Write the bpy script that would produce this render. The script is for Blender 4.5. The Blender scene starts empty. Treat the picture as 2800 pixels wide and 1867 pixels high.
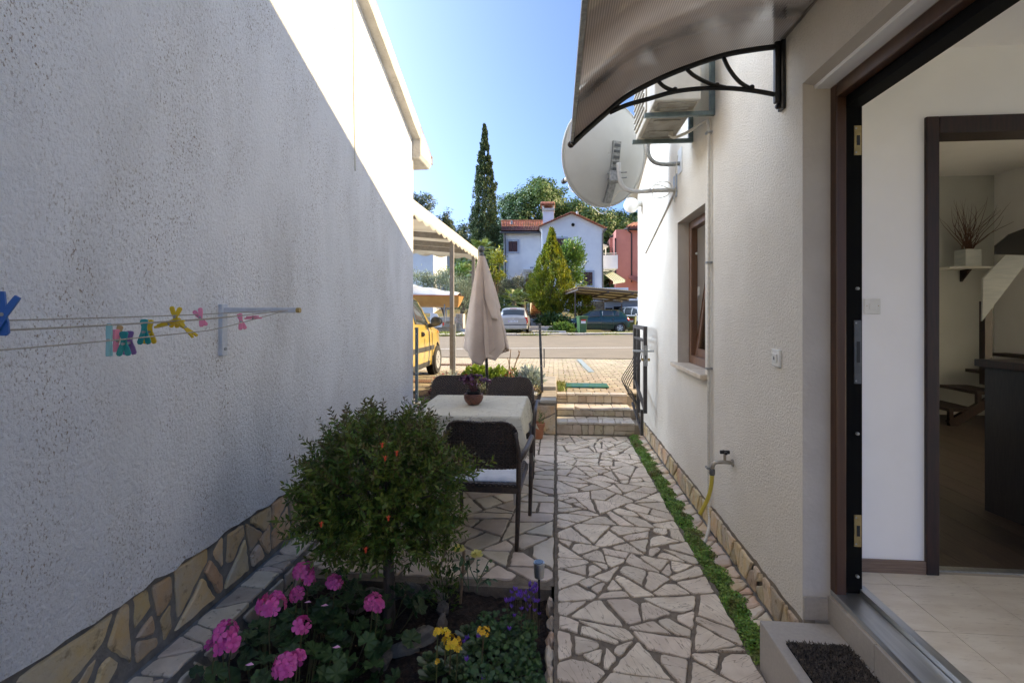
import bpy, bmesh, math, random
import numpy as np
from mathutils import Vector, Matrix, Quaternion
random.seed(7); rng = np.random.default_rng(7)
S = bpy.context.scene; COL = S.collection
R = math.radians
# ------------------------------------------------------------------ camera
EYE = 1.6; FPX = 1360.0; YAW = math.atan(121.5/FPX)
cam = bpy.data.cameras.new('camera'); cam.sensor_width = 36; cam.sensor_fit = 'HORIZONTAL'
cam.lens = FPX/2800*36; cam.shift_y = -82.5/2800; cam.clip_start = .05; cam.clip_end = 2000
camo = bpy.data.objects.new('camera', cam); COL.objects.link(camo)
camo.location = (0, 0, EYE); camo.rotation_euler = (R(90), 0, YAW)
S.camera = camo
# ------------------------------------------------------------------ sky and sun
SUNV = Vector((1.0, .22, .50)).normalized()          # towards the sun
w = bpy.data.worlds.new('World'); S.world = w; w.use_nodes = True
nt = w.node_tree; nt.nodes.clear()
sk = nt.nodes.new('ShaderNodeTexSky'); sk.sky_type = 'NISHITA'; sk.sun_disc = False
sk.sun_elevation = math.asin(SUNV.z); sk.sun_rotation = -math.atan2(SUNV.x, SUNV.y)
sk.air_density = .35; sk.dust_density = 5; sk.ozone_density = 10; sk.altitude = 0
bg = nt.nodes.new('ShaderNodeBackground'); bg.inputs['Strength'].default_value = .15
wo = nt.nodes.new('ShaderNodeOutputWorld')
nt.links.new(sk.outputs[0], bg.inputs[0]); nt.links.new(bg.outputs[0], wo.inputs[0])
sl = bpy.data.lights.new('sun', 'SUN'); sl.energy = 2.0; sl.angle = R(.6); sl.color = (1, .81, .58)
so = bpy.data.objects.new('sun', sl); COL.objects.link(so)
so.rotation_euler = (-SUNV).to_track_quat('-Z', 'Y').to_euler(); so.location = (30, 6, 20)
vs = S.view_settings; vs.view_transform = 'Standard'; vs.look = 'None'; vs.gamma = 1; vs.use_curve_mapping = False
vs.exposure = 2.4
vs.use_white_balance = True; vs.white_balance_temperature = 7750; vs.white_balance_tint = 2
S.cycles.max_bounces = 16; S.cycles.diffuse_bounces = 10; S.cycles.transparent_max_bounces = 16
# ------------------------------------------------------------------ helpers
def P(u, v, d):
    """photograph pixel and distance in metres along the view to a place in the world"""
    a = (u-1400)/FPX*d; c, s = math.cos(YAW), math.sin(YAW)
    return Vector((a*c-d*s, d*c+a*s, EYE-(v-851)/FPX*d))
def PY(u, v, Y):
    t = math.tan(math.atan((u-1400)/FPX)-YAW); X = t*Y
    d = -X*math.sin(YAW)+Y*math.cos(YAW)
    return Vector((X, Y, EYE-(v-851)/FPX*d))
def PX(u, v, X):
    t = math.tan(math.atan((u-1400)/FPX)-YAW); return PY(u, v, X/t)
def PG(u, v, z):
    return P(u, v, (EYE-z)*FPX/(v-851))
WL = {}
def tag(o, label=None, cat=None, group=None, kind=None):
    if label: o['label'] = label
    if cat: o['category'] = cat
    if group: o['group'] = group
    if kind: o['kind'] = kind
    return o
def thing(name, label, cat, loc=(0, 0, 0), group=None):
    o = bpy.data.objects.new(name, None); COL.objects.link(o); o.location = loc; o.empty_display_size = .1
    return tag(o, label, cat, group)
def adopt(o, parent):
    o.parent = parent
    if parent.type == 'EMPTY': o.matrix_parent_inverse = Matrix.Translation(-Vector(parent.location))
class MB:
    def __init__(s): s.v = []; s.f = []; s.uv = None
    def add(s, vs_, fs):
        b = len(s.v); s.v += [tuple(p) for p in vs_]; s.f += [tuple(i+b for i in f) for f in fs]; return s
    def box(s, a, b, m=None):
        x0, y0, z0 = [min(a[i], b[i]) for i in range(3)]; x1, y1, z1 = [max(a[i], b[i]) for i in range(3)]
        v = [(x0,y0,z0),(x1,y0,z0),(x1,y1,z0),(x0,y1,z0),(x0,y0,z1),(x1,y0,z1),(x1,y1,z1),(x0,y1,z1)]
        if m is not None: v = [m @ Vector(p) for p in v]
        return s.add(v, [(3,2,1,0),(4,5,6,7),(0,1,5,4),(1,2,6,5),(2,3,7,6),(3,0,4,7)])
    def bar(s, p0, p1, wd, h, up=(0, 0, 1)):
        p0 = Vector(p0); p1 = Vector(p1); d = (p1-p0).normalized(); up = Vector(up)
        sd = d.cross(up)
        if sd.length < 1e-4: sd = d.cross(Vector((1, 0, 0)))
        sd.normalize(); u2 = sd.cross(d); v = []
        for p in (p0, p1):
            for a, b in ((-1,-1),(1,-1),(1,1),(-1,1)): v.append(p+sd*a*wd/2+u2*b*h/2)
        return s.add(v, [(0,1,2,3),(7,6,5,4),(0,4,5,1),(1,5,6,2),(2,6,7,3),(3,7,4,0)])
    def tube(s, pts, r, n=8, caps=True, flat=1.0):
        pts = [Vector(p) for p in pts]; m = len(pts)
        rr = r if isinstance(r, (list, tuple)) else [r]*m
        tn = [(pts[min(i+1, m-1)]-pts[max(i-1, 0)]).normalized() for i in range(m)]
        t = tn[0]; a = Vector((0, 0, 1)) if abs(t.z) < .9 else Vector((1, 0, 0))
        nx = t.cross(a).normalized(); v = []
        for i in range(m):
            t = tn[i]; nx = (nx-t*nx.dot(t)).normalized(); ny = t.cross(nx)
            for k in range(n):
                q = 2*math.pi*k/n; v.append(pts[i]+(nx*math.cos(q)+ny*math.sin(q)*flat)*rr[i])
        f = [(i*n+k, i*n+(k+1) % n, (i+1)*n+(k+1) % n, (i+1)*n+k) for i in range(m-1) for k in range(n)]
        if caps: f += [tuple(range(n-1, -1, -1)), tuple(range((m-1)*n, m*n))]
        return s.add(v, f)
    def lathe(s, prof, n=16, c=(0, 0, 0), ax=(0, 0, 1), wob=0):
        ax = Vector(ax).normalized(); a = Vector((1, 0, 0)) if abs(ax.x) < .9 else Vector((0, 1, 0))
        ex = (a-ax*a.dot(ax)).normalized(); ey = ax.cross(ex); c = Vector(c); v = []
        for r, z in prof:
            for k in range(n):
                q = 2*math.pi*k/n; rq = r*(1+random.uniform(-wob, wob)); v.append(c+ax*z+(ex*math.cos(q)+ey*math.sin(q))*rq)
        m = len(prof)
        f = [(i*n+k, i*n+(k+1) % n, (i+1)*n+(k+1) % n, (i+1)*n+k) for i in range(m-1) for k in range(n)]
        f += [tuple(range(n-1, -1, -1)), tuple(range((m-1)*n, m*n))]
        return s.add(v, f)
    def sphere(s, c, r, n=12, m=8, sc=(1, 1, 1)):
        c = Vector(c); v = []; f = []
        for i in range(m+1):
            th = math.pi*i/m
            for k in range(n):
                q = 2*math.pi*k/n
                v.append(c+Vector((math.sin(th)*math.cos(q)*sc[0], math.sin(th)*math.sin(q)*sc[1], math.cos(th)*sc[2]))*r)
        for i in range(m):
            for k in range(n): f.append((i*n+k, (i+1)*n+k, (i+1)*n+(k+1) % n, i*n+(k+1) % n))
        return s.add(v, f)
    def prism(s, poly, O, ex, ey, en, t, bev=0):
        """polygon (2d) laid in the frame O, ex, ey and raised by t along en"""
        O, ex, ey, en = Vector(O), Vector(ex), Vector(ey), Vector(en); n = len(poly)
        ar = sum(poly[i][0]*poly[(i+1) % n][1]-poly[(i+1) % n][0]*poly[i][1] for i in range(n))
        if (ar < 0) != (ex.cross(ey).dot(en) < 0): poly = poly[::-1]
        pt = lambda p, h: O+ex*p[0]+ey*p[1]+en*h
        v = [pt(p, 0) for p in poly]+[pt(p, t-bev) for p in poly]
        f = [tuple(range(n-1, -1, -1))]+[(i, (i+1) % n, n+(i+1) % n, n+i) for i in range(n)]
        if bev:
            cx = sum(p[0] for p in poly)/n; cy = sum(p[1] for p in poly)/n
            for p in poly:
                dx, dy = cx-p[0], cy-p[1]; L = math.hypot(dx, dy)+1e-6; k = min(.4, bev*1.6/L)
                v.append(pt((p[0]+dx*k, p[1]+dy*k), t))
            f += [(n+i, n+(i+1) % n, 2*n+(i+1) % n, 2*n+i) for i in range(n)]+[tuple(range(2*n, 3*n))]
        else: f += [tuple(range(n, 2*n))]
        return s.add(v, f)
    def grid(s, fn, nu, nv, closed_u=False):
        b = [fn(i/(nu-(0 if closed_u else 1)), j/(nv-1)) for j in range(nv) for i in range(nu)]
        f = []
        for j in range(nv-1):
            for i in range(nu if closed_u else nu-1):
                i2 = (i+1) % nu; f.append((j*nu+i, j*nu+i2, (j+1)*nu+i2, (j+1)*nu+i))
        return s.add(b, f)
    def build(s, name, mat, parent=None, smooth=False, kind=None, label=None, ang=None, solid=0):
        me = bpy.data.meshes.new(name); me.from_pydata(s.v, [], s.f); me.update()
        if s.uv is not None:
            ul = me.uv_layers.new(name='UVMap')
            for lp in me.loops: ul.data[lp.index].uv = s.uv[lp.vertex_index]
        o = bpy.data.objects.new(name, me); COL.objects.link(o)
        if mat: me.materials.append(M[mat] if isinstance(mat, str) else mat)
        if smooth:
            me.shade_smooth()
            if ang: me.set_sharp_from_angle(angle=R(ang))
        if solid:
            md = o.modifiers.new('solid', 'SOLIDIFY'); md.thickness = solid; md.offset = 0
        if parent is not None: adopt(o, parent)
        tag(o, label, kind=kind); return o
def bevel(o, wd=.004, seg=2):
    md = o.modifiers.new('bevel', 'BEVEL'); md.width = wd; md.segments = seg; md.limit_method = 'ANGLE'; md.angle_limit = R(35); return o
def tree_copy(root, loc=None, rz=0, label=None, parent=None):
    c = root.copy(); COL.objects.link(c)
    if loc is not None: c.location = loc
    c.rotation_euler = (0, 0, rz)
    if label: c['label'] = label
    for ch in list(root.children):
        d = ch.copy(); COL.objects.link(d); d.parent = c
        for g in list(ch.children):
            e = g.copy(); COL.objects.link(e); e.parent = d
    return c
def fast_mesh(name, V, F, mat, parent=None, kind=None, smooth=False):
    """V (n,3), F (m,k) arrays"""
    me = bpy.data.meshes.new(name); n = len(V); m, k = F.shape
    me.vertices.add(n); me.vertices.foreach_set('co', np.ascontiguousarray(V, dtype=np.float32).ravel())
    me.loops.add(m*k); me.loops.foreach_set('vertex_index', F.ravel().astype(np.int32))
    me.polygons.add(m); me.polygons.foreach_set('loop_start', np.arange(0, m*k, k, dtype=np.int32))
    me.update(calc_edges=True); me.materials.append(M[mat])
    if smooth: me.shade_smooth()
    o = bpy.data.objects.new(name, me); COL.objects.link(o)
    if parent is not None: adopt(o, parent)
    return tag(o, kind=kind)
def unit(a): return a/(np.linalg.norm(a, axis=1, keepdims=True)+1e-9)
def leaf_arrays(C, D, size, aspect=.45, fold=.25, droop=.0, sv=.3):
    """folded diamond leaves: base C, direction D"""
    n = len(C); D = unit(D); rnd = unit(rng.normal(size=(n, 3))); S_ = unit(np.cross(D, rnd)); N = np.cross(S_, D)
    L = (size*(1+rng.uniform(-sv, sv, n)))[:, None]
    b = C; t = C+D*L-np.array([0, 0, 1.])*L*droop; md = C+D*L*.48
    l = md+S_*L*aspect/2+N*L*fold*aspect/2; r = md-S_*L*aspect/2+N*L*fold*aspect/2
    V = np.stack([b, l, t, r], 1).reshape(-1, 3); i = np.arange(n)*4
    F = np.stack([i, i+1, i+2, i+3], 1); return V, F
def cards(C, N, size, sides=5, jit=.35, asp=1.0):
    """irregular small leaf faces centred on C with normal N"""
    n = len(C); N = unit(N); rnd = unit(rng.normal(size=(n, 3))); A = unit(np.cross(N, rnd)); B = np.cross(N, A)
    L = size*(1+rng.uniform(-.35, .35, n)); V = []
    for k in range(sides):
        q = 2*math.pi*k/sides+rng.uniform(-.3, .3, n); r = L*(1-rng.uniform(0, jit, n))/2
        V.append(C+A*(np.cos(q)*r)[:, None]+B*(np.sin(q)*r*asp)[:, None]+N*(rng.uniform(-.12, .12, n)*L)[:, None])
    V = np.stack(V, 1).reshape(-1, 3); i = np.arange(n)*sides
    return V, np.stack([i+k for k in range(sides)], 1)
def merge(*vf):
    Vs, Fs, o = [], [], 0
    for V, F in vf: Vs.append(V); Fs.append(F+o); o += len(V)
    return np.concatenate(Vs), np.concatenate(Fs)
# ---- crazy paving: recursive cuts, then inset and roughened
def area(p): return abs(sum(p[i][0]*p[(i+1) % len(p)][1]-p[(i+1) % len(p)][0]*p[i][1] for i in range(len(p))))/2
def clip(p, a, b, c):                       # keep a*x+b*y<=c
    o = []
    for i in range(len(p)):
        q, r = p[i], p[(i+1) % len(p)]; dq = a*q[0]+b*q[1]-c; dr = a*r[0]+b*r[1]-c
        if dq <= 0: o.append(q)
        if dq*dr < 0: t = dq/(dq-dr); o.append((q[0]+(r[0]-q[0])*t, q[1]+(r[1]-q[1])*t))
    return o
def inset(p, g):
    n = len(p); A = sum(p[i][0]*p[(i+1) % n][1]-p[(i+1) % n][0]*p[i][1] for i in range(n)); sg = 1 if A > 0 else -1; o = p
    for i in range(n):
        q, r = p[i], p[(i+1) % n]; dx, dy = r[0]-q[0], r[1]-q[1]; L = math.hypot(dx, dy)
        if L < 1e-5: continue
        a, b = dy/L*sg, -dx/L*sg; gg = g*random.uniform(.4, 1.7)
        o = clip(o, a, b, a*q[0]+b*q[1]-gg)
        if len(o) < 3: return None
    return o
def shatter(p, amin, amax, out, ortho=.0):
    if area(p) < random.uniform(amin, amax): out.append(p); return
    n = len(p); cx = sum(q[0] for q in p)/n; cy = sum(q[1] for q in p)/n
    far = max(p, key=lambda q: math.hypot(q[0]-cx, q[1]-cy)); an = math.atan2(far[1]-cy, far[0]-cx)+random.gauss(0, .30)
    if random.random() < ortho: an = round(an/(math.pi/2))*math.pi/2+random.gauss(0, .06)
    k = random.uniform(-.35, .3); px = cx+(far[0]-cx)*k*.5; py = cy+(far[1]-cy)*k*.5; a, b = math.cos(an), math.sin(an)
    q1 = clip(p, a, b, a*px+b*py); q2 = clip(p, -a, -b, -(a*px+b*py))
    if len(q1) < 3 or len(q2) < 3: out.append(p); return
    shatter(q1, amin, amax, out, ortho); shatter(q2, amin, amax, out, ortho)
def rough_poly(p, seg=.030, jit=.0050):
    c = []                                               # knock the sharp corners off first
    for i in range(len(p)):
        a, b, d = p[i-1], p[i], p[(i+1) % len(p)]; l1 = math.hypot(a[0]-b[0], a[1]-b[1])+1e-6; l2 = math.hypot(d[0]-b[0], d[1]-b[1])+1e-6
        e = random.uniform(.003, .013); k1, k2 = min(.4, e/l1), min(.4, e/l2)
        c += [(b[0]+(a[0]-b[0])*k1, b[1]+(a[1]-b[1])*k1), (b[0]+(d[0]-b[0])*k2, b[1]+(d[1]-b[1])*k2)]
    p = c; n = len(p); o = []
    for i in range(n):
        q, r = p[i], p[(i+1) % n]; L = math.hypot(r[0]-q[0], r[1]-q[1])
        if L < .004: continue
        m = max(1, min(6, int(L/seg))); nx, ny = -(r[1]-q[1])/L, (r[0]-q[0])/L
        for k in range(m):
            t = k/m; j = random.uniform(-jit, jit)*(1 if k else .5)
            o.append((q[0]+(r[0]-q[0])*t+nx*j, q[1]+(r[1]-q[1])*t+ny*j))
    return o
def crazy(region, amin, amax, gap, ortho=0, chip=.5):
    out = []; shatter(region, amin, amax, out, ortho); res = []
    for p in out:
        q = inset(p, gap)
        if not q or area(q) < amin*.12: continue
        if random.random() < chip and len(q) < 7:          # knock one corner off
            i = random.randrange(len(q)); a, b, c = q[i-1], q[i], q[(i+1) % len(q)]; k = random.uniform(.12, .38)
            q = q[:i]+[(b[0]+(a[0]-b[0])*k, b[1]+(a[1]-b[1])*k), (b[0]+(c[0]-b[0])*k, b[1]+(c[1]-b[1])*k)]+q[i+1:]
        res.append(rough_poly(q))
    return [r for r in res if len(r) >= 3]
def lay(stones, parent, mat, O, ex, ey, en, t, tv, name='stone', bev=.003):
    for p in stones:
        MB().prism(p, O, ex, ey, en, t+random.uniform(-tv, tv), bev).build(name, mat, parent)
# ------------------------------------------------------------------ materials
M = {}
def pm(name, c1, c2=None, sc=8, det=6, lo=.38, hi=.62, rough=.7, bump=0, bsc=40, bd=.01, rnd=0, isl=0, metal=0, spec=.5,
       st=(1, 1, 1), c3=None, sc3=3, lo3=.55, hi3=.7, st3=(1, 1, 1), hue=.02, trans=0, coat=0, c4=None, sc4=60, lo4=.6, hi4=.7, st4=(1, 1, 1), bst=None, ln4=0, mod4=0, rot4=0, brg=.55):
    m = bpy.data.materials.new(name); m.use_nodes = True; t = m.node_tree; N = t.nodes; L = t.links
    b = N['Principled BSDF']; b.inputs['Roughness'].default_value = rough; b.inputs['Metallic'].default_value = metal
    b.inputs['Specular IOR Level'].default_value = spec
    if coat: b.inputs['Coat Weight'].default_value = coat; b.inputs['Coat Roughness'].default_value = .06
    g = N.new('ShaderNodeNewGeometry')
    def noise(scale, stv, detail=6.0, rgh=.6, rot=0):
        mp = N.new('ShaderNodeMapping'); mp.inputs['Scale'].default_value = stv; src_ = g.outputs['Position']
        if rot:                                          # each stone has its own grain direction
            vr = N.new('ShaderNodeVectorRotate'); vr.rotation_type = 'Z_AXIS'; an_ = N.new('ShaderNodeMath'); an_.operation = 'MULTIPLY'; an_.inputs[1].default_value = rot; L.new(N.new('ShaderNodeObjectInfo').outputs['Random'], an_.inputs[0]); L.new(an_.outputs[0], vr.inputs['Angle']); L.new(src_, vr.inputs['Vector']); src_ = vr.outputs[0]
        L.new(src_, mp.inputs['Vector'])
        n = N.new('ShaderNodeTexNoise'); n.inputs['Scale'].default_value = scale; n.inputs['Detail'].default_value = detail
        n.inputs['Roughness'].default_value = rgh; L.new(mp.outputs[0], n.inputs['Vector']); return n
    def ramp(src, a, c):
        r = N.new('ShaderNodeMapRange'); r.inputs['From Min'].default_value = a; r.inputs['From Max'].default_value = c; L.new(src, r.inputs['Value']); return r.outputs[0]
    def mix(f, a, c):
        x = N.new('ShaderNodeMix'); x.data_type = 'RGBA'; L.new(f, x.inputs[0])
        if hasattr(a, 'is_linked'): L.new(a, x.inputs[6])
        else: x.inputs[6].default_value = (*a, 1)
        x.inputs[7].default_value = (*c, 1); return x.outputs[2]
    col = None
    if c2: col = mix(ramp(noise(sc, st, det).outputs[0], lo, hi), c1, c2)
    if c3: col = mix(ramp(noise(sc3, st3).outputs[0], lo3, hi3), col or c1, c3)
    if c4:
        n4 = noise(sc4, st4, 2.5 if ln4 else 4, .6, rot4).outputs[0]
        if ln4:                                          # thin wandering lines
            ms_ = N.new('ShaderNodeMath'); ms_.operation = 'SUBTRACT'; ms_.inputs[1].default_value = .5; L.new(n4, ms_.inputs[0]); ab = N.new('ShaderNodeMath'); ab.operation = 'ABSOLUTE'; L.new(ms_.outputs[0], ab.inputs[0]); f4 = ramp(ab.outputs[0], ln4, ln4*.35)
        else: f4 = ramp(n4, lo4, hi4)
        if mod4:                                         # gathered in patches
            mm = N.new('ShaderNodeMath'); mm.operation = 'MULTIPLY'; L.new(f4, mm.inputs[0]); L.new(ramp(noise(mod4, (1, 1, .5)).outputs[0], .38, .62), mm.inputs[1]); f4 = mm.outputs[0]
        col = mix(f4, col or c1, c4)
    if rnd or isl:
        h = N.new('ShaderNodeHueSaturation')
        if col: L.new(col, h.inputs['Color'])
        else: h.inputs['Color'].default_value = (*c1, 1)
        src = g.outputs['Random Per Island'] if isl else N.new('ShaderNodeObjectInfo').outputs['Random']; k = isl or rnd
        mr = N.new('ShaderNodeMapRange'); mr.inputs['To Min'].default_value = 1-k; mr.inputs['To Max'].default_value = 1+k; L.new(src, mr.inputs['Value']); L.new(mr.outputs[0], h.inputs['Value'])
        ml = N.new('ShaderNodeMath'); ml.operation = 'MULTIPLY'; ml.inputs[1].default_value = 17.31; L.new(src, ml.inputs[0])
        fr = N.new('ShaderNodeMath'); fr.operation = 'FRACT'; L.new(ml.outputs[0], fr.inputs[0])
        m2 = N.new('ShaderNodeMapRange'); m2.inputs['To Min'].default_value = .5-hue; m2.inputs['To Max'].default_value = .5+hue; L.new(fr.outputs[0], m2.inputs['Value']); L.new(m2.outputs[0], h.inputs['Hue'])
        col = h.outputs[0]
    if col: L.new(col, b.inputs['Base Color'])
    else: b.inputs['Base Color'].default_value = (*c1, 1)
    if bump:
        bn = N.new('ShaderNodeBump'); bn.inputs['Strength'].default_value = bump; bn.inputs['Distance'].default_value = bd
        L.new(noise(bsc, bst or st, 5 if brg < .6 else 9, brg).outputs[0], bn.inputs['Height']); L.new(bn.outputs[0], b.inputs['Normal'])
    if trans:                                            # light passing through thin leaves or cloth
        o = N['Material Output']; tr = N.new('ShaderNodeBsdfTranslucent'); ms = N.new('ShaderNodeMixShader'); ms.inputs[0].default_value = trans
        if col: L.new(col, tr.inputs['Color'])
        else: tr.inputs['Color'].default_value = (*c1, 1)
        L.new(b.outputs[0], ms.inputs[1]); L.new(tr.outputs[0], ms.inputs[2]); L.new(ms.outputs[0], o.inputs['Surface'])
    M[name] = m; return m
pm('plaster', (.86,.85,.84), (.78,.77,.76), sc=2.2, rough=.92, bump=1.0, bsc=70, brg=.66, bd=.020, c4=(.32,.25,.185), sc4=130, lo4=.555, hi4=.655, st4=(1,1,.6), mod4=3.5, c3=(.60,.58,.55), sc3=1.6, lo3=.50, hi3=.80, st3=(1,1,.35), spec=.2, st=(1,1,.3), bst=(1,1,.75))
pm('plaster_right', (.86,.805,.70), (.79,.73,.625), sc=1.6, rough=.92, bump=1.0, bsc=95, brg=.62, bd=.018, c4=(.55,.49,.41), sc4=110, lo4=.57, hi4=.68, mod4=2.5, c3=(.78,.72,.61), sc3=1.1, lo3=.5, hi3=.75, spec=.2)
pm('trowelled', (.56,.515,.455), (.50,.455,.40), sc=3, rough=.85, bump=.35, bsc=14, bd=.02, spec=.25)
pm('white_wall', (.88,.88,.88), (.85,.85,.85), sc=3, rough=.8, bump=.08, bsc=60, bd=.004, spec=.2)
pm('grey_wall', (.58,.60,.58), (.54,.56,.54), sc=2, rough=.85, spec=.2)
pm('concrete_trim', (.60,.58,.54), (.47,.45,.41), sc=5, rough=.9, bump=.5, bsc=60, bd=.01, c4=(.20,.18,.15), sc4=50, lo4=.62, hi4=.72)
pm('mortar', (.215,.172,.128), (.145,.116,.086), sc=20, rough=.95, bump=.8, bsc=120, bd=.006)
pm('mortar_grey', (.22,.212,.198), (.15,.146,.136), sc=14, rough=.95, bump=.7, bsc=90, bd=.008)
pm('path_stone', (.74,.63,.49), (.60,.49,.37), sc=7, det=9, rough=.62, bump=.3, bsc=38, bd=.008, rnd=.13, hue=.005, c4=(.37,.285,.20), sc4=9, ln4=.012, st4=(.45,2.6,1), rot4=6.28, c3=(.62,.51,.39), sc3=2.2, lo3=.5, hi3=.8)
pm('patio_stone', (.66,.555,.44), (.54,.44,.33), sc=6, det=9, rough=.6, bump=.2, bsc=45, bd=.005, rnd=.14, hue=.012, c4=(.28,.23,.18), sc4=45, lo4=.64, hi4=.75)
pm('yellow_stone', (.54,.37,.19), (.48,.40,.30), sc=6, det=8, rough=.75, bump=.5, bsc=26, bd=.02, rnd=.25, hue=.018, c4=(.24,.17,.10), sc4=22, lo4=.58, hi4=.72)
pm('ledge_stone', (.58,.49,.375), (.46,.38,.28), sc=7, det=8, rough=.7, bump=.4, bsc=30, bd=.012, rnd=.2, hue=.015, c4=(.20,.16,.12), sc4=30, lo4=.6, hi4=.72)
pm('pale_stone', (.62,.53,.42), (.52,.36,.22), sc=5, det=8, rough=.7, bump=.4, bsc=26, bd=.012, rnd=.18, hue=.015)
pm('step_marble', (.60,.54,.46), (.50,.43,.34), sc=5, det=8, rough=.55, bump=.2, bsc=40, bd=.006, rnd=.14, hue=.012, c4=(.30,.24,.17), sc4=16, lo4=.62, hi4=.72)
pm('step_riser', (.50,.43,.33), (.40,.32,.22), sc=6, det=8, rough=.65, bump=.3, bsc=30, bd=.01, rnd=.16, hue=.015, c4=(.2,.15,.1), sc4=18, lo4=.62, hi4=.75)
pm('mortar_warm', (.34,.29,.225), (.26,.215,.16), sc=14, rough=.95, bump=.6, bsc=90, bd=.006)
pm('soil', (.022,.014,.010), (.045,.026,.018), sc=30, rough=.98, bump=1, bsc=70, bd=.03, c4=(.16,.13,.11), sc4=160, lo4=.68, hi4=.74)
pm('paver', (.37,.30,.20), (.31,.245,.155), sc=9, rough=.85, bump=.4, bsc=160, bd=.003, rnd=.14, hue=.012, c3=(.30,.25,.18), sc3=1.2, lo3=.52, hi3=.75)
pm('paver_isl', (.37,.30,.20), (.31,.245,.155), sc=9, rough=.85, isl=.14, hue=.012, c3=(.30,.25,.18), sc3=1.2, lo3=.52, hi3=.75)
pm('joint_dirt', (.10,.085,.055), (.07,.075,.035), sc=12, rough=1, bump=.5)
pm('asphalt', (.185,.142,.092), (.155,.12,.078), sc=1.3, rough=.9, bump=.5, bsc=170, bd=.006, c4=(.25,.195,.13), sc4=130, lo4=.58, hi4=.72, c3=(.20,.155,.102), sc3=.35)
pm('road_paint', (.72,.70,.66), (.52,.49,.44), sc=14, rough=.7)
pm('blue_paint', (.16,.24,.27), (.30,.29,.25), sc=18, rough=.8)
pm('kerb', (.42,.38,.32), (.31,.28,.235), sc=5, rough=.9, bump=.4, bsc=60)
pm('earth', (.22,.17,.10), (.10,.12,.045), sc=1.2, rough=1, bump=.6, bsc=30, bd=.04)
pm('roof_tile', (.33,.115,.07), (.23,.08,.05), sc=7, rough=.8, bump=.3, bsc=50, rnd=.22, hue=.015)
pm('roof_tile_isl', (.42,.155,.09), (.30,.105,.065), sc=7, rough=.8, isl=.25, hue=.015)
pm('zinc', (.42,.44,.44), (.33,.35,.36), sc=20, rough=.45, metal=.7)
pm('brown_frame', (.058,.026,.013), (.078,.035,.018), sc=30, st=(1,1,.06), rough=.42, spec=.5)
pm('black_rubber', (.003,.003,.003), rough=.8, spec=.15)
pm('aluminium', (.55,.57,.58), (.47,.49,.50), sc=60, st=(1,.05,1), rough=.36, metal=.9)
pm('step_tile', (.40,.365,.325), (.36,.33,.295), sc=70, rough=.45, bump=.06, bsc=120, bd=.002)
pm('grout', (.45,.40,.33), rough=.9)
pm('floor_tile', (.76,.70,.60), (.66,.59,.49), sc=5, st=(1,3,1), rough=.3, bump=.05, bsc=60, c4=(.40,.34,.26), sc4=24, lo4=.6, hi4=.8, st4=(1,4,1))
pm('wood_floor', (.075,.05,.037), (.045,.03,.023), sc=6, st=(12,1,1), rough=.4, rnd=.2)
pm('skirting', (.22,.155,.115), (.15,.10,.075), sc=8, st=(1,8,30), rough=.6)
pm('dark_wood', (.012,.006,.005), (.032,.011,.008), sc=14, st=(6,6,.5), rough=.5)
pm('dark_cabinet', (.016,.014,.015), (.03,.025,.025), sc=20, st=(8,8,.5), rough=.5)
pm('white_wood', (.62,.66,.66), (.52,.57,.58), sc=6, st=(1,1,7), rough=.6)
pm('marble_sill', (.66,.58,.47), (.52,.43,.32), sc=7, det=8, rough=.5, bump=.15, bsc=40)
pm('white_plastic', (.74,.74,.70), (.68,.68,.64), sc=10, rough=.4)
pm('cream_plastic', (.62,.59,.51), (.54,.51,.44), sc=12, rough=.5)
pm('dark_metal', (.045,.042,.042), (.065,.06,.058), sc=40, rough=.5, metal=.3)
pm('grey_metal', (.115,.12,.125), (.09,.095,.10), sc=30, rough=.5, metal=.4)
pm('blue_steel', (.13,.17,.19), (.10,.13,.15), sc=30, rough=.45, metal=.4)
pm('galv', (.38,.39,.38), (.24,.25,.25), sc=45, rough=.5, metal=.6, bump=.1)
pm('brass', (.45,.33,.14), (.34,.25,.11), sc=40, rough=.35, metal=.9)
pm('black_plastic', (.012,.012,.013), rough=.45)
m = bpy.data.materials.new('glass'); m.use_nodes = True; b = m.node_tree.nodes['Principled BSDF']
b.inputs['Base Color'].default_value = (.05,.06,.065,1); b.inputs['Roughness'].default_value = .04; b.inputs['Specular IOR Level'].default_value = .9; M['glass'] = m
m = bpy.data.materials.new('light_diffuser'); m.use_nodes = True; t = m.node_tree; t.nodes.clear(); o_ = t.nodes.new('ShaderNodeOutputMaterial'); tr_ = t.nodes.new('ShaderNodeBsdfTranslucent'); tr_.inputs[0].default_value = (.94,.95,.96,1); t.links.new(tr_.outputs[0], o_.inputs[0]); M['light_diffuser'] = m
m = bpy.data.materials.new('clear_glass'); m.use_nodes = True; t = m.node_tree; t.nodes.clear()
o_ = t.nodes.new('ShaderNodeOutputMaterial'); tr_ = t.nodes.new('ShaderNodeBsdfTransparent'); gl_ = t.nodes.new('ShaderNodeBsdfGlossy'); mx_ = t.nodes.new('ShaderNodeMixShader'); fr_ = t.nodes.new('ShaderNodeFresnel')
tr_.inputs[0].default_value = (.80,.86,.85,1); gl_.inputs['Roughness'].default_value = .02; t.links.new(fr_.outputs[0], mx_.inputs[0]); t.links.new(tr_.outputs[0], mx_.inputs[1]); t.links.new(gl_.outputs[0], mx_.inputs[2]); t.links.new(mx_.outputs[0], o_.inputs[0]); M['clear_glass'] = m
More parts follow.
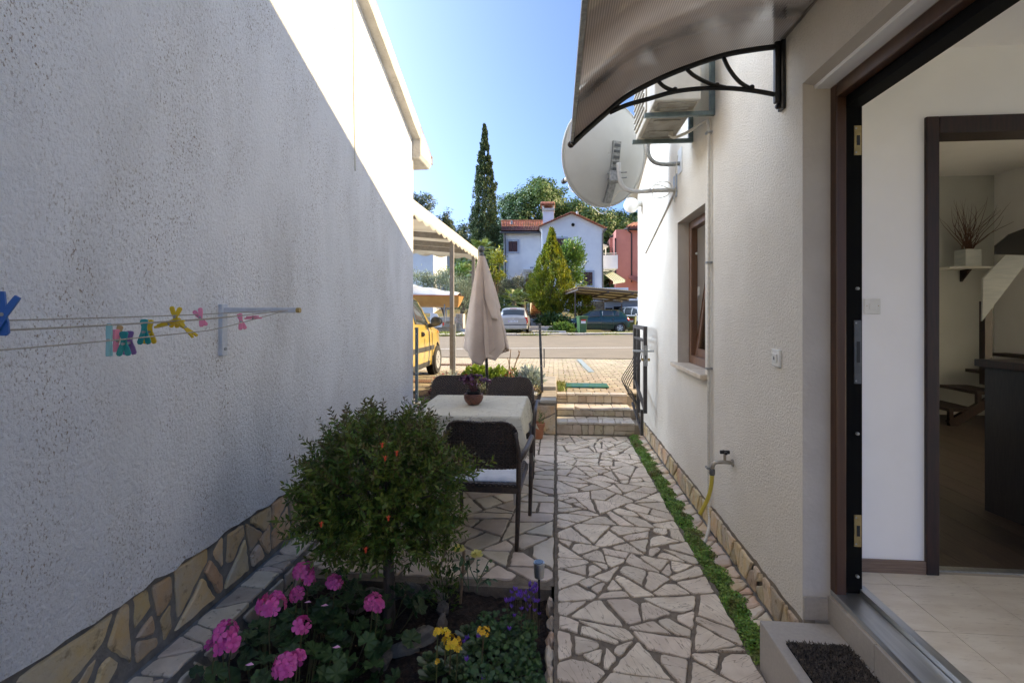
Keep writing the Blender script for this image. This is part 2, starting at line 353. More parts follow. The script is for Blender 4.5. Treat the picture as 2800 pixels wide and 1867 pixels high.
# ================================================================== GROUND
KA, KB = Vector((-5.5, 24.4)), Vector((4.6, 26.9))             # far kerb of the road
def kerb_y(x): return KA.y+(KB.y-KA.y)*(x-KA.x)/(KB.x-KA.x)
FY0, FY1 = 7.22, 13.3
def fz(y): return .43-.08*max(0, min(1, (y-FY0)/(FY1-FY0)))
def sm(t): t = max(0, min(1, t)); return t*t*(3-2*t)
def gz(x, y):
    if y < 7.21: return -.25
    if y < FY1+.3: return fz(y)-.06
    k = kerb_y(x)
    if y < k-.2: return .30
    e = y-k
    z = .40-.16*sm((x+1)/3)*sm(e/4)+1.35*sm((e-6)/8)*(1-sm((x-3.2)/1.5))
    return z+6*sm((y-55)/45)+14*sm((y-95)/150)
xs = [-600,-300,-150,-90,-60]+list(np.arange(-44, 44.1, 1.0))+[60,90,150,300,600]
ys = [-300,-100,-30,-10,0,3,5,6.6,6.95,7.0,7.205,7.225,8,9,10,11,12,13,13.5,13.7]+list(np.arange(14.5, 60, .7))+list(range(60, 130, 5))+[150,180,220,300,450,700]
g = MB(); g.grid(lambda u, v: (0, 0, 0), 2, 2); g.v = []; g.f = []
for y in ys:
    for x in xs: g.v.append((x, y, gz(x, y)+(random.uniform(-.02, .02) if y > kerb_y(x)+1 else 0)))
nx_ = len(xs)
for j in range(len(ys)-1):
    for i in range(nx_-1): g.f.append((j*nx_+i, j*nx_+i+1, (j+1)*nx_+i+1, (j+1)*nx_+i))
g.build('ground', 'earth', kind='structure', smooth=True)
# road
g = MB(); g.grid(lambda u, v: ((-90+180*u), (FY1+.02)*(1-v)+kerb_y(-90+180*u)*v if abs(-90+180*u) < 200 else 0, .356), 61, 3)
road = g.build('road', 'asphalt', kind='structure')
g = MB()
la, lb = PG(1218, 953.6, .36), PG(1730, 950.0, .36); dx = (lb-la)/(lb.x-la.x)
for k in (-1, 1): pass
n1 = la+dx*(-60-la.x); n2 = la+dx*(60-la.x); nn = Vector((-dx.y, dx.x, 0)).normalized()*.055
g.add([n1-nn, n2-nn, n2+nn, n1+nn], [(0,1,2,3)]); g.v = [(p[0], p[1], .3605) for p in g.v]
g.build('lane_line', 'road_paint', road)
# kerb stones across the road
kb = bpy.data.objects.new('kerb', None); COL.objects.link(kb); tag(kb, kind='structure')
dk = (KB-KA).normalized(); nk = Vector((-dk.y, dk.x))
for i in range(-16, 30):
    p0 = KA+dk*(i*.9+.02); p1 = KA+dk*((i+1)*.9-.02); z = .47+random.uniform(-.012, .012)
    v = []
    for q in (p0, p1, p1+nk*.3, p0+nk*.3): v.append((q.x, q.y, .30))
    for q in (p0, p1, p1+nk*.3, p0+nk*.3): v.append((q.x, q.y, z-(.03 if q in (p0, p1) else 0)))
    MB().add(v, [(3,2,1,0),(4,5,6,7),(0,1,5,4),(1,2,6,5),(2,3,7,6),(3,0,4,7)]).build('kerb_stone', 'kerb', kb)
# forecourt of interlocking pavers
g = MB(); g.add([(-9,FY0,fz(FY0)-.014),(6,FY0,fz(FY0)-.014),(6,FY1,fz(FY1)-.014),(-9,FY1,fz(FY1)-.014)], [(0,1,2,3)])
fore = g.build('forecourt', 'joint_dirt', kind='structure')
PW, PD = .205, .17
def paver_poly(w_, d_):
    c = .026
    return [(-w_/2+c,-d_/2),(0,-d_/2+.006),(w_/2-c,-d_/2),(w_/2,-d_/2+c),(w_/2-.006,0),(w_/2,d_/2-c),(w_/2-c,d_/2),(0,d_/2-.006),(-w_/2+c,d_/2),(-w_/2,d_/2-c),(-w_/2+.006,0),(-w_/2,-d_/2+c)]
pme = None; rest = MB(); near = []
for j in range(int((FY1-FY0)/PD)):
    y = FY0+.03+PD*(j+.5)
    for i in range(-40, 28):
        x = (i+.5*(j % 2))*PW+.04
        near.append((x, y, j))
vis = lambda x, y: -2.3-.0*(y) < x < 1.05+.13*(y-7)
near.sort(key=lambda q: (0 if vis(q[0], q[1]) else 1, q[1]))
pp = paver_poly(PW-.006, PD-.005)
pobj = MB().prism(pp, (0,0,-.03), (1,0,0), (0,1,0), (0,0,1), .03, .004).build('paver', 'paver', fore); pme = pobj.data
slope = -math.atan(.08/(FY1-FY0))
for k, (x, y, j) in enumerate(near):
    z = fz(y)+random.uniform(-.002, .002)
    if k < 300:
        o = pobj if k == 0 else pobj.copy()
        if k: COL.objects.link(o)
        o.location = (x, y, z); o.rotation_euler = (random.uniform(-.008,.008), random.uniform(-.008,.008), random.uniform(-.015,.015))
    else: rest.prism(pp, (x,y,z-.02), (1,0,0), (0,1,0), (0,0,1), .02, .003)
rest.build('paver_field', 'paver_isl', fore, kind='stuff')
# blue bay mark and rusty grates
a, b_ = PG(1583, 983, .36), PG(1618, 1018, .395); dd = (b_-a).normalized(); nn = Vector((-dd.y, dd.x, 0))*.06
MB().add([a-nn+Vector((0,0,.012)), b_-nn+Vector((0,0,.008)), b_+nn+Vector((0,0,.008)), a+nn+Vector((0,0,.012))], [(0,1,2,3)]).build('bay_mark', 'blue_paint', fore)
# ================================================================== ALLEY PAVING
def flat(name, x0, x1, y0, y1, z, mat):
    return MB().add([(x0,y0,z),(x1,y0,z),(x1,y1,z),(x0,y1,z)], [(0,1,2,3)]).build(name, mat, kind='structure')
path = flat('path', -.012, .93, .2, 6.55, -.010, 'mortar')
reg = [(.002,.9),(.91,.9),(.91,6.47),(.002,6.47)]
random.seed(21)
st = crazy(reg, .013, .062, .0084, chip=.75)
st.sort(key=lambda p: sum(q[1] for q in p)/len(p))
lay(st[:300], path, 'path_stone', (0,0,-.03), (1,0,0), (0,1,0), (0,0,1), .030, .0015)
if len(st) > 300:
    g = MB()
    for p in st[300:]: g.prism(p, (0,0,-.03), (1,0,0), (0,1,0), (0,0,1), .030, .003)
    g.build('small_stones', 'path_stone', path, kind='stuff')
patio = flat('patio', -1.6, -.016, 2.93, 6.5, -.012, 'mortar')
st = crazy([(-1.55,2.95),(-.014,2.95),(-.014,5.55),(-1.55,5.55)], .03, .10, .010, ortho=.35, chip=.5)
st += crazy([(-1.55,5.56),(-.20,5.56),(-.20,6.47),(-1.55,6.47)], .012, .04, .008, ortho=.5)
y = 5.57
while y < 6.4:
    L_ = random.uniform(.16, .3); st.append(rough_poly([(-.19,y),(-.026,y),(-.026,min(6.46,y+L_-.012)),(-.19,min(6.46,y+L_-.012))])); y += L_
lay(st, patio, 'patio_stone', (0,0,-.03), (1,0,0), (0,1,0), (0,0,1), .031, .0015)
MB().box((-1.55,2.895,-.2), (-.03,2.945,-.015)).build('slab_edge', 'mortar', patio)
# soil bed
g = MB(); g.grid(lambda u, v: (-1.56+1.54*u, .1+2.82*v, -.055+.022*math.sin(9*u+3*v)+random.uniform(-.012,.012)-.02*abs(u-.5)), 70, 110)
soil = g.build('soil_bed', 'soil', kind='structure', smooth=True)
# planted strip along the right house
flat('planting_strip', .925, 1.12, .2, 6.5, -.03, 'soil')
# ================================================================== LEFT HOUSE
LX = -1.69; LEND = 5.76
def rake_l(y): return 3.62+.388*(5.72-y)
lh = thing('white_house', 'white rough plastered house wall on the left with stone plinth and roof edge', 'house', (LX, LEND, 0))
g = MB(); n = 150; y0 = -2.5
top = []; bot = []
for i in range(n+1):
    y = y0+(LEND-y0)*i/n; bot.append((LX+random.uniform(-.003,.004), y, .462+random.uniform(-.013,.013)+.004*math.sin(y*5))); top.append((LX, y, rake_l(y)))
mid = [(LX, b[1], .52) for b in bot]; bk = [(LX-.02, b[1], b[2]+.004) for b in bot]
v = bk+bot+mid+top; n1 = n+1; f = []
for r in range(3):
    for i in range(n): f.append((r*n1+i, r*n1+i+1, (r+1)*n1+i+1, (r+1)*n1+i))
f.append((4*n1-1, 3*n1-1, 2*n1-1, 4*n1))
v += [(LX-.3, LEND, rake_l(LEND)), (LX-.3, LEND, .3), (LX, LEND, .3)]
e = len(v); f[-1] = (4*n1-1, 3*n1-1, 2*n1-1, e-1, e-2, e-3)
g.add(v, f); g.build('wall', 'plaster', lh)
MB().box((-8, -6, -.2), (LX-.03, LEND-.03, 3.55)).build('inner_wall', 'plaster', lh)
g = MB(); g.add([(LX-.03,-2.5,3.5),(LX-.03,LEND-.03,3.5),(LX-.03,LEND-.03,rake_l(LEND)),(LX-.03,-2.5,rake_l(-2.5)),(-8,-2.5,3.5),(-8,LEND-.03,3.5),(-8,LEND-.03,rake_l(LEND)),(-8,-2.5,rake_l(-2.5))], [(0,1,2,3),(7,6,5,4),(0,3,7,4),(1,5,6,2),(3,2,6,7)])
g.build('gable', 'plaster', lh)
# verge: soffit band, fascia, block at the eave
def sweep_y(prof, ya, yb, zf, n=24, jit=0):
    g = MB(); m = len(prof); v = []
    for i in range(n+1):
        y = ya+(yb-ya)*i/n
        for x, z in prof: v.append((x+random.uniform(-jit,jit), y, zf(y)+z+random.uniform(-jit,jit)))
    f = [(i*m+k, i*m+(k+1) % m, (i+1)*m+(k+1) % m, (i+1)*m+k) for i in range(n) for k in range(m)]
    f += [tuple(range(m-1,-1,-1)), tuple(range(n*m, n*m+m))]; return g.add(v, f)
sweep_y([(LX-.02,-.0),(LX+.095,.0),(LX+.10,.05),(LX+.10,.155),(LX-.02,.155)], -2.5, 5.72, rake_l, 60, .002).build('verge', 'concrete_trim', lh)
g = MB(); g.add([(LX-.3,5.725,3.395),(LX+.075,5.725,3.395),(LX+.105,5.725,3.44),(LX+.105,5.725,3.77),(LX-.3,5.725,3.77),
                 (LX-.3,6.22,3.395),(LX+.075,6.22,3.395),(LX+.105,6.22,3.45),(LX+.105,6.22,3.575),(LX-.3,6.22,3.575)],
                [(0,1,2,3,4),(9,8,7,6,5),(0,5,6,1),(1,6,7,2),(2,7,8,3),(3,8,9,4),(0,4,9,5)])
bevel(g.build('eave_block', 'concrete_trim', lh), .02, 3)
MB().box((LX-4, 6.24, 3.50), (LX+.09, 6.36, 3.60)).build('gutter', 'zinc', lh)
roof = sweep_y([(LX-6,.16),(LX+.09,.16),(LX+.09,.19),(LX-6,.19)], -2.5, 6.26, rake_l, 4).build('roof', 'roof_tile', lh)
for i in range(20):                                            # half-round verge tiles, one after the other
    ya = 6.28-.42*i; g = MB(); v = []
    for k, (yy, rr) in enumerate(((ya, .082), (ya-.46, .068))):
        for q in range(9):
            an = math.pi*q/8; v.append((LX+.06-.02+math.cos(an)*rr*.9-.02, yy, rake_l(yy)+.135+(.022 if k == 0 else 0)+math.sin(an)*rr*.7))
    g.add(v, [(q, q+1, 9+q+1, 9+q) for q in range(8)]); g.build('verge_tile', 'roof_tile', roof, smooth=True, solid=.014)
# cable trace running down the wall
MB().tube([(LX+.004, 4.0-.0, 4.5), (LX+.004, 4.02, 3.4), (LX+.004, 4.05, 2.78)], .006, 6).build('cable', 'cream_plastic', lh)
# plinth
pl = MB().box((LX-.30, -1, -.2), (LX-.024, LEND+.02, .50)).build('plinth', 'mortar_grey', lh)
random.seed(5)
lay(crazy([(.3,.15),(LEND,.15),(LEND,.447),(.3,.447)], .016, .06, .010, chip=.7), pl, 'yellow_stone', (LX-.036,0,0), (0,1,0), (0,0,1), (1,0,0), .022, .007, bev=.007)
ld = MB().box((LX-.03, -1, -.2), (LX+.145, LEND, .125)).build('ledge', 'mortar_grey', lh)
lay(crazy([(LX-.005,.3),(LX+.15,.3),(LX+.15,LEND),(LX-.005,LEND)], .012, .036, .006, ortho=.5), ld, 'ledge_stone', (0,0,.115), (1,0,0), (0,1,0), (0,0,1), .022, .003, bev=.004)
lay(crazy([(.3,-.1),(LEND,-.1),(LEND,.105),(.3,.105)], .015, .05, .011, chip=.6), ld, 'ledge_stone', (LX+.14,0,0), (0,1,0), (0,0,1), (1,0,0), .016, .003, bev=.004)
# ================================================================== RIGHT HOUSE
RX = 1.11; REND = 6.93
def rake_r(y): return 3.14+.388*(7.2-y) if y > .4 else 3.14+.388*(7.2-.4)-.388*(.4-y)
WY0, WY1, WZ0, WZ1 = 3.84, 4.69, 1.13, 2.41
DY0, DY1, DZ1 = 1.15, 2.36, 2.63
rh = thing('house', 'cream rough plastered house on the right with open brown door and window', 'house', (RX, REND, 0))
g = MB(); ycuts = [-.5,DY0,DY1,WY0,WY1,REND]; zc = [.20,WZ0,WZ1,DZ1]
def quad(g, y0, y1, z0, z1): g.add([(RX,y0,z0),(RX,y1,z0),(RX,y1,z1),(RX,y0,z1)], [(3,2,1,0)])
for i in range(5):
    a, b_ = ycuts[i], ycuts[i+1]
    for j in range(3):
        if i == 1 or (i == 3 and j == 1): continue
        if j == 0:
            n = max(2, int((b_-a)/.04)); v = []
            for k in range(n+1):
                y = a+(b_-a)*k/n; jz = random.uniform(-.008,.008)
                v += [(RX+.012, y, .214+jz), (RX, y, .206+jz), (RX, y, zc[1])]
            f = []
            for k in range(n): f += [(3*k+1, 3*k, 3*k+3, 3*k+4), (3*k+2, 3*k+1, 3*k+4, 3*k+5)]
            g.add(v, f)
        else: quad(g, a, b_, zc[j], zc[j+1])
    n = 6; g.add([(RX, a+(b_-a)*k/n, DZ1) for k in range(n+1)]+[(RX, a+(b_-a)*k/n, rake_r(a+(b_-a)*k/n)) for k in range(n+1)], [(k, n+1+k, n+2+k, k+1) for k in range(n)])
g.add([(RX,REND,-.2),(RX+7,REND,-.2),(RX+7,REND,3.25),(RX,REND,3.25)], [(3,2,1,0)])
wall_r = g.build('wall', 'plaster_right', rh)
WT = .30
# reveals of the window and the door
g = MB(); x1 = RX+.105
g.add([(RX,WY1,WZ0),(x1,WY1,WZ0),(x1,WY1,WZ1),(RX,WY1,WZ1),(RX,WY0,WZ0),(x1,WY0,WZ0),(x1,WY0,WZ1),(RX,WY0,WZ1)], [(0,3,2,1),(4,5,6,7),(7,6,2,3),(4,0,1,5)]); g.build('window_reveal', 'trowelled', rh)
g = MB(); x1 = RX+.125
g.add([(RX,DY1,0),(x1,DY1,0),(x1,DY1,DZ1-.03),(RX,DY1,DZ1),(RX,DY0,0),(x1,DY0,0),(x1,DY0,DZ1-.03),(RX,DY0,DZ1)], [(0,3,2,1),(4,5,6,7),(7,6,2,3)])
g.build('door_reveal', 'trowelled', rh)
# inner shell of the house: hall and room
HF = .36; HC = 2.84; PYW = 2.52
g = MB()
g.box((RX+.05,DY1+.03,-.1), (RX+WT-.05,WY0-.001,3.3)); g.box((RX+.05,WY1+.001,-.1), (RX+WT,REND-.05,3.3))
g.box((RX+.05,WY0-.001,-.1), (RX+WT,WY1+.001,WZ0-.03)); g.box((RX+.05,WY0-.001,WZ1+.001), (RX+WT,WY1+.001,3.3))
g.box((RX+.05,DY0,DZ1-.028), (RX+WT,DY1+.001,3.3)); g.box((RX+.05,-.4,-.1), (RX+WT,DY0-.001,3.3))
g.build('inner_leaf', 'white_wall', rh)
HC2 = 3.22
MB().box((RX+WT-.06,-.45,HC), (RX+7,PYW+.05,HC+.2)).build('ceiling', 'white_wall', rh); MB().box((RX+WT-.06,PYW+.05,HC2), (RX+7,REND-.05,HC2+.08)).build('ceiling', 'white_wall', rh)
g = MB(); DX0, DX1, DTZ = 1.735, 2.75, 2.515
g.box((RX+WT-.06,PYW,HF-.3), (DX0,PYW+.1,HC2)); g.box((DX1,PYW,HF-.3), (RX+7,PYW+.1,HC2)); g.box((DX0,PYW,DTZ), (DX1,PYW+.1,HC2))
g.build('partition', 'white_wall', rh)
g = MB(); g.box((RX+WT-.06,6.42,0), (RX+7,6.52,HC2)); g.build('back_wall', 'grey_wall', rh)
g = MB()                                                       # far side of the hall and room, each with an unseen opening added for daylight
g.box((5.2,-.3,0),(5.3,.1,HC)); g.box((5.2,2.3,0),(5.3,2.52,HC)); g.box((5.2,.1,0),(5.3,2.3,.4)); g.box((5.2,.1,2.8),(5.3,2.3,HC))
g.box((RX+WT-.06,-.4,0),(1.5,-.3,HC)); g.box((5.1,-.4,0),(5.3,-.3,HC)); g.box((1.5,-.4,0),(5.1,-.3,.40))
g.box((5.2,2.62,0),(5.3,3.4,HC2)); g.box((5.2,5.2,0),(5.3,6.42,HC2)); g.box((5.2,3.4,0),(5.3,5.2,.9)); g.box((5.2,3.4,2.5),(5.3,5.2,HC2))
g.build('side_wall', 'white_wall', rh)
MB().box((5.24,.1,.4),(5.25,2.3,2.8)).build('added_light_pane', 'light_diffuser', rh); MB().box((5.24,3.4,.9),(5.25,5.2,2.5)).build('added_light_pane', 'light_diffuser', rh)  # unseen translucent panes added to spread sunlight into hall and room
fl = MB().box((RX+.265,-.3,.1), (5.2,PYW+.05,HF-.004)).build('hall_floor', 'grout', rh)
TS = .337; A1 = PG(2443.7,1598,HF)
for i in range(-1, 9):
    for j in range(-8, 2):
        x = A1.x+i*TS+.0; y = A1.y-(j)*-TS+0; y = A1.y+j*TS
        xa, xb = max(RX+.266, x+.0015), x+TS-.0015; ya, yb = y+.0015, min(PYW-.001, y+TS-.0015)
        if xb-xa < .02 or yb-ya < .01 or xb > 5.2: continue
        MB().box((xa,ya,HF-.01), (xb,yb,HF)).build('floor_tile', 'floor_tile', fl)
fl2 = MB().box((RX+WT,PYW+.05,.1), (5.2,6.42,HF-.003)).build('room_floor', 'dark_wood', rh)
for i in range(20):
    x = RX+WT+i*.19
    if x > 5: break
    MB().box((x,PYW+.075,HF-.01), (x+.187,6.41,HF+.001)).build('floor_board', 'wood_floor', fl2)
MB().box((DX0+.05,PYW+.03,HF-.005), (DX1-.05,PYW+.072,HF+.004)).build('door_strip', 'aluminium', rh)
MB().box((RX+WT-.05,PYW-.013,HF), (DX0,PYW,HF+.06)).build('skirting', 'skirting', rh)
g = MB(); g.box((DX0,PYW-.018,HF),(DX0+.056,PYW+.118,DTZ)); g.box((DX1-.056,PYW-.018,HF),(DX1,PYW+.118,DTZ)); g.box((DX0+.056,PYW-.0175,DTZ-.08),(DX1-.056,PYW+.1175,DTZ))
bevel(g.build('inner_door_frame', 'dark_wood', rh), .004)
# entrance door frame
df = MB(); fx0, fx1 = RX+.12, RX+.165
df.box((fx0,DY1-.045,.345),(fx1,DY1+.03,DZ1)); df.box((fx0,DY0-.03,.345),(fx1,DY0+.045,DZ1)); df.box((fx0,DY0+.045,DZ1-.085),(fx1,DY1-.045,DZ1+.0))
dfo = bevel(df.build('door_frame', 'brown_frame', rh), .006)
g = MB(); g.box((fx1,DY1-.030,.352),(fx1+.072,DY1+.03,DZ1-.02)); g.box((fx1,DY0-.03,.352),(fx1+.072,DY0+.028,DZ1-.02)); g.box((fx1,DY0+.028,DZ1-.125),(fx1+.072,DY1-.030,DZ1-.02))
g.build('door_rebate', 'black_rubber', dfo)
MB().box((fx1+.072,DY1-.020,.36),(fx1+.078,DY1+.14,DZ1-.02)).build('door_lining', 'trowelled', dfo)
def strike(z0, z1, mat, nm='strike_plate'):
    o = MB().box((fx1+.038,DY1-.0335,z0),(fx1+.068,DY1-.0295,z1)).build(nm, mat, dfo)
    MB().box((fx1+.048,DY1-.0355,(z0*2+z1)/3),(fx1+.061,DY1-.0332,(z0+2*z1)/3)).build('bolt_slot', 'black_plastic', o)
    for zz in (z0+.012, z1-.012): MB().lathe([(.004,0),(.004,.002)], 10, (fx1+.045,DY1-.0335,zz), (0,-1,0)).build('screw', 'galv', o)
strike(2.29,2.42,'brass'); strike(1.28,1.56,'grey_metal'); strike(.56,.70,'brass')
for zz in (2.52, 1.70, 1.06, .43): MB().lathe([(.007,0),(.007,.010),(.003,.012)], 10, (fx1+.050,DY1-.030,zz), (0,-1,0)).build('roller_bolt', 'galv', dfo)
g = MB(); g.box((RX+.118,DY0,.325),(RX+.225,DY1+.0,.350)); bevel(g.build('threshold', 'aluminium', rh), .003)
MB().box((RX+.227,DY0,.33),(RX+.262,DY1,.372)).build('threshold_lip', 'aluminium', rh)
# tiled riser under the threshold and the tile at the foot of the reveal
rs = MB().box((RX+.117,DY0,.0),(RX+.226,DY1,.324)).build('threshold_riser', 'grout', rh)
y = DY1-.003
while y > 1.2: MB().box((RX+.106,y-.328,.212),(RX+.118,y,.322)).build('riser_tile', 'step_tile', rs); y -= .332
MB().box((RX+.004,DY1-.010,.212),(RX+.105,DY1-.001,.312)).build('corner_tile', 'step_tile', rs)
# roof with rake overhang
def roof_part(prof, name, mat, n=40): return sweep_y(prof, -.6, 7.2, rake_r, n).build(name, mat, rh)
roof_part([(RX-.12,0),(RX+7.2,0),(RX+7.2,.14),(RX-.12,.14)], 'roof_slab', 'concrete_trim')
rr_ = roof_part([(RX-.10,.145),(RX+7.2,.145),(RX+7.2,.18),(RX-.10,.18)], 'roof', 'roof_tile')
for i in range(16):
    ya = 7.24-.42*i; g = MB(); v = []
    for k, (yy, r_) in enumerate(((ya, .082), (ya-.46, .068))):
        for q in range(9):
            an = math.pi*q/8; v.append((RX-.02+math.cos(an)*r_*.9, yy, rake_r(yy)+.115+(.012 if k == 0 else 0)+math.sin(an)*r_*.7))
    g.add(v, [(q, q+1, 9+q+1, 9+q) for q in range(8)]); g.build('verge_tile', 'roof_tile', rr_, smooth=True, solid=.014)
# plinth on the right: upright stones and a row of flat ones at the foot
pr = MB().box((RX+.005,DY1-.009,-.2),(RX+.05,REND,.222)).build('plinth', 'mortar_warm', rh)
random.seed(9)
lay(crazy([(DY1,.05),(REND-.5,.05),(REND-.5,.205),(DY1,.205)], .009, .028, .006, chip=.5), pr, 'yellow_stone', (RX-.012,0,0), (0,1,0), (0,0,1), (-1,0,0), .014, .003, bev=.004)
tilt = Vector((.86,0,.22)).normalized(); nrm = Vector((-.22,0,.86)).normalized()
MB().add([(RX-.10,DY1-.05,-.03),(RX-.10,6.45,-.03),(RX-.001,6.45,.03),(RX-.001,DY1-.05,.03)], [(3,2,1,0)]).build('foot_bed', 'mortar_grey', pr)
lay(crazy([(.0,DY1),(.105,DY1),(.105,6.45),(.0,6.45)], .006, .02, .005, chip=.6), pr, 'pale_stone', (RX-.112,0,-.015), tilt, (0,1,0), nrm, .030, .007, bev=.006)
# ================================================================== STEPS AND RETAINING WALL
SX0, SX1 = .0, 1.0
stp = thing('garden_steps', 'three pale marble garden steps leading up from the path to the forecourt', 'steps', (.5, 6.5, 0))
lv = [(6.48,.0,.17),(6.82,.17,.29),(7.14,.29,.43)]
random.seed(33)
for i, (yf, z0, z1) in enumerate(lv):
    yb = lv[i+1][0] if i < 2 else 7.235
    core = MB().box((SX0,yf+.012,-.2),(SX1+.1,yb+.02,z1-.028)).build('step_core', 'mortar_warm', stp)
    lay(crazy([(SX0+.004,z0+.006),(SX1,z0+.006),(SX1,z1-.032),(SX0+.004,z1-.032)], .010, .03, .005, ortho=.85, chip=.25), core, 'step_riser', (0,yf+.014,0), (1,0,0), (0,0,1), (0,-1,0), .014, .002, bev=.003)
    lay(crazy([(SX0+.002,yf-.012),(SX1,yf-.012),(SX1,yb+.012),(SX0+.002,yb+.012)], .018, .05, .003, ortho=.9, chip=.15), core, 'step_marble', (0,0,z1-.028), (1,0,0), (0,1,0), (0,0,1), .028, .001, name='tread_stone', bev=.004)
rw = thing('retaining_wall', 'low rubble stone retaining wall beside the garden steps', 'wall', (-1, 6.5, 0))
core = MB().box((-1.9,6.47,-.2),(SX0-.004,6.62,.40)).build('wall_core', 'mortar_warm', rw)
lay(crazy([(-1.88,.0),(SX0-.01,.0),(SX0-.01,.385),(-1.88,.385)], .02, .08, .007, chip=.5), core, 'yellow_stone', (0,6.475,0), (1,0,0), (0,0,1), (0,-1,0), .02, .004, bev=.005)
c2 = MB().box((-.20,6.62,-.2),(SX0-.004,8.3,.46)).build('side_core', 'mortar_warm', rw)
g = MB(); g.box((-.21,6.455,.405),(SX0-.001,7.2,.455)); bevel(g.build('cap', 'kerb', rw), .012)
g = MB(); g.box((-.21,7.2,.455),(SX0-.001,8.32,.515)); bevel(g.build('cap', 'kerb', rw), .012)
MB().box((-1.9,6.455,.40),(-.215,6.64,.425)).build('cap', 'mortar_grey', rw)
g = MB(); g.grid(lambda u, v: (-2.0+1.80*u, 6.63+1.72*v, .425+.05*math.sin(3.1*u)*math.sin(3.1*v)+random.uniform(-.01,.01)), 30, 30)
g.build('planter_soil', 'soil', kind='structure', smooth=True)
# ================================================================== THINGS ON THE RIGHT HOUSE
def Z3(x, y): return (1500+x/3.357, y/3.357)
def C7(x, y): return (1500+x/3.136, 200+y/3.136)
def Z6(x, y): return (1700+x/2.138, 1167+y/2.138)
# tilted window (part of the house)
fr = MB(); wx = RX+.10
fr.box((wx,WY0,WZ0),(wx+.06,WY0+.07,WZ1)); fr.box((wx,WY1-.07,WZ0),(wx+.06,WY1,WZ1)); fr.box((wx,WY0+.07,WZ1-.07),(wx+.06,WY1-.07,WZ1)); fr.box((wx,WY0+.07,WZ0),(wx+.06,WY1-.07,WZ0+.075))
pm('brown_window', (.13,.065,.038), (.17,.085,.05), sc=30, st=(1,1,.08), rough=.38)
wf = bevel(fr.build('window_frame', 'brown_window', rh), .006)
piv = Vector((wx+.05,0,WZ0+.075)); rot = Matrix.Translation(piv) @ Matrix.Rotation(R(7.5),4,'Y') @ Matrix.Translation(-piv)
g = MB(); a0, a1, b0, b1 = WY0+.06, WY1-.06, WZ0+.07, WZ1-.06
for p, q in (((wx+.035,a0,b0),(wx+.09,a0+.07,b1)), ((wx+.035,a1-.07,b0),(wx+.09,a1,b1)), ((wx+.036,a0+.07,b0),(wx+.089,a1-.07,b0+.07)), ((wx+.036,a0+.07,b1-.07),(wx+.089,a1-.07,b1))): g.box(p, q, rot)
sash = bevel(g.build('sash', 'brown_window', wf), .006)
MB().box((wx+.055,a0+.07,b0+.07),(wx+.065,a1-.07,b1-.07), rot).build('pane', 'clear_glass', wf)
MB().box((wx+.06,WY1-.086,1.74),(wx+.075,WY1-.07,1.82)).build('catch', 'white_plastic', wf)
MB().lathe([(.012,0),(.012,.01),(.006,.012)], 10, (wx+.05,WY1-.071,2.12), (0,-1,0)).build('catch', 'white_plastic', wf)
g = MB(); g.box((RX-.055,WY0-.06,WZ0-.035),(RX+.10,WY1+.06,WZ0+.002)); bevel(g.build('window_sill', 'marble_sill', rh), .006)
# canopy over the door
CY = 2.55
cnp = thing('door_canopy', 'smoky polycarbonate canopy on black scrolled brackets above the open door', 'canopy', (RX, CY, 2.6))
arc = [PY(*Z3(x, y), CY) for x, y in ((2130,425),(1860,462),(1600,512),(1270,622),(1000,735),(720,885),(540,1030),(330,1215),(215,1325))]
arc[0].x = RX-.005
# resample
def catmull(pts, n=8):
    o = []; P_ = [pts[0]*2-pts[1]]+list(pts)+[pts[-1]*2-pts[-2]]
    for i in range(1, len(P_)-2):
        for k in range(n):
            t = k/n; a, b, c, d = P_[i-1:i+3]
            o.append(.5*((2*b)+(c-a)*t+(2*a-5*b+4*c-d)*t*t+(3*b-a-3*c+d)*t**3))
    return o+[pts[-1].copy()]
arcs = catmull(arc, 6); CYN = 1.25
m = bpy.data.materials.new('polycarbonate'); m.use_nodes = True; t = m.node_tree; t.nodes.clear()
out = t.nodes.new('ShaderNodeOutputMaterial'); tl = t.nodes.new('ShaderNodeBsdfTranslucent'); df_ = t.nodes.new('ShaderNodeBsdfDiffuse'); gl = t.nodes.new('ShaderNodeBsdfGlossy'); gl.inputs['Roughness'].default_value = .08
uv = t.nodes.new('ShaderNodeUVMap'); wv = t.nodes.new('ShaderNodeTexWave'); wv.wave_type = 'BANDS'; wv.bands_direction = 'X'; wv.inputs['Scale'].default_value = 26; wv.inputs['Distortion'].default_value = 0
t.links.new(uv.outputs[0], wv.inputs['Vector'])
cr = t.nodes.new('ShaderNodeMix'); cr.data_type = 'RGBA'; cr.inputs[6].default_value = (.52,.44,.37,1); cr.inputs[7].default_value = (.80,.71,.62,1); t.links.new(wv.outputs['Fac'], cr.inputs[0])
t.links.new(cr.outputs[2], tl.inputs[0]); t.links.new(cr.outputs[2], df_.inputs[0])
m1 = t.nodes.new('ShaderNodeMixShader'); m1.inputs[0].default_value = .85; t.links.new(df_.outputs[0], m1.inputs[1]); t.links.new(tl.outputs[0], m1.inputs[2])
fr_ = t.nodes.new('ShaderNodeFresnel'); fr_.inputs[0].default_value = 1.5; m2 = t.nodes.new('ShaderNodeMixShader'); t.links.new(fr_.outputs[0], m2.inputs[0]); t.links.new(m1.outputs[0], m2.inputs[1]); t.links.new(gl.outputs[0], m2.inputs[2])
bp = t.nodes.new('ShaderNodeBump'); bp.inputs['Strength'].default_value = .12; bp.inputs['Distance'].default_value = .002; t.links.new(wv.outputs['Fac'], bp.inputs['Height']); t.links.new(bp.outputs[0], gl.inputs['Normal'])
t.links.new(m2.outputs[0], out.inputs[0]); M['polycarbonate'] = m
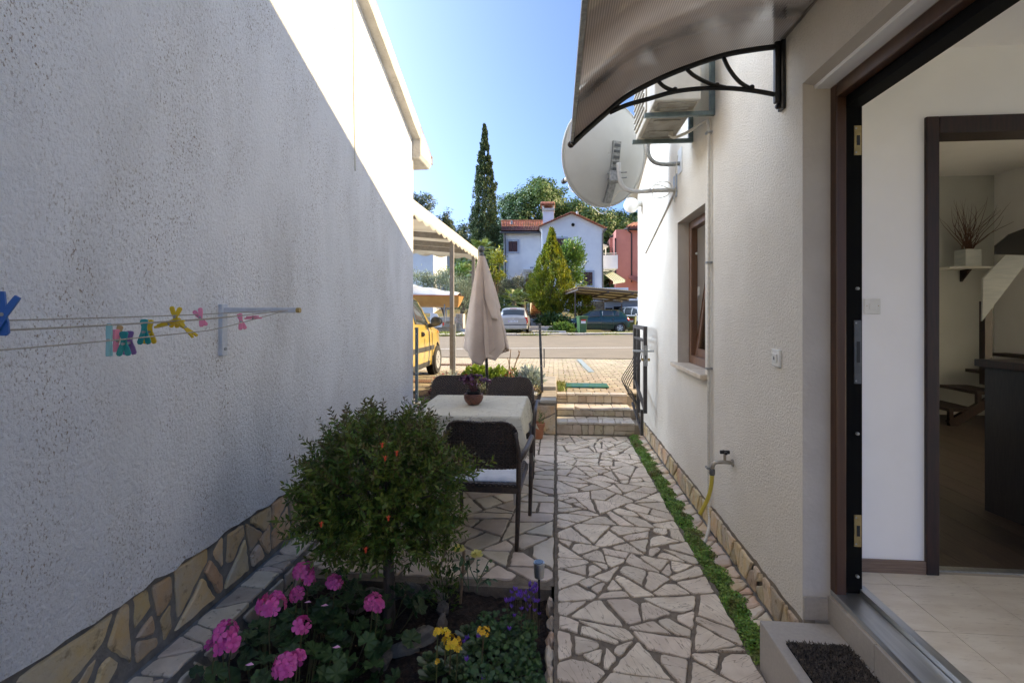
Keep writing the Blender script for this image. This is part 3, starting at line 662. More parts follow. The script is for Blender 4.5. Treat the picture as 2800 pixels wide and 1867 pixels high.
g = MB(); up = Vector((0,0,.022)); L_ = 0; g.uv = []; v = []
for i, p in enumerate(arcs):
    if i: L_ += (p-arcs[i-1]).length
    for y in (CY+.03, CYN): v.append((p.x, y, p.z+.022)); g.uv.append((L_, y))
g.add(v, [(2*i, 2*i+1, 2*i+3, 2*i+2) for i in range(len(arcs)-1)])
g.build('canopy_sheet', 'polycarbonate', cnp, smooth=True, solid=.006)
pm('bracket_black', (.010,.010,.011), rough=.38, bump=.1, bsc=80, bd=.002)
def bracket(y):
    sh = Vector((0, y-CY, 0)); at = lambda x, yy: PY(*Z3(x, yy), CY)+sh
    b = MB().tube([p+sh for p in arcs], .014, 8).build('bracket_arm', 'bracket_black', cnp, smooth=True)
    low = catmull([at(*q) for q in ((2150,885),(1900,838),(1650,812),(1400,815),(1150,845),(900,915),(720,965),(560,1035))], 5); low[0].x = RX
    MB().tube(low, .012, 8).build('bracket_brace', 'bracket_black', b, smooth=True)
    for pts in (((1600,520),(1660,640),(1760,760),(1900,840)), ((1260,630),(1340,700),(1480,770),(1620,805)), ((1000,740),(1050,790),(1120,825),(1200,838))):
        MB().tube(catmull([at(*q) for q in pts], 4), .010, 6).build('bracket_scroll', 'bracket_black', b, smooth=True)
    for q in ((1160,825),(1545,785),(1865,805)): MB().sphere(at(*q), .014, 8, 6).build('bracket_knob', 'bracket_black', b, smooth=True)
    pz = MB(); pz.box((RX-.045,y-.014,2.62),(RX-.018,y+.014,2.93)); pz.box((RX-.018,y-.028,2.585),(RX+.002,y+.028,2.935)); bevel(pz.build('wall_plate', 'bracket_black', b), .006)
    for z in (2.605, 2.905): MB().lathe([(.014,0),(.014,.012),(.008,.02)], 6, (RX-.018,y,z), (-1,0,0)).build('bolt', 'bracket_black', b)
bracket(CY); bracket(CYN+.1)
e = arcs[-1]; MB().bar((e.x,CY+.035,e.z+.022),(e.x,CYN,e.z+.022),.016,.030).build('front_trim', 'galv', cnp)
MB().bar((RX-.02,CY+.035,2.95),(RX-.02,CYN,2.95),.035,.03).build('wall_rail', 'aluminium', cnp)
MB().sphere((e.x-.004,CY+.04,e.z+.012), .018, 8, 6).build('end_cap', 'dark_wood', cnp, smooth=True)
# air conditioner
ac = thing('air_conditioner', 'cream outdoor air conditioner unit on green steel wall brackets', 'air conditioner', (RX-.3, 3.9, 3.0))
pm('ac_shell', (.64,.61,.53), (.56,.53,.45), sc=6, rough=.5); pm('ac_pan', (.42,.40,.34), (.28,.25,.20), sc=9, rough=.7, lo=.4, hi=.7)
ax0, ax1, ay0, ay1, az0, az1 = .665, .975, 3.46, 4.27, 3.03, 3.60
body = MB().box((ax0,ay0,az0),(ax1,ay1,az1)).build('body', 'ac_shell', ac); bevel(body, .012)
g = MB(); g.box((ax0+.03,ay0+.03,az0-.010),(ax1-.02,ay1-.03,az0-.001)); pan = g.build('base_pan', 'ac_pan', ac)
for yy in (3.55,3.78,4.0,4.15): MB().box((ax0+.06,yy,az0-.018),(ax1-.06,yy+.05,az0-.0102)).build('pan_rib', 'ac_pan', pan)
MB().lathe([(.02,0),(.02,.03),(.012,.035)], 12, (.90,4.03,az0-.012), (0,0,-1)).build('drain_spout', 'cream_plastic', pan)
gr = MB().box((ax0-.014,ay0+.28,az0+.05),(ax0-.001,ay1-.03,az1-.04)).build('fan_grille', 'ac_shell', ac); bevel(gr, .01)
for i in range(9):
    z = az0+.075+.05*i; MB().box((ax0-.024,ay0+.31,z),(ax0-.0142,ay1-.05,z+.014)).build('grille_bar', 'ac_pan', gr)
pm('bracket_green', (.16,.21,.195), (.12,.155,.15), sc=20, rough=.42, metal=.4)
for y in (3.62, 4.18):
    b = MB(); b.box((.625,y-.016,az0-.052),(RX,y+.016,az0-.020)); bo = bevel(b.build('support_arm', 'bracket_green', ac), .003)
    MB().box((RX-.034,y-.017,az0-.02),(RX-.001,y+.017,3.62)).build('support_post', 'bracket_green', bo)
    MB().box((.66,y-.013,az0-.0195),(.96,y+.013,az0-.011)).build('rubber_foot', 'cream_plastic', bo)
# corrugated drain hose
hs = thing('drain_hose', 'cream corrugated drain hose clipped down the right wall', 'hose', (RX-.02, 3.68, 0))
pts = catmull([Vector(p) for p in ((.905,4.03,2.985),(.92,3.98,2.955),(1.0,3.88,2.962),(RX-.03,3.74,2.985),(RX-.022,3.685,2.93),(RX-.02,3.68,2.7),(RX-.02,3.68,2.0),(RX-.02,3.682,1.3),(RX-.02,3.682,.7),(RX-.02,3.675,.28),(RX-.032,3.63,.10),(RX-.075,3.55,.035),(RX-.105,3.50,.02))], 40)
rr = [.0125+(.002 if i % 2 else 0) for i in range(len(pts))]
d2 = [pts[0]]; 
for p in pts:
    if (p-d2[-1]).length > .006: d2.append(p)
MB().tube(d2, [.0105+(.002 if i % 2 else 0) for i in range(len(d2))], 8).build('tube', 'cream_plastic', hs)
for z in (2.88, 1.95, 1.19, .48): MB().box((RX-.04,3.66,z-.007),(RX-.001,3.705,z+.007)).build('clip', 'galv', hs)
# satellite dish
dc = Vector((.47,4.93,3.13)); nrm_d = Vector((-.42,.86,.16)).normalized()
sd = thing('satellite_dish', 'large pale satellite dish on a bent white wall arm below the canopy', 'satellite dish', (RX, 4.77, 2.73))
ex = nrm_d.cross(Vector((0,0,1))).normalized(); ez = ex.cross(nrm_d).normalized()
pm('dish_paint', (.55,.55,.52), (.50,.50,.47), sc=3, rough=.5)
g = MB(); v = []; nr = 14; ns = 40
for i in range(nr+1):
    r = i/nr; dep = -.10*(1-r*r)
    for k in range(ns):
        q = 2*math.pi*k/ns; v.append(dc+ex*math.cos(q)*r*.46+ez*math.sin(q)*r*.50+nrm_d*dep)
f = [(i*ns+k, (i+1)*ns+k, (i+1)*ns+(k+1) % ns, i*ns+(k+1) % ns) for i in range(nr) for k in range(ns)]
g.add(v, f); g.build('reflector', 'dish_paint', sd, smooth=True, solid=.003)
g = MB(); g.tube([dc+ex*math.cos(2*math.pi*k/40)*.46+ez*math.sin(2*math.pi*k/40)*.50 for k in range(41)], .009, 6, False); g.build('rim', 'dish_paint', sd, smooth=True)
bk = dc-nrm_d*.105
sp = MB(); sp.bar(bk+ez*.12+ex*.06, bk-ez*.22+ex*.06-nrm_d*-.01, .085, .03, up=nrm_d); sp.bar(bk-ez*.22+ex*.06, dc-ez*.46+ex*.05-nrm_d*.03, .075, .03, up=nrm_d)
spo = sp.build('spine', 'galv', sd)
for k in range(7):
    c = bk+ez*(.08-.055*k)+ex*.062-nrm_d*.017; MB().bar(c-ex*.03, c+ex*.03, .006, .024, up=ez).build('spine_slot', 'grey_metal', spo)
arm = catmull([Vector(p) for p in ((RX,4.77,2.735),(.90,4.77,2.73),(.74,4.77,2.725),(.64,4.77,2.76),(.595,4.77,2.85),(.585,4.77,3.0))], 6)
pm('arm_paint', (.62,.62,.60), (.52,.52,.50), sc=30, rough=.5)
MB().tube(arm, .021, 12).build('wall_arm', 'arm_paint', sd, smooth=True)
MB().box((RX-.006,4.70,2.66),(RX+.004,4.84,2.87)).build('wall_plate', 'galv', sd)
cl = MB(); cl.box((.50,4.76,2.83),(.60,4.86,2.93)); clo = bevel(cl.build('clamp', 'galv', sd), .006)
for z in (2.855, 2.905): MB().tube([(.48,4.79,z),(.66,4.75,z)], .006, 6).build('clamp_bolt', 'galv', clo)
lb = dc-ez*.49; lt = Vector((.13,5.45,3.05))
MB().tube([lb+ex*.0, lb+(lt-lb)*.5-Vector((0,0,.01)), lt-Vector((0,0,.05))], .011, 8).build('feed_arm', 'arm_paint', sd)
ln = MB().lathe([(.022,-.06),(.026,-.02),(.026,.02),(.034,.03),(.034,.055),(.02,.06)], 14, lt, (dc-lt)).build('feed_horn', 'white_plastic', sd, smooth=True, ang=40)
MB().lathe([(.028,-.09),(.03,-.065),(.03,-.05)], 12, lt+Vector((-.01,0,-.01)), (dc-lt)).build('feed_collar', 'black_plastic', ln)
cab = catmull([lt-Vector((0,0,.05)), lt+Vector((.02,-.1,-.16)), (lt+lb)/2+Vector((0,0,-.06)), lb+Vector((.02,-.05,-.09)), Vector((.56,4.74,2.70)), Vector((.64,4.74,2.73)), Vector((.80,4.735,2.70)), Vector((.95,4.72,2.80)), Vector((1.06,4.74,2.78)), Vector((1.03,4.75,2.68)), Vector((.90,4.74,2.66)), Vector((.93,4.75,2.78)), Vector((1.09,4.74,2.72))], 6)
MB().tube(cab, .0042, 5).build('cable', 'cream_plastic', sd)
MB().bar((RX-.008,4.78,2.71), (RX-.008,6.31,2.32), .016, .018, up=(1,0,0)).build('cable_trunk', 'trowelled', sd)
# bare antenna arm above
aa = thing('antenna_arm', 'short bent galvanised antenna arm on a wall plate under the air conditioner', 'antenna arm', (RX, 4.62, 2.95))
MB().tube(catmull([Vector(p) for p in ((RX,4.60,2.93),(.98,4.60,2.925),(.88,4.60,2.95),(.83,4.60,3.03),(.82,4.60,3.2))], 6), .019, 12).build('pipe', 'galv', aa, smooth=True)
MB().box((RX-.006,4.52,2.84),(RX+.004,4.66,3.06)).build('wall_plate', 'white_plastic', aa)
MB().tube(catmull([Vector(p) for p in ((RX-.03,4.56,2.99),(RX-.04,4.6,2.85),(RX-.02,4.7,2.70),(RX-.012,4.76,2.62),(RX-.02,4.77,2.78))], 6), .0042, 5).build('cable', 'cream_plastic', aa)
# globe lamp
gl_ = thing('globe_lamp', 'white glass globe wall lamp near the far corner of the right house', 'lamp', (RX, 6.62, 2.97))
pm('opal', (.80,.79,.75), rough=.12, spec=.5)
MB().sphere((.975,6.62,2.985), .098, 24, 14).build('globe', 'opal', gl_, smooth=True)
MB().lathe([(.045,0),(.045,.05),(.035,.06)], 16, (RX,6.62,3.01), (-1,0,-.1)).build('base', 'white_plastic', gl_, smooth=True, ang=40)
# doorbell
bell = thing('doorbell', 'square cream doorbell switch with bell symbol on the right wall', 'doorbell', (RX, 2.615, 1.365))
g = MB(); g.box((RX-.012,2.572,1.322),(RX+.001,2.658,1.408)); bevel(g.build('plate', 'white_plastic', bell), .003)
g = MB(); g.box((RX-.018,2.592,1.342),(RX-.0122,2.638,1.388)); bt = bevel(g.build('button', 'white_plastic', bell), .002)
MB().prism([(-.008,-.008),(.008,-.008),(.006,-.003),(.006,.004),(.002,.010),(-.002,.010),(-.006,.004),(-.006,-.003)], (RX-.0182,2.615,1.364), (0,1,0), (0,0,1), (-1,0,0), .0008).build('bell_symbol', 'grey_metal', bt)
# tap with hose
tap = thing('garden_tap', 'metal garden tap with a yellow hose end on the right wall', 'tap', (RX, 3.25, .644))
pm('tap_metal', (.45,.42,.36), (.32,.28,.22), sc=40, rough=.4, metal=.8); pm('hose_yellow', (.56,.46,.07), (.46,.37,.06), sc=12, rough=.4)
MB().tube(catmull([Vector(p) for p in ((RX,3.25,.645),(1.05,3.25,.648),(1.0,3.255,.64),(.985,3.26,.60))], 5), .012, 10).build('spout', 'tap_metal', tap, smooth=True)
MB().lathe([(.024,0),(.022,.008)], 14, (RX,3.25,.645), (-1,0,0)).build('rosette', 'tap_metal', tap)
MB().tube([(1.06,3.25,.655),(1.06,3.25,.70)], .009, 8).build('stem', 'tap_metal', tap)
g = MB(); g.box((1.03,3.242,.70),(1.09,3.258,.722)); g.box((1.052,3.22,.70),(1.068,3.28,.718)); bevel(g.build('handle', 'black_plastic', tap), .004)
MB().lathe([(.015,0),(.018,.008),(.018,.03),(.014,.04)], 12, (.985,3.26,.60), (0,0,-1)).build('hose_connector', 'grey_metal', tap)
MB().tube(catmull([Vector(p) for p in ((.985,3.26,.565),(.982,3.265,.50),(.97,3.28,.42),(.945,3.30,.34),(.925,3.315,.29))], 6), .0125, 12).build('hose_end', 'hose_yellow', tap, smooth=True)
# gate standing open along the wall
gt = thing('iron_gate', 'dark grey iron gate with bulging bars standing open against the right wall', 'gate', (1.0, 6.4, .2))
GX = .99; yn, yfar = 5.68, 6.42
g = MB(); g.box((GX-.02,yn-.02,.46),(GX+.02,yn+.02,1.39)); bevel(g.build('lock_stile', 'dark_metal', gt), .003)
g = MB(); g.box((GX-.02,yfar-.02,.62),(GX+.02,yfar+.02,1.39)); bevel(g.build('hinge_stile', 'dark_metal', gt), .003)
MB().bar((GX,yn-.022,1.41),(GX,yfar+.022,1.41),.042,.04).build('top_rail', 'dark_metal', gt)
MB().bar((GX,yn+.021,1.27),(GX,yfar-.021,1.27),.03,.03).build('mid_rail', 'dark_metal', gt)
MB().bar((GX,yn+.021,.50),(GX,yfar-.021,.72),.03,.04).build('low_rail', 'dark_metal', gt)
g = MB(); g.box((GX-.045,yn+.03,.20),(GX-.012,yn+.06,.49)); g.build('toe_stile', 'dark_metal', gt)
MB().bar((GX-.03,yn+.06,.24),(GX-.03,yfar,.44),.025,.025).build('toe_rail', 'dark_metal', gt)
for i in range(6):
    t = (i+.5)/6; y = yn+.06+(yfar-yn-.1)*t; zl = .24+.2*t
    pts = catmull([Vector(p) for p in ((GX-.016,y,1.27),(GX-.018,y,1.10),(GX-.06,y,.96),(GX-.17,y,.72+.06*t),(GX-.15,y,.62+.08*t),(GX-.06,y,.52+.10*t),(GX-.032,y,.42+.12*t),(GX-.03,y,zl))], 5)
    MB().tube(pts, .0055, 6).build('bar', 'dark_metal', gt)
lk = MB().box((GX-.022,yn-.034,.99),(GX+.022,yn-.0205,1.22)).build('lock', 'galv', gt)
MB().box((GX-.006,yn-.036,1.07),(GX+.006,yn-.0342,1.11)).build('keyhole', 'black_plastic', lk)
MB().tube([(GX-.14,yn-.012,1.155),(GX+.095,yn-.012,1.155)], .011, 8).build('handle', 'aluminium', lk)
MB().box((GX-.04,yn-.018,1.045),(GX+.05,yn+.01,1.075)).build('cylinder', 'brass', lk)
gp = thing('gate_post', 'slim dark gate post fixed to the house wall behind the open gate', 'post', (1.06, 6.5, .4))
MB().box((1.03,6.50,.30),(1.07,6.54,1.40)).build('post', 'dark_metal', gp)
MB().box((1.02,6.43,1.0),(1.03,6.50,1.04)).build('hinge', 'dark_metal', gp)
# doorstep and mat
ds = thing('doorstep', 'grey tiled doorstep below the open front door', 'step', (1.1, 1.9, 0))
core = MB().box((.925,1.0,-.2),(RX+.105,2.322,.196)).build('step_core', 'grout', ds)
y = 2.328
while y > 1.05:
    MB().box((.912,y-.597,-.05),(.9245,y,.208)).build('riser_tile', 'step_tile', core)
    MB().box((.9135,y-.597,.1965),(RX+.105,y,.2105)).build('tread_tile', 'step_tile', core); y -= .60
MB().box((.93,2.3225,-.05),(RX-.13+.12,2.334,.208)).build('end_tile', 'step_tile', core)
pm('mat_fibre', (.115,.095,.08), (.07,.06,.052), sc=60, rough=.95, isl=.4)
mt = thing('door_mat', 'dark grey looped doormat on the tiled doorstep', 'mat', (1.1, 1.7, .21))
MB().box((.955,1.3,.2115),(RX+.09,2.17,.218)).build('backing', 'black_rubber', mt)
n = 16000; C_ = np.stack([rng.uniform(.956,RX+.089,n), rng.uniform(1.35,2.17,n), np.full(n,.217)], 1); D_ = np.stack([rng.normal(0,.8,n), rng.normal(0,.8,n), np.ones(n)], 1)
fast_mesh('fibre', *leaf_arrays(C_, D_, .014, .3, 0), 'mat_fibre', mt, kind='stuff')
# light switch in the hall
sw = thing('light_switch', 'cream square light switch on the white hall wall', 'switch', (1.47, PYW, 1.63))
g = MB(); g.box((1.462,PYW-.009,1.586),(1.536,PYW,1.660)); bevel(g.build('plate', 'white_plastic', sw), .003)
g = MB(); g.box((1.483,PYW-.013,1.607),(1.515,PYW-.0092,1.639)); bevel(g.build('rocker', 'white_plastic', sw), .002)
for x in (1.473, 1.525): MB().lathe([(.002,0),(.002,.002)], 8, (x,PYW-.009,1.626), (0,-1,0)).build('screw', 'brass', sw)
# ---------------- things in the room behind
def RP(x, y, d): return P(2200+x/2.24, 467+y/2.24, d)
cb = thing('dark_counter', 'dark wood kitchen counter end seen through the inner doorway', 'counter', (2.6, 3.6, HF))
c0 = P(2680,1391,3.12); c1 = P(2800,1440,2.86); dcb = (c1-c0); dcb.z = 0; dcb.normalize(); bn = Vector((-dcb.y, dcb.x, 0))
if bn.x < 0: bn = -bn
rm = Matrix(((dcb.x,bn.x,0,c0.x),(dcb.y,bn.y,0,c0.y),(0,0,1,0),(0,0,0,1)))
MB().box((.015,.015,HF),(.75,.5,1.255), rm).build('body', 'dark_cabinet', cb)
bevel(MB().box((-.02,-.02,1.256),(.8,.55,1.30), rm).build('worktop', 'dark_wood', cb), .004)
stairs = thing('staircase', 'dark wooden open staircase with a white handrail board in the back room', 'staircase', (3.0, 5.2, HF))
s0 = P(2590,1160,5.4); sdx = Vector((.92,-.05,0)).normalized()
for k in range(6):
    a = s0+sdx*(.27*k); z = HF+.19*(k+1)
    MB().box((a.x,a.y-.02,z-.035),(a.x+.30,a.y+.5,z)).build('tread', 'dark_wood', stairs)
    MB().box((a.x+.01,a.y-.02,z-.19),(a.x+.05,a.y+.02,z-.035)).build('upright', 'dark_wood', stairs)
MB().bar(s0+Vector((.02,0,.0)), s0+Vector((1.7,-.09,1.16)), .05, .09).build('stringer', 'dark_wood', stairs)
hb = [RP(1085,660,4.9), RP(1205,515,4.9), RP(1420,400,4.6), RP(1420,560,4.6), RP(1080,920,4.9)]
O = hb[0]; exx = Vector((.96,-.28,0)).normalized()
poly = [((p-O).dot(exx), p.z-O.z) for p in hb]
brd = MB().prism(poly, O, exx, (0,0,1), exx.cross(Vector((0,0,1))), .03).build('handrail_board', 'white_wood', stairs)
a = RP(1140,860,4.95); MB().box((a.x-.02,a.y+.04,HF+.5),(a.x+.05,a.y+.11,a.z+.1)).build('newel', 'dark_wood', stairs)
hb = [RP(1190,455,4.7), RP(1302,378,4.6), RP(1420,330,4.6), RP(1420,515,4.6), RP(1190,510,4.7)]; O = hb[0]
MB().prism([((p-O).dot(exx), p.z-O.z) for p in hb], O+Vector((0,.05,0)), exx, (0,0,1), exx.cross(Vector((0,0,1))), .03).build('upper_stringer', 'black_plastic', stairs)
sh = thing('wall_shelf', 'small white wall shelf with dark bracket in the back room', 'shelf', RP(1010,595,5.8))
c = RP(1010,595,5.8); MB().box((c.x-.30,c.y-.12,c.z-.012),(c.x+.32,6.419,c.z+.012)).build('board', 'white_plastic', sh)
MB().prism([(0,0),(0,-.14),(-.14,0)], (c.x+.02,6.418,c.z-.0125), (0,1,0), (0,0,1), (1,0,0), .03).build('bracket', 'dark_wood', sh)
vz = thing('branch_vase', 'pale square vase of dry curly twigs on the wall shelf', 'vase', (c.x,c.y,c.z+.012))
vc = Vector((c.x-.02,c.y,c.z+.0125)); bevel(MB().box((vc.x-.085,vc.y-.085,vc.z),(vc.x+.085,vc.y+.085,vc.z+.20)).build('pot', 'white_wood', vz), .008)
pm('twig', (.09,.045,.03), (.14,.07,.045), sc=20, rough=.8)
random.seed(3)
for k in range(34):
    p = vc+Vector((random.uniform(-.05,.05),random.uniform(-.05,.05),.19)); dr = Vector((random.gauss(0,.42),random.gauss(0,.2)-.05,1.25)); pts = [p.copy()]
    if k < 3: dr = Vector((.9,-.1,.8))
    for s_ in range(9):
        p = p+dr.normalized()*random.uniform(.05,.08); dr += Vector((random.gauss(0,.28),random.gauss(0,.2),random.gauss(.06,.15))); pts.append(p.copy())
    MB().tube(pts, [.006-.0006*i for i in range(len(pts))], 4).build('twig', 'twig', vz)
# ================================================================== CLOTHES LINE ON THE LEFT WALL
cbk = thing('clothesline_bracket', 'white metal clothesline bracket bolted to the left wall', 'bracket', (LX, 2.38, 1.4))
pm('bracket_white', (.55,.57,.60), (.46,.48,.51), sc=20, rough=.5, c4=(.30,.17,.08), sc4=25, lo4=.66, hi4=.75)
bevel(MB().box((LX-.01,2.355,1.375),(LX+.022,2.395,1.635)).build('wall_plate', 'bracket_white', cbk), .003)
bevel(MB().box((LX+.021,2.362,1.592),(-1.29,2.388,1.618)).build('arm', 'bracket_white', cbk), .003)
MB().lathe([(.013,0),(.013,.018)], 8, (-1.29,2.375,1.605), (1,0,0)).build('end_cap', 'brass', cbk)
MB().lathe([(.008,0),(.008,.006)], 8, (LX+.022,2.375,1.41), (1,0,0)).build('bolt', 'galv', cbk)
pm('cord', (.40,.37,.31), (.28,.25,.20), sc=200, rough=.9)
LN = {'a': (-1.34,1.555,1.53), 'b': (-1.36,1.59,1.55), 'c': (-1.42,1.60,1.575), 'd': (-1.33,1.60,1.535)}
def line_pt(k, y):
    x, z0, zm = LN[k]; ya, yb = 2.375, -.9; t = (y-ya)/(yb-ya); return Vector((x+(.05*t), y, z0+(1.62-z0)*0+ (zm-1.62)*4*t*(1-t)*.55+ (1.605-z0)*(1-min(1,t*6))))
LBL = {'a': 'lowest slack clothesline cord hung with teal and purple pegs', 'b': 'taut clothesline cord hung with the yellow pegs', 'c': 'upper clothesline cord nearest the left wall', 'd': 'clothesline cord holding the pale blue peg'}
for k in LN:
    pts = [line_pt(k, 2.375-(3.275)*i/40) for i in range(41)]
    tag(MB().tube(pts, .0022, 5).build('clothesline', 'cord'), LBL[k], 'clothesline', 'clothesline cords')
for nm, c in (('teal',(.01,.30,.29)), ('paleblue',(.20,.42,.44)), ('purple',(.22,.11,.32)), ('yellow',(.72,.50,.02)), ('pink',(.72,.22,.32)), ('blue',(.01,.10,.34)), ('wood',(.48,.30,.13))):
    pm('peg_'+nm, c, rough=.35, trans=.25 if nm in ('teal','yellow','purple') else 0)
def prong_mesh(Lp, wide, dp, side, slim):
    pts = [(-.0,.5),(.25,.5),(.5,.42),(.62,.38),(1,1),(1,1)]
    prof = [(0,.004),(.06,.0075),(.30,.0072),(.5,.005),(.72,.0075 if not slim else .005),(.93,.008 if not slim else .0045),(1,.004)]
    o = []
    for t, wd in prof: o.append((-wd*wide, -t*Lp))
    for t, wd in prof[::-1]: o.append((wd*wide, -t*Lp))
    return o
def peg(u, v, X, Lp, col, label, up=(0,0,1), spread=16, slim=False, yaw=0, wide=1.0, open_up=False):
    """a clothes peg gripping the cord at the pixel, on the plane X of its cord"""
    c = PX(u, v, X); th = thing('clothes_peg', label, 'clothes peg', c, 'clothes pegs on the line')
    up = Vector(up).normalized(); sd_ = Vector((math.cos(yaw), math.sin(yaw), 0)); sd_ = (sd_-up*sd_.dot(up)).normalized(); nn = sd_.cross(up)
    for s in (-1, 1):
        a = R(spread/2)*s; u2 = (up*math.cos(a)+sd_*math.sin(a)); s2 = (sd_*math.cos(a)-up*math.sin(a))
        pol = prong_mesh(Lp, wide, .006, s, slim); O = c+u2*Lp*.38+nn*(.0035*s)-s2*(-.0)
        MB().prism(pol, O-nn*.003, s2, u2, nn, .006, .001).build('prong', 'peg_'+col, th)
    MB().lathe([(.0045,-.008),(.0045,.008)], 10, c-up*Lp*.12, nn).build('spring', 'galv', th)
r8 = lambda x, y: (x/2.6133, 700+y/2.6133)
peg(*r8(780,570), -1.33, .098, 'paleblue', 'tall pale blue clothes peg hanging first from the left', spread=5, slim=True, yaw=.4, wide=1.0)
peg(*r8(828,585), -1.36, .070, 'pink', 'pale pink clothes peg half hidden behind the pale blue peg', spread=10, yaw=1.2)
peg(*r8(850,545), -1.42, .060, 'wood', 'small wooden clothes peg behind the pale blue peg', up=(.2,0,1), spread=6, yaw=.8, slim=True)
peg(*r8(884,605), -1.34, .078, 'teal', 'translucent teal clothes peg hanging in front of the purple peg', spread=28, yaw=.35)
peg(*r8(925,600), -1.40, .080, 'purple', 'purple clothes peg hanging behind the lower teal peg', spread=28, yaw=.35)
peg(*r8(1030,520), -1.345, .084, 'teal', 'translucent teal clothes peg hanging in front of a yellow peg', spread=26, yaw=.3)
peg(*r8(1068,520), -1.41, .086, 'yellow', 'translucent yellow clothes peg hanging behind the upper teal peg', spread=30, yaw=.3)
peg(*r8(1185,485), -1.36, .100, 'yellow', 'yellow clothes peg lying on its side along the cord', up=(-.97,0,-.25), spread=22, yaw=1.2, slim=True)
peg(*r8(1310,500), -1.37, .098, 'yellow', 'yellow clothes peg leaning with its jaws down to the right', up=(-.75,0,.62), spread=16, yaw=.6, slim=True)
peg(*r8(1250,455), -1.42, .082, 'yellow', 'pale yellow clothes peg upside down with its handles up', up=(-.1,0,-1), spread=38, yaw=.3)
peg(*r8(1440,455), -1.40, .076, 'pink', 'pink clothes peg upside down left of the wall bracket', up=(.42,0,-.9), spread=34, yaw=.3)
peg(*r8(1720,455), -1.37, .072, 'pink', 'pink clothes peg hanging right of the bracket plate', up=(-.25,0,1), spread=24, yaw=.4)
peg(*r8(1795,440), -1.34, .070, 'pink', 'pink clothes peg lying sideways at the end of the bracket arm', up=(-1,0,-.05), spread=36, yaw=1.0)
peg(*r8(15,450), -1.30, .105, 'blue', 'dark blue clothes peg cut by the left edge of the picture', up=(-.35,0,-1), spread=34, yaw=.3, slim=True, wide=1.5)
# ================================================================== PATIO FURNITURE
pm('rattan', (.040,.027,.021), (.07,.048,.037), sc=60, rough=.42, spec=.5)
pm('cloth_cream', (.66,.62,.50), (.62,.575,.45), sc=9, rough=.75, bump=.15, bsc=40, bd=.004, c4=(.47,.42,.33), sc4=9, ln4=.014)
pm('cushion', (.66,.68,.72), (.60,.62,.66), sc=20, rough=.9, bump=.5, bsc=30, bd=.01)
pm('white_leg', (.60,.58,.53), rough=.5)
pm('terracotta', (.42,.17,.085), (.34,.13,.065), sc=12, rough=.8, bump=.1)
pm('leaf_dark', (.035,.075,.018), (.06,.11,.025), sc=8, rough=.5, isl=.35, hue=.03, trans=.25)
# table (white garden table under the cloth)
tb = thing('garden_table', 'white legged garden table under a cream cloth on the patio', 'table', (-.755, 4.55, 0))
MB().box((-1.2,4.06,.70),(-.31,5.04,.732)).build('table_top', 'white_leg', tb)
for x, y in ((-1.14,4.12),(-.365,4.10),(-1.14,4.98),(-.36,4.98)): MB().tube([(x,y,.70),(x+(.03 if x > -.7 else -.03),y,0)], [.024,.018], 10).build('leg', 'white_leg', tb)
a_, b_2, ov = .45, .495, .26; cx_, cy_ = -.755, 4.55
def cloth(u, v):
    x = (u*2-1)*(a_+ov); y = (v*2-1)*(b_2+ov); dx = max(abs(x)-a_, 0); dy = max(abs(y)-b_2, 0); sx = 1 if x > 0 else -1; sy = 1 if y > 0 else -1
    dr = max(dx, dy)+.42*min(dx, dy); fl = min(dx, dy)/ov
    wv = .012*math.sin(x*17+1)*min(1, dy/.1) + .012*math.sin(y*15)*min(1, dx/.1)
    ox = min(abs(x), a_)+(.012+.10*dx if dx > 0 else 0)*(1)+.10*fl*(dx > 0)+wv*(dx > 0)
    oy = min(abs(y), b_2)+(.012+.10*dy if dy > 0 else 0)+.03*fl*(dy > 0)+wv*(dy > 0)
    rnd_ = .004*math.sin(x*9+y*4)
    return (cx_+sx*ox, cy_+sy*oy, .741+(0 if dr > 0 else .0)-dr*.97+(rnd_*.2 if dr == 0 else 0))
g = MB(); g.grid(cloth, 90, 90)
tag(g.build('tablecloth', 'cloth_cream', smooth=True, solid=.002), 'cream patterned tablecloth hanging over the garden table', 'tablecloth')
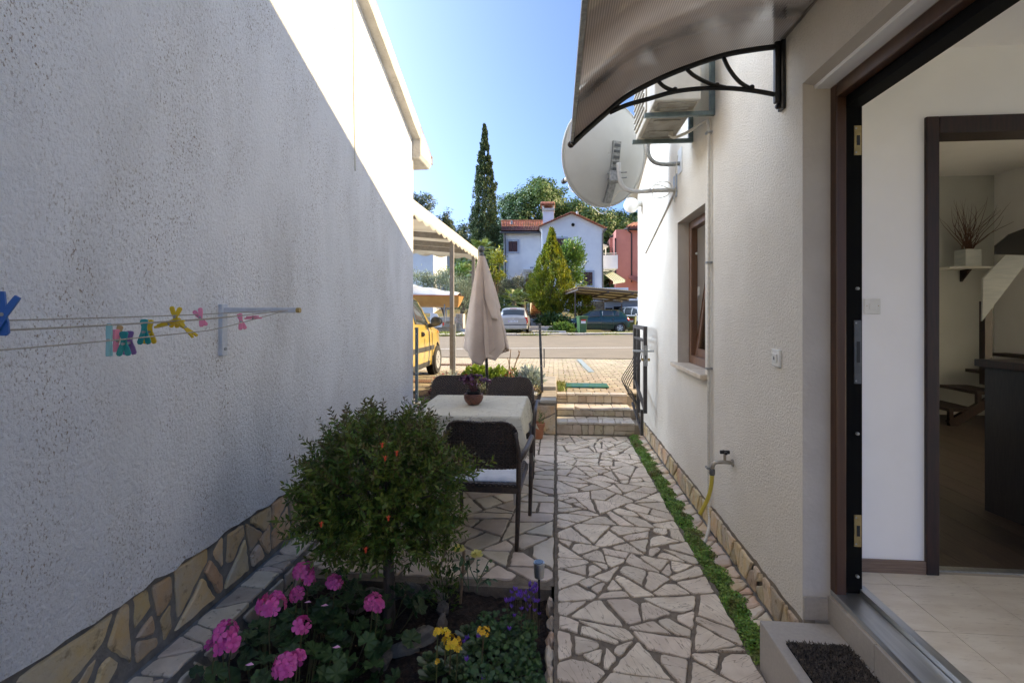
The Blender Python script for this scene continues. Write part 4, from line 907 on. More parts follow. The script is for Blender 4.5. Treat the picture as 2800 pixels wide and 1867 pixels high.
# woven armchair, built once
def make_chair(label):
    t = thing('rattan_chair', label, 'chair', (0, 0, 0), 'woven chairs around the garden table')
    W, H0, H1 = .25, .525, .875
    def back(u, v):
        z = H0+(H1-H0)*v; hw = W*(.93+.07*v); rc = .10
        if z > H1-rc: hw -= rc-math.sqrt(max(0, rc*rc-(z-(H1-rc))**2))
        x = (u*2-1)*hw; i, j = u*71, v*55
        rel = .0035*(1 if (int(i)+2*(int(j)//2)) % 4 < 2 else -1)
        return (x, -.25-.11*v-.03*v*v+.045*(x/W)**2+rel, z)
    MB().grid(back, 72, 56).build('backrest', 'rattan', t, solid=.014)
    def seat(u, v):
        i, j = u*50, v*50; return ((u*2-1)*.245, -.27+.54*v, .425+.0025*(1 if (int(i)//2+int(j)//2) % 2 else -1)-.01*math.sin(math.pi*u)*math.sin(math.pi*v))
    MB().grid(seat, 51, 51).build('seat', 'rattan', t, solid=.014)
    g = MB(); g.box((-.25,-.285,.375),(.25,-.26,.415)); g.build('rear_rail', 'rattan', t)
    g = MB(); g.box((-.25,.255,.375),(.25,.285,.415)); g.build('front_rail', 'rattan', t)
    for s in (-1, 1):
        MB().tube([(s*.235,-.30,0),(s*.242,-.275,.25),(s*.247,-.27,.45),(s*.25,-.31,.66),(s*.235,-.36,.80)], [.014,.017,.018,.017,.013], 8).build('leg', 'rattan', t, smooth=True)
        MB().tube(catmull([Vector(p) for p in ((s*.252,-.30,.60),(s*.285,-.22,.645),(s*.295,-.02,.652),(s*.295,.16,.645),(s*.292,.255,.61),(s*.285,.285,.50))], 5), [.019]*26, 8, flat=1.0).build('armrest', 'rattan', t, smooth=True)
        MB().tube([(s*.285,.285,.52),(s*.28,.285,.25),(s*.272,.29,0)], [.018,.017,.014], 8).build('leg', 'rattan', t, smooth=True)
        MB().box((s*.25-.012,-.27,.38),(s*.25+.012,.27,.412)).build('side_rail', 'rattan', t)
    return t
ch = make_chair('dark brown woven chair with a white seat cushion, nearest the path'); ch.location = (-.49, 3.62, 0); ch.rotation_euler = (0,0,R(-2))
tree_copy(ch, (-1.12, 3.60, 0), R(3), 'dark brown woven chair half hidden behind the small shrub tree')
tree_copy(ch, (-.50, 5.06, 0), R(180), 'dark brown woven chair behind the table beside the terracotta pot')
tree_copy(ch, (-1.10, 5.16, 0), R(187), 'dark brown woven chair behind the table nearest the left wall')
def cush(u, v):
    e = min(u, 1-u, v, 1-v); return (-.49+(u*2-1)*.215, 3.60+(v*2-1)*.215, .437+.02*min(1, e/.06)*(1+.15*math.sin(u*26))-.004)
g = MB(); g.grid(cush, 40, 40); tag(g.build('seat_cushion', 'cushion', smooth=True, solid=.008), 'thin white quilted cushion on the nearest woven chair', 'cushion')
# bowl with purple oxalis on the table
bw = thing('flower_bowl', 'brown crackled bowl with purple oxalis on the tablecloth', 'flower pot', (-.76, 4.53, .745))
pm('crackle', (.20,.075,.045), (.10,.035,.025), sc=14, rough=.45, c4=(.02,.012,.01), sc4=18, ln4=.02, bump=.4, bsc=18)
bc = Vector((-.76,4.53,.745)); MB().lathe([(.045,0),(.052,.004),(.078,.03),(.090,.062),(.088,.092),(.083,.100),(.076,.097),(.07,.07)], 32, bc).build('bowl', 'crackle', bw, smooth=True)
MB().lathe([(.055,.06),(.062,.125),(.066,.127),(.064,.118),(.0,.112)], 24, bc).build('inner_pot', 'black_plastic', bw, smooth=True, ang=40)
pm('oxalis', (.055,.008,.035), (.10,.014,.06), sc=30, rough=.5, isl=.4, hue=.02, trans=.2); pm('oxalis_stem', (.14,.05,.05), rough=.6)
random.seed(12); tri = MB().add([(0,0,0),(.020,-.008,.004),(.034,.012,.002),(.030,.024,0),(.016,.020,.005)], [(0,1,2,3,4)]).build('leaf', 'oxalis', bw); tme = tri.data
first = True; stg = MB()
for k in range(46):
    an = random.uniform(0, 6.28); r = random.uniform(.02,.15); h = .27-.6*(r-.03)*random.uniform(.5,1.1)
    tip = bc+Vector((math.cos(an)*r, math.sin(an)*r, h)); stg.tube(catmull([bc+Vector((math.cos(an)*.02,math.sin(an)*.02,.11)), bc+Vector((math.cos(an)*r*.5,math.sin(an)*r*.5,h*.8)), tip], 3), .0016, 4)
    for q in range(3):
        o = tri if first else tri.copy()
        if not first: COL.objects.link(o)
        first = False; o.location = tip-Vector((0,0,0)); o.rotation_euler = (random.uniform(-.5,.5), random.uniform(0,.6), an+q*2.09); o.scale = [random.uniform(.9,1.35)]*3
stg.build('stems', 'oxalis_stem', bw, kind='stuff')
# closed parasol
um = thing('garden_parasol', 'closed beige garden parasol on a dark pole behind the table', 'parasol', (-.80, 5.98, 0))
pm('parasol_cloth', (.62,.49,.40), (.56,.44,.355), sc=5, rough=.85, bump=.12, bsc=220, bd=.001, trans=.15)
ub = Vector((-.80,5.98,0)); ut = PY(1317,694,5.98); ud = (ut-ub); uh = ut.z
MB().tube([ub, ub+ud*.985], .019, 12).build('pole', 'dark_metal', um, smooth=True)
MB().lathe([(.20,0),(.20,.03),(.05,.06),(.03,.20),(.024,.2)], 24, ub).build('base', 'dark_metal', um, smooth=True, ang=30)
MB().lathe([(.0,.0),(.028,.0),(.032,.03),(.026,.045),(.020,.048),(.036,.062),(.044,.085),(.036,.110),(.015,.124),(0,.126)], 20, ut-Vector((0,0,.03)), ud).build('finial', 'grey_metal', um, smooth=True, ang=50)
def cloth_panel(a0, a1, hem, k, seed, nm='cloth_panel'):
    """one sheet of the furled canopy: spans the angles a0..a1 round the pole and ends at its own hem"""
    A = np.array(hem, float)
    def fn(u, v):
        ad = a0+(a1-a0)*u; q = R(ad); zl = float(np.interp(ad, A[:,0], A[:,1])); z = uh-.03-(uh-.03-zl)*v; t = (uh-.03-z)/1.25
        e = abs(2*u-1)**3; fold = .5+.5*math.sin(q*4.2+seed+.9*t)
        r = .036+.265*max(t, 0)**.92*(.80+.24*fold+.16*e)+.010*k*min(1, t*3)-.045*max(0, t-.72)*2
        c = ub+ud*(z/uh); return (c.x+math.cos(q)*r, c.y+math.sin(q)*r, z)
    g = MB(); g.grid(fn, 44, 36); g.build(nm, 'parasol_cloth', um, smooth=True, solid=.0035)
cloth_panel(-20, 200, [(-20,1.15),(60,1.05),(130,1.2),(200,1.22)], -.8, 1.0)
cloth_panel(-85, 22, [(-85,1.06),(-55,1.02),(-25,1.16),(-5,1.20),(22,1.36)], 0, 2.2)
cloth_panel(-222, -112, [(-222,1.22),(-192,1.16),(-165,1.17),(-135,1.10),(-112,1.20)], .3, .4)
cloth_panel(-152, -58, [(-152,1.36),(-140,1.16),(-112,1.0),(-96,.97),(-80,1.06),(-58,1.16)], 1.2, 3.1)
cloth_panel(-76, 8, [(-76,1.75),(-60,1.52),(-36,1.50),(-12,1.60),(8,1.64)], 1.9, 5.0)
# pots
def plant(name, label, cat, c, rad, n, size, mat, asp=.4, group=None, up=.5, flowers=None, stem=None, drop=0):
    """a leafy plant: stems from the base and leaves spread through a dome"""
    c = Vector(c); th = thing(name, label, cat, c, group)
    d = unit(rng.normal(size=(n,3))); d[:,2] = np.abs(d[:,2])*1.1; rr = rng.uniform(.35,1,n)**.6
    Cn = np.array(c)+d*rr[:,None]*np.array(rad)
    fast_mesh('leaves', *leaf_arrays(Cn, d+np.array([0,0,up])+rng.normal(0,.45,(n,3)), size, asp, .3, drop), mat, th, kind='stuff')
    g = MB(); m = 7 if n < 500 else 14
    for k in range(m):
        q = Vector(Cn[rng.integers(n)]); g.tube([c, (c+q)/2+Vector((0,0,.1*rad[2])), q], [size*.09,size*.06,size*.03], 4)
    g.build('stems', stem or 'leaf_dark', th, kind='stuff')
    if flowers:
        fm, fn, fs = flowers; dd = unit(rng.normal(size=(fn,3))); dd[:,2] = np.abs(dd[:,2])+.3; dd = unit(dd)
        Cf = np.array(c)+dd*np.array(rad)*1.05
        V = []; parts = []
        for p in range(5):
            an = p*1.2566; parts.append(leaf_arrays(Cf, dd*.4+np.stack([np.full(fn,math.cos(an)),np.full(fn,math.sin(an)),np.full(fn,.3)],1), fs, .7, .2))
        fast_mesh('flowers', *merge(*parts), fm, th, kind='stuff')
    return th
pm('silver_leaf', (.42,.47,.43), (.33,.39,.35), sc=20, rough=.8, isl=.2, trans=.1)
pm('lime_leaf', (.16,.26,.03), (.22,.30,.05), sc=10, rough=.5, isl=.3, hue=.02, trans=.3)
pm('mid_leaf', (.08,.16,.03), (.12,.20,.04), sc=10, rough=.5, isl=.3, hue=.025, trans=.3)
pm('grey_leaf', (.20,.24,.15), (.26,.27,.19), sc=10, rough=.7, isl=.3, hue=.03, trans=.2)
pm('sedum_pink', (.30,.19,.13), (.22,.24,.11), sc=10, rough=.6, isl=.35, hue=.03)
pm('maroon_leaf', (.055,.012,.016), (.10,.02,.03), sc=20, rough=.5, isl=.3)
pm('fl_red', (.60,.04,.05), rough=.6, isl=.2); pm('fl_pinkred', (.65,.12,.15), rough=.6, isl=.2); pm('fl_lilac', (.38,.24,.55), rough=.6, isl=.2); pm('fl_white', (.7,.7,.65), rough=.6)
pm('twig_tan', (.32,.21,.12), (.24,.15,.09), sc=20, rough=.85)
MB().box((-1.9,5.80,-.2),(-1.47,6.455,.40)).build('wall_end', 'mortar_grey', rw)
wp = thing('white_planter', 'small white flower pot with succulent at the end of the left wall', 'flower pot', (-1.60, 5.93, .40))
MB().lathe([(.05,.0),(.068,.115),(.072,.12),(.066,.12),(.06,.09),(0,.088)], 20, (-1.585,5.92,.40)).build('pot', 'white_plastic', wp, smooth=True, ang=40)
n = 90; q = rng.uniform(0,6.28,n); r = rng.uniform(0,.05,n); Cn = np.stack([-1.585+np.cos(q)*r, 5.92+np.sin(q)*r, np.full(n,.50)],1)
fast_mesh('leaves', *leaf_arrays(Cn, np.stack([np.cos(q),np.sin(q),rng.uniform(.3,1.5,n)],1), .07, .3), 'mid_leaf', wp, kind='stuff')
tp = thing('terracotta_pot', 'terracotta pot with rosemary sprigs at the foot of the retaining wall', 'flower pot', (-.235, 6.28, 0))
MB().lathe([(.055,0),(.062,.002),(.078,.145),(.088,.147),(.092,.195),(.086,.197),(.08,.17),(0,.165)], 28, (-.235,6.28,0)).build('pot', 'terracotta', tp, smooth=True, ang=35)
n = 260; q = rng.uniform(0,6.28,n); h = rng.uniform(0,.16,n); k = rng.integers(0,5,n); sx = np.cos(k*1.3)*.05+np.cos(k*1.3)*h*.3; sy = np.sin(k*1.3)*.05+np.sin(k*1.3)*h*.3
fast_mesh('leaves', *leaf_arrays(np.stack([-.235+sx,6.28+sy,.17+h],1), np.stack([np.cos(q),np.sin(q),np.full(n,.8)],1), .028, .2), 'mid_leaf', tp, kind='stuff')
# planter plants
def gpos(zx, zy, z=.45): return PG(1100+zx/3.357, 700+zy/3.357, z)
S_ = lambda x, y, z=.44: (x, y, z)
plant('dusty_miller', 'silvery white leaved plant beside the fence post in the planter', 'plant', S_(-.40,7.55,.47), (.20,.18,.24), 520, .085, 'silver_leaf', .35)
plant('geranium', 'lime green geranium with small red flowers under the parasol', 'plant', S_(-1.22,7.75,.45), (.30,.24,.26), 620, .07, 'lime_leaf', .85, flowers=('fl_red',7,.035))
plant('leafy_plant', 'bright green leafy plant right of the parasol pole', 'plant', S_(-.90,7.8,.45), (.20,.2,.24), 360, .06, 'lime_leaf', .8)
plant('sedum', 'pinkish brown sedum clump in front of the bare rose twigs', 'plant', S_(-.72,7.0,.44), (.30,.16,.12), 900, .030, 'sedum_pink', .6)
plant('sedum', 'orange tinged sedum at the corner of the planter by the fence post', 'plant', S_(-.33,7.0,.45), (.12,.16,.10), 420, .030, 'sedum_pink', .6)
plant('aster', 'grey leaved plant with lilac flowers in the middle of the planter', 'plant', S_(-.95,7.15,.44), (.26,.18,.16), 520, .035, 'grey_leaf', .35, flowers=('fl_lilac',26,.022))
plant('lavender', 'feathery grey plant with pink flowers by the grey carport post', 'plant', S_(-1.65,7.6,.44), (.30,.22,.20), 560, .06, 'silver_leaf', .14, flowers=('fl_pinkred',8,.035))
plant('snapdragon', 'dark red flowering plant beside the silvery plant', 'plant', S_(-.66,7.6,.45), (.14,.14,.25), 240, .05, 'mid_leaf', .5, flowers=('fl_red',16,.03))
plant('houseleek', 'dark maroon houseleek clump near the left wall end', 'plant', S_(-1.62,6.75,.43), (.14,.12,.11), 320, .05, 'maroon_leaf', .5)
plant('ground_cover', 'low green plant with pink flowers behind the left chair', 'plant', S_(-1.50,7.0,.43), (.16,.16,.14), 420, .03, 'mid_leaf', .5, flowers=('fl_pinkred',9,.03))
plant('spurge', 'yellow green low plant in front of the silvery plant', 'plant', S_(-.46,7.15,.44), (.14,.14,.13), 360, .035, 'lime_leaf', .4)
tw = thing('rose_stems', 'bare tan rose stems rising from the planter', 'plant', (-.62,7.2,.45))
for pts in (((-.70,7.22,.45),(-.69,7.22,.75),(-.66,7.22,1.05)), ((-.60,7.25,.45),(-.66,7.25,.70),(-.71,7.24,.92)), ((-.64,7.24,.70),(-.58,7.24,.88),(-.53,7.24,1.02)), ((-.58,7.24,.90),(-.54,7.24,.97),(-.555,7.24,1.03))):
    MB().tube(catmull([Vector(p) for p in pts], 4), [.012-.0008*i for i in range(9)], 6).build('stem', 'twig_tan', tw)
pm('rock', (.20,.175,.145), (.12,.10,.08), sc=9, rough=.85, bump=.6, bsc=30, bd=.02, rnd=.2)
pm('rock_white', (.60,.60,.60), (.5,.5,.5), sc=9, rough=.85, bump=.4, bsc=30)
def rock(name, label, c, r, sc=(1,.7,.6), mat='rock', group=None, rz=0, tilt_=0):
    g = MB(); g.sphere((0,0,0), r, 10, 7); ph = [random.uniform(0,6.3) for _ in range(6)]; v = []
    mt_ = Matrix.Rotation(rz,3,'Z') @ Matrix.Rotation(tilt_,3,'Y')
    for p in g.v:
        p = Vector(p); n_ = p.normalized(); k = 1+.16*math.sin(3*n_.x+ph[0])+.14*math.sin(4*n_.y+ph[1])+.13*math.sin(5*n_.z+ph[2])+.07*math.sin(9*n_.x+7*n_.y+ph[3])+random.uniform(-.05,.05)*(abs(n_.z) < .98)
        p = mt_ @ Vector((p.x*k*sc[0], p.y*k*sc[1], p.z*k*sc[2])); v.append(p+Vector(c))
    g.v = [tuple(p) for p in v]
    return tag(g.build(name, mat), label, 'stone', group)
for k, (x, y) in enumerate(((-.34,6.84),(-.30,6.90),(-.40,6.80))): rock('pebble', ('middle one of three white pebbles at the planter corner','white pebble touching the foot of the leaning fence post','leftmost of three white pebbles at the planter corner')[k], (x,y,.46), .045, (1,.8,.6), 'rock_white', 'white pebbles at the planter corner')
# fence posts
def fpost(p, zt, label, mat, lean=0, flange=True):
    th = thing('fence_post', label, 'post', p, 'steel fence posts around the planter'); x, y, z = p
    MB().bar((x,y,z),(x+lean,y,zt),.035,.035,up=(0,1,0)).build('post', mat, th)
    for k in range(4):
        zz = z+.12+(zt-z-.2)*k/3; MB().lathe([(.005,0),(.005,.004)], 8, (x+lean*(zz-z)/(zt-z),y-.0175,zz), (0,-1,0)).build('screw', 'white_plastic', th)
    if flange: MB().box((x+.02,y-.02,z+.35),(x+.034,y+.02,z+.62)).build('hinge_plate', mat, th)
    return th
fpost((-1.80,6.30,.42), 1.39, 'dark steel fence post at the end of the left wall', 'blue_steel', 0, False)
fpost((-1.78,8.6,.43), 1.37, 'light steel fence post beside the yellow car', 'zinc', 0, False)
fpost((-.20,7.03,.455), 1.43, 'dark steel fence post leaning beside the garden steps', 'grey_metal', -.035, True)
# mats and grates on the forecourt
pm('green_mat', (.012,.095,.055), (.018,.12,.07), sc=30, rough=.9, bump=.6, bsc=120, c4=(.015,.11,.12), sc4=6, st4=(1,.2,1), lo4=.5, hi4=.6)
p0, p1 = PG(1669,1061,.43), PG(1548,1051,.43)
mo = MB().box((p1.x,p0.y,fz(7.6)+.006),(p0.x-.02,p0.y+.40,fz(7.6)+.022)).build('entrance_mat', 'green_mat'); tag(mo, 'green rubber entrance mat above the garden steps', 'mat')
pm('rust', (.20,.105,.06), (.13,.07,.045), sc=20, rough=.9)
def grate(u, v, wx_, wy_, label):
    p = PG(u, v, .41); z = fz(p.y)+.006; th = thing('drain_grate', label, 'grate', (p.x,p.y,z))
    fo = MB().box((p.x-wx_/2,p.y-wy_/2,z-.002),(p.x+wx_/2,p.y+wy_/2,z+.004)).build('plate', 'black_rubber', th)
    nb = int(wx_/.04)
    for i in range(nb):
        x = p.x-wx_/2+(i+.5)*wx_/nb; MB().box((x-.011,p.y-wy_/2,z+.0045),(x+.011,p.y+wy_/2,z+.012)).build('bar', 'rust', th)
grate(1238, 994, .9, .28, 'rusty drain grate near the edge of the road'); grate(1160, 1045, .62, .30, 'rusty drain grate beside the parked yellow car')
# ================================================================== FLOWER BED
# small pomegranate tree
random.seed(40)
pt_ = thing('pomegranate_tree', 'small round pomegranate shrub tree with red blossoms in the flower bed', 'tree', (-.88, 2.55, -.05))
pm('bark', (.055,.042,.033), (.10,.08,.065), sc=30, st=(1,1,.3), rough=.95, bump=.8, bsc=60, bd=.01)
pm('pom_leaf', (.075,.125,.022), (.14,.19,.035), sc=6, rough=.42, isl=.45, hue=.035, trans=.3, spec=.4)
pm('pom_tip', (.12,.085,.035), (.10,.12,.03), sc=10, rough=.45, isl=.4, hue=.03, trans=.3)
cc = np.array([-.935,2.58,.655]); tr = MB()
tr.tube(catmull([Vector(p) for p in ((-.88,2.55,-.07),(-.875,2.55,.10),(-.885,2.56,.28),(-.89,2.57,.42))], 4), [.042,.036,.033,.031,.030,.029,.029,.028,.028,.028,.027,.026,.025], 10)
limb = []
for k in range(16):
    q = 2*math.pi*k/16+random.uniform(-.2,.2); el = random.uniform(-.1,1.3); e_ = Vector(cc)+Vector((math.cos(q)*math.cos(el)*.36,math.sin(q)*math.cos(el)*.36,math.sin(el)*.30))
    tr.tube(catmull([Vector((-.89,2.57,.36+.005*k)), (Vector((-.89,2.57,.42))+e_)/2+Vector((0,0,.06)), e_], 3), [.014,.012,.010,.008,.006,.005,.004], 5)
tr.build('trunk', 'bark', pt_)
Lc, Ld, Tc, Td, tw_ = [], [], [], [], MB()
for k in range(1150):
    d = Vector(unit(rng.normal(size=(1,3)))[0])
    if d.z < -.85: continue
    az = math.atan2(d.y, d.x); fk = 1+.10*math.sin(3*az+.8)+.08*math.sin(5*az+4*d.z)+.09*math.sin(7*d.z+2*az)+random.uniform(-.06,.10)
    base = Vector(cc)+fk*Vector((d.x*.38,d.y*.37,d.z*(.33 if d.z > 0 else .36)))*random.uniform(.40,1.0)**.7
    gd = (d+Vector((random.gauss(0,.35),random.gauss(0,.35),.45+random.gauss(0,.3)))).normalized(); L_ = random.uniform(.09,.17)*(1.45 if (d.z > .45 and random.random() < .35) else 1)
    n = int(L_/.013); sd_ = gd.cross(Vector((0,0,1))).normalized(); ot = gd.cross(sd_)
    if L_ > .12: tw_.tube([base, base+gd*L_], [.0016,.0008], 3)
    for i in range(n):
        p = base+gd*(L_*i/n); a = i*1.57
        for s in (-1, 1):
            dr = gd*.75+(sd_*math.cos(a)+ot*math.sin(a))*s
            (Tc if (d.z > .2 and i > n*.72) else Lc).append(p); (Td if (d.z > .2 and i > n*.72) else Ld).append(dr)
fast_mesh('crown', *leaf_arrays(np.array(Lc), np.array(Ld), .037, .36, .4), 'pom_leaf', pt_, kind='stuff')
fast_mesh('young_shoots', *leaf_arrays(np.array(Tc), np.array(Td), .026, .36, .35), 'pom_tip', pt_, kind='stuff')
tw_.build('twigs', 'twig', pt_, kind='stuff')
pm('blossom', (.62,.05,.02), (.70,.10,.03), sc=30, rough=.6)
for (x, y) in ((1045,1218),(1085,1240),(1053,1254),(1062,1418),(1000,1505),(878,1435)):
    p = P(x, y, 2.17); g = MB()
    for q in range(5):
        a = q*1.257; g.add([p, p+Vector((math.cos(a)*.007,math.sin(a)*.007,.008)), p+Vector((math.cos(a+.5)*.012,math.sin(a+.5)*.012,.013)), p+Vector((math.cos(a+1)*.007,math.sin(a+1)*.007,.008))], [(0,1,2,3)])
    g.lathe([(.002,-.010),(.005,-.004),(.005,.002)], 6, p); g.build('blossom', 'blossom', pt_, kind='stuff')
# ring of stones
z7 = lambda x, y: (550+x/2.24, 1400+y/2.24)
RL = ('upright stone left of the tree trunk, furthest left in the ring','stone in the ring just left of the tree trunk','stone in the ring half behind the tree trunk','widest stone at the back of the tree ring','tilted stone at the back right bend of the tree ring','small stone on the right side of the ring, upper one','small stone on the right side of the ring, lower one','long leaning stone at the front right of the ring','rounded stone at the front middle of the ring','low stone at the front left end of the ring')
for k, (x, y, r, sx, sy, sz, rz, tl_) in enumerate(((950,555,.055,1,.6,.9,.3,0),(1065,515,.06,1.1,.6,.8,.1,0),(1190,495,.06,1.1,.6,.8,0,.1),(1300,490,.062,1.2,.6,.8,-.1,0),(1430,505,.07,1.1,.6,1.0,-.6,.2),(1480,590,.055,1.0,.6,.9,-1.2,0),(1475,680,.05,1.2,.6,.8,1.5,0),(1370,765,.06,1.2,.6,.9,.7,-.3),(1240,840,.055,1.1,.7,.8,.3,0),(1090,905,.06,1.1,.7,.8,-.2,0))):
    p = PG(*z7(x, y), -.02); rock('ring_stone', RL[k], (p.x,p.y,-.025), r, (sx,sy,sz), 'rock', 'stones ringing the pomegranate tree', rz, tl_)
for k, (x, y) in enumerate(((2140,530),(2138,640),(2118,745),(2125,850),(2112,960),(2100,1040))):
    p = PG(*z7(x, y), -.01); rock('edge_stone', ('bed edging stone furthest from the camera beside the solar light','second bed edging stone from the solar light','third bed edging stone from the solar light','fourth bed edging stone from the solar light','fifth bed edging stone from the solar light','bed edging stone nearest the camera')[k], (-.03,p.y,-.055), .06, (.4,1.0,.8), 'pale_stone', 'stones edging the flower bed')
# geraniums
pm('ger_leaf', (.030,.070,.020), (.045,.090,.026), sc=14, rough=.55, rnd=.35, hue=.02, trans=.15); pm('ger_pink', (.72,.085,.36), (.80,.16,.46), sc=25, rough=.55, rnd=.18, hue=.01, trans=.25); pm('ger_stem', (.10,.11,.035), (.09,.06,.035), sc=20, rough=.6)
def ger_leaf_mesh(R_=1.0):
    n = 28; v = [(0,0,0)]; 
    for i in range(n):
        a = -math.pi*.90+2*math.pi*.90*i/(n-1); r = R_*(.86+.10*abs(math.cos(3.5*a))+.05*math.cos(14*a)); zz = .13*math.cos(7*a)+.16*r*r
        v.append((r*math.cos(a), r*math.sin(a), zz*.9))
    for i in range(n):
        a = -math.pi*.90+2*math.pi*.90*i/(n-1); v.append((.5*R_*math.cos(a), .5*R_*math.sin(a), .055+.05*math.cos(7*a)))
    f = [(0, n+1+i, n+2+i) for i in range(n-1)]+[(n+1+i, 1+i, 2+i, n+2+i) for i in range(n-1)]
    return MB().add(v, f)
LEAFME = ger_leaf_mesh(); 
def fl_mesh():
    g = MB()
    for p in range(5):
        a = p*1.2566; ca, sa = math.cos(a), math.sin(a); q = lambda r, w, z: (r*ca-w*sa, r*sa+w*ca, z)
        g.add([q(.05,0,0),q(.45,.30,.14),q(.85,.40,.20),q(1.05,.18,.16),q(1.05,-.18,.16),q(.85,-.40,.20),q(.45,-.30,.14)], [(0,1,2,3,4,5,6)])
    return g
lo = None; fo = None
def geranium(label, heads, box_, nleaf, base):
    global lo, fo
    th = thing('geranium', label, 'plant', base)
    x0, x1, y0, y1 = box_; stm = MB()
    for k in range(nleaf):
        x, y = random.uniform(x0,x1), random.uniform(y0,y1)
        if lo is None: o = lo = LEAFME.build('leaf', 'ger_leaf', th, smooth=True)
        else: o = lo.copy(); COL.objects.link(o); o.parent = th; o.matrix_parent_inverse = Matrix.Translation(-Vector(base))
        ex_ = (x-(x0+x1)/2)/(x1-x0)*2; ey_ = (y-(y0+y1)/2)/(y1-y0)*2; z = .17*(1-.45*(ex_*ex_+ey_*ey_))+random.uniform(-.09,.05)
        o.location = (x,y,z); o.rotation_euler = (random.gauss(-ey_*.35,.35), random.gauss(ex_*.35,.35), random.uniform(0,6.28)); s = random.uniform(.028,.052); o.scale = (s,s,s)
        if k % 3 == 0: stm.tube([(x,y,z), (x*.8+base[0]*.2,y*.8+base[1]*.2,-.06)], .0028, 4)
    stm.build('stalks', 'ger_stem', th, kind='stuff')
    for (px, py, d, rad, nf) in heads:
        c = P(*z7(px, py), d); st_ = MB().tube(catmull([Vector((c.x*.85+base[0]*.15,c.y*.85+base[1]*.15,-.03)), c-Vector((.01,0,.12)), c-Vector((0,0,rad*.6))], 4), .0028, 5).build('flower_stem', 'ger_stem', th)
        for k in range(nf):
            d3 = Vector(unit(rng.normal(size=(1,3)))[0]); d3.z = abs(d3.z)*.9-.15; d3.y -= .25; d3.normalize()
            if fo is None: o = fo = fl_mesh().build('floret', 'ger_pink', st_)
            else: o = fo.copy(); COL.objects.link(o); o.parent = st_
            o.location = c+d3*rad*random.uniform(.75,1.0); o.rotation_euler = d3.to_track_quat('Z','Y').to_euler(); s = random.uniform(.020,.027); o.scale = (s,s,s)
geranium('pink flowering geranium filling the left corner of the flower bed', [(430,570,2.12,.056,17),(150,740,2.0,.040,9),(85,820,1.97,.034,7),(185,800,1.98,.030,6),(525,940,1.85,.046,14),(590,895,1.88,.018,5),(620,690,2.0,.028,7)], (-1.50,-.78,1.45,2.35), 150, (-1.15,1.95,-.05))
geranium('pink flowering geranium at the back left of the bed under the small tree', [(625,365,2.36,.046,14),(660,410,2.35,.024,6),(590,505,2.34,.028,9),(820,435,2.40,.036,10),(1050,555,2.30,.036,12),(1080,575,2.29,.022,6)], (-1.48,-.66,2.05,2.72), 90, (-1.15,2.4,-.05))
pt2 = MB().add([(0,0,0),(.018,.012,.004),(.034,.004,.002),(.02,-.01,.006)], [(0,1,2,3)])
for k, (px, py, d) in enumerate(((735,572,2.2),(805,828,1.95),(270,935,1.8),(632,552,2.25))):
    c = P(*z7(px, py), d); g = MB(); g.v = [tuple(Vector(p)*.9+c) for p in pt2.v]; g.f = pt2.f; pm('petal', (.78,.40,.62), rough=.6) if k == 0 else None
    tag(g.build('fallen_petal', 'petal', solid=.001), ('fallen pink petal between two geranium blooms under the shrub tree','fallen pink petal on dark leaves at the front middle of the geranium','fallen pink petal at the lower left of the geranium','tiny fallen petal below the uppermost geranium bloom')[k], 'petal', 'fallen petals')
# rose
ro = thing('yellow_rose', 'young rose with two pale yellow blooms tied to a stake', 'rose', (-.50,2.75,-.05))
s0 = PG(*z7(1588,560), -.05); s1 = P(*z7(1610,235), 2.72)
MB().tube([s0, s1], .008, 8).build('stake', 'twig_tan', ro)
pm('rose_leaf', (.035,.085,.03), (.05,.11,.04), sc=10, rough=.4, rnd=.3); pm('rose_petal', (.74,.66,.16), (.78,.72,.30), sc=20, rough=.6, trans=.2)
stems = MB(); rl = MB().add([(0,0,0),(.35,.3,.08),(.75,.26,.06),(1.1,0,-.02),(.75,-.26,.06),(.35,-.3,.08)], [(0,1,2,3),(0,3,4,5)]); rlo = None
for pts in (((1640,480),(1625,330),(1580,250)), ((1690,490),(1690,390),(1690,300)), ((1690,440),(1720,380),(1760,300)), ((1690,460),(1730,420),(1780,410)), ((1640,470),(1600,400),(1585,340)), ((1690,430),(1650,350),(1640,270))):
    P3 = [P(*z7(*q), 2.70+random.uniform(-.04,.04)) for q in pts]; stems.tube(catmull(P3, 3), .0025, 5)
    for k in range(5):
        c = P3[1]+(P3[2]-P3[1])*(k/4) if k < 4 else P3[2]
        if rlo is None: o = rlo = rl.build('leaf', 'rose_leaf', ro)
        else: o = rlo.copy(); COL.objects.link(o)
        o.location = c; o.rotation_euler = (random.gauss(0,.5),random.gauss(.3,.4),random.uniform(0,6.28)); s = random.uniform(.025,.045); o.scale = (s,s,s)
stems.build('stems', 'rose_leaf', ro, kind='stuff')
for (x, y) in ((1578,238),(1687,272)):
    c = P(*z7(x, y), 2.68); g = MB()
    for ring, (n, r, z, til) in enumerate(((5,.034,0,.5),(5,.026,.008,.9),(4,.016,.014,1.2),(3,.008,.018,1.4))):
        for k in range(n):
            a = k*6.283/n+ring*.6; ca, sa = math.cos(a), math.sin(a); e_ = lambda rr_, w_, h: (c.x+rr_*ca-w_*sa, c.y+rr_*sa+w_*ca, c.z+z+h)
            g.add([e_(.002,0,0),e_(r*.6,r*.5,r*.35*til),e_(r,r*.45,r*.8*til),e_(r*1.05,-r*.1,r*.85*til),e_(r,-r*.45,r*.8*til),e_(r*.6,-r*.5,r*.35*til)], [(0,1,2,3,4,5)])
    g.build('bloom', 'rose_petal', ro, kind='stuff')
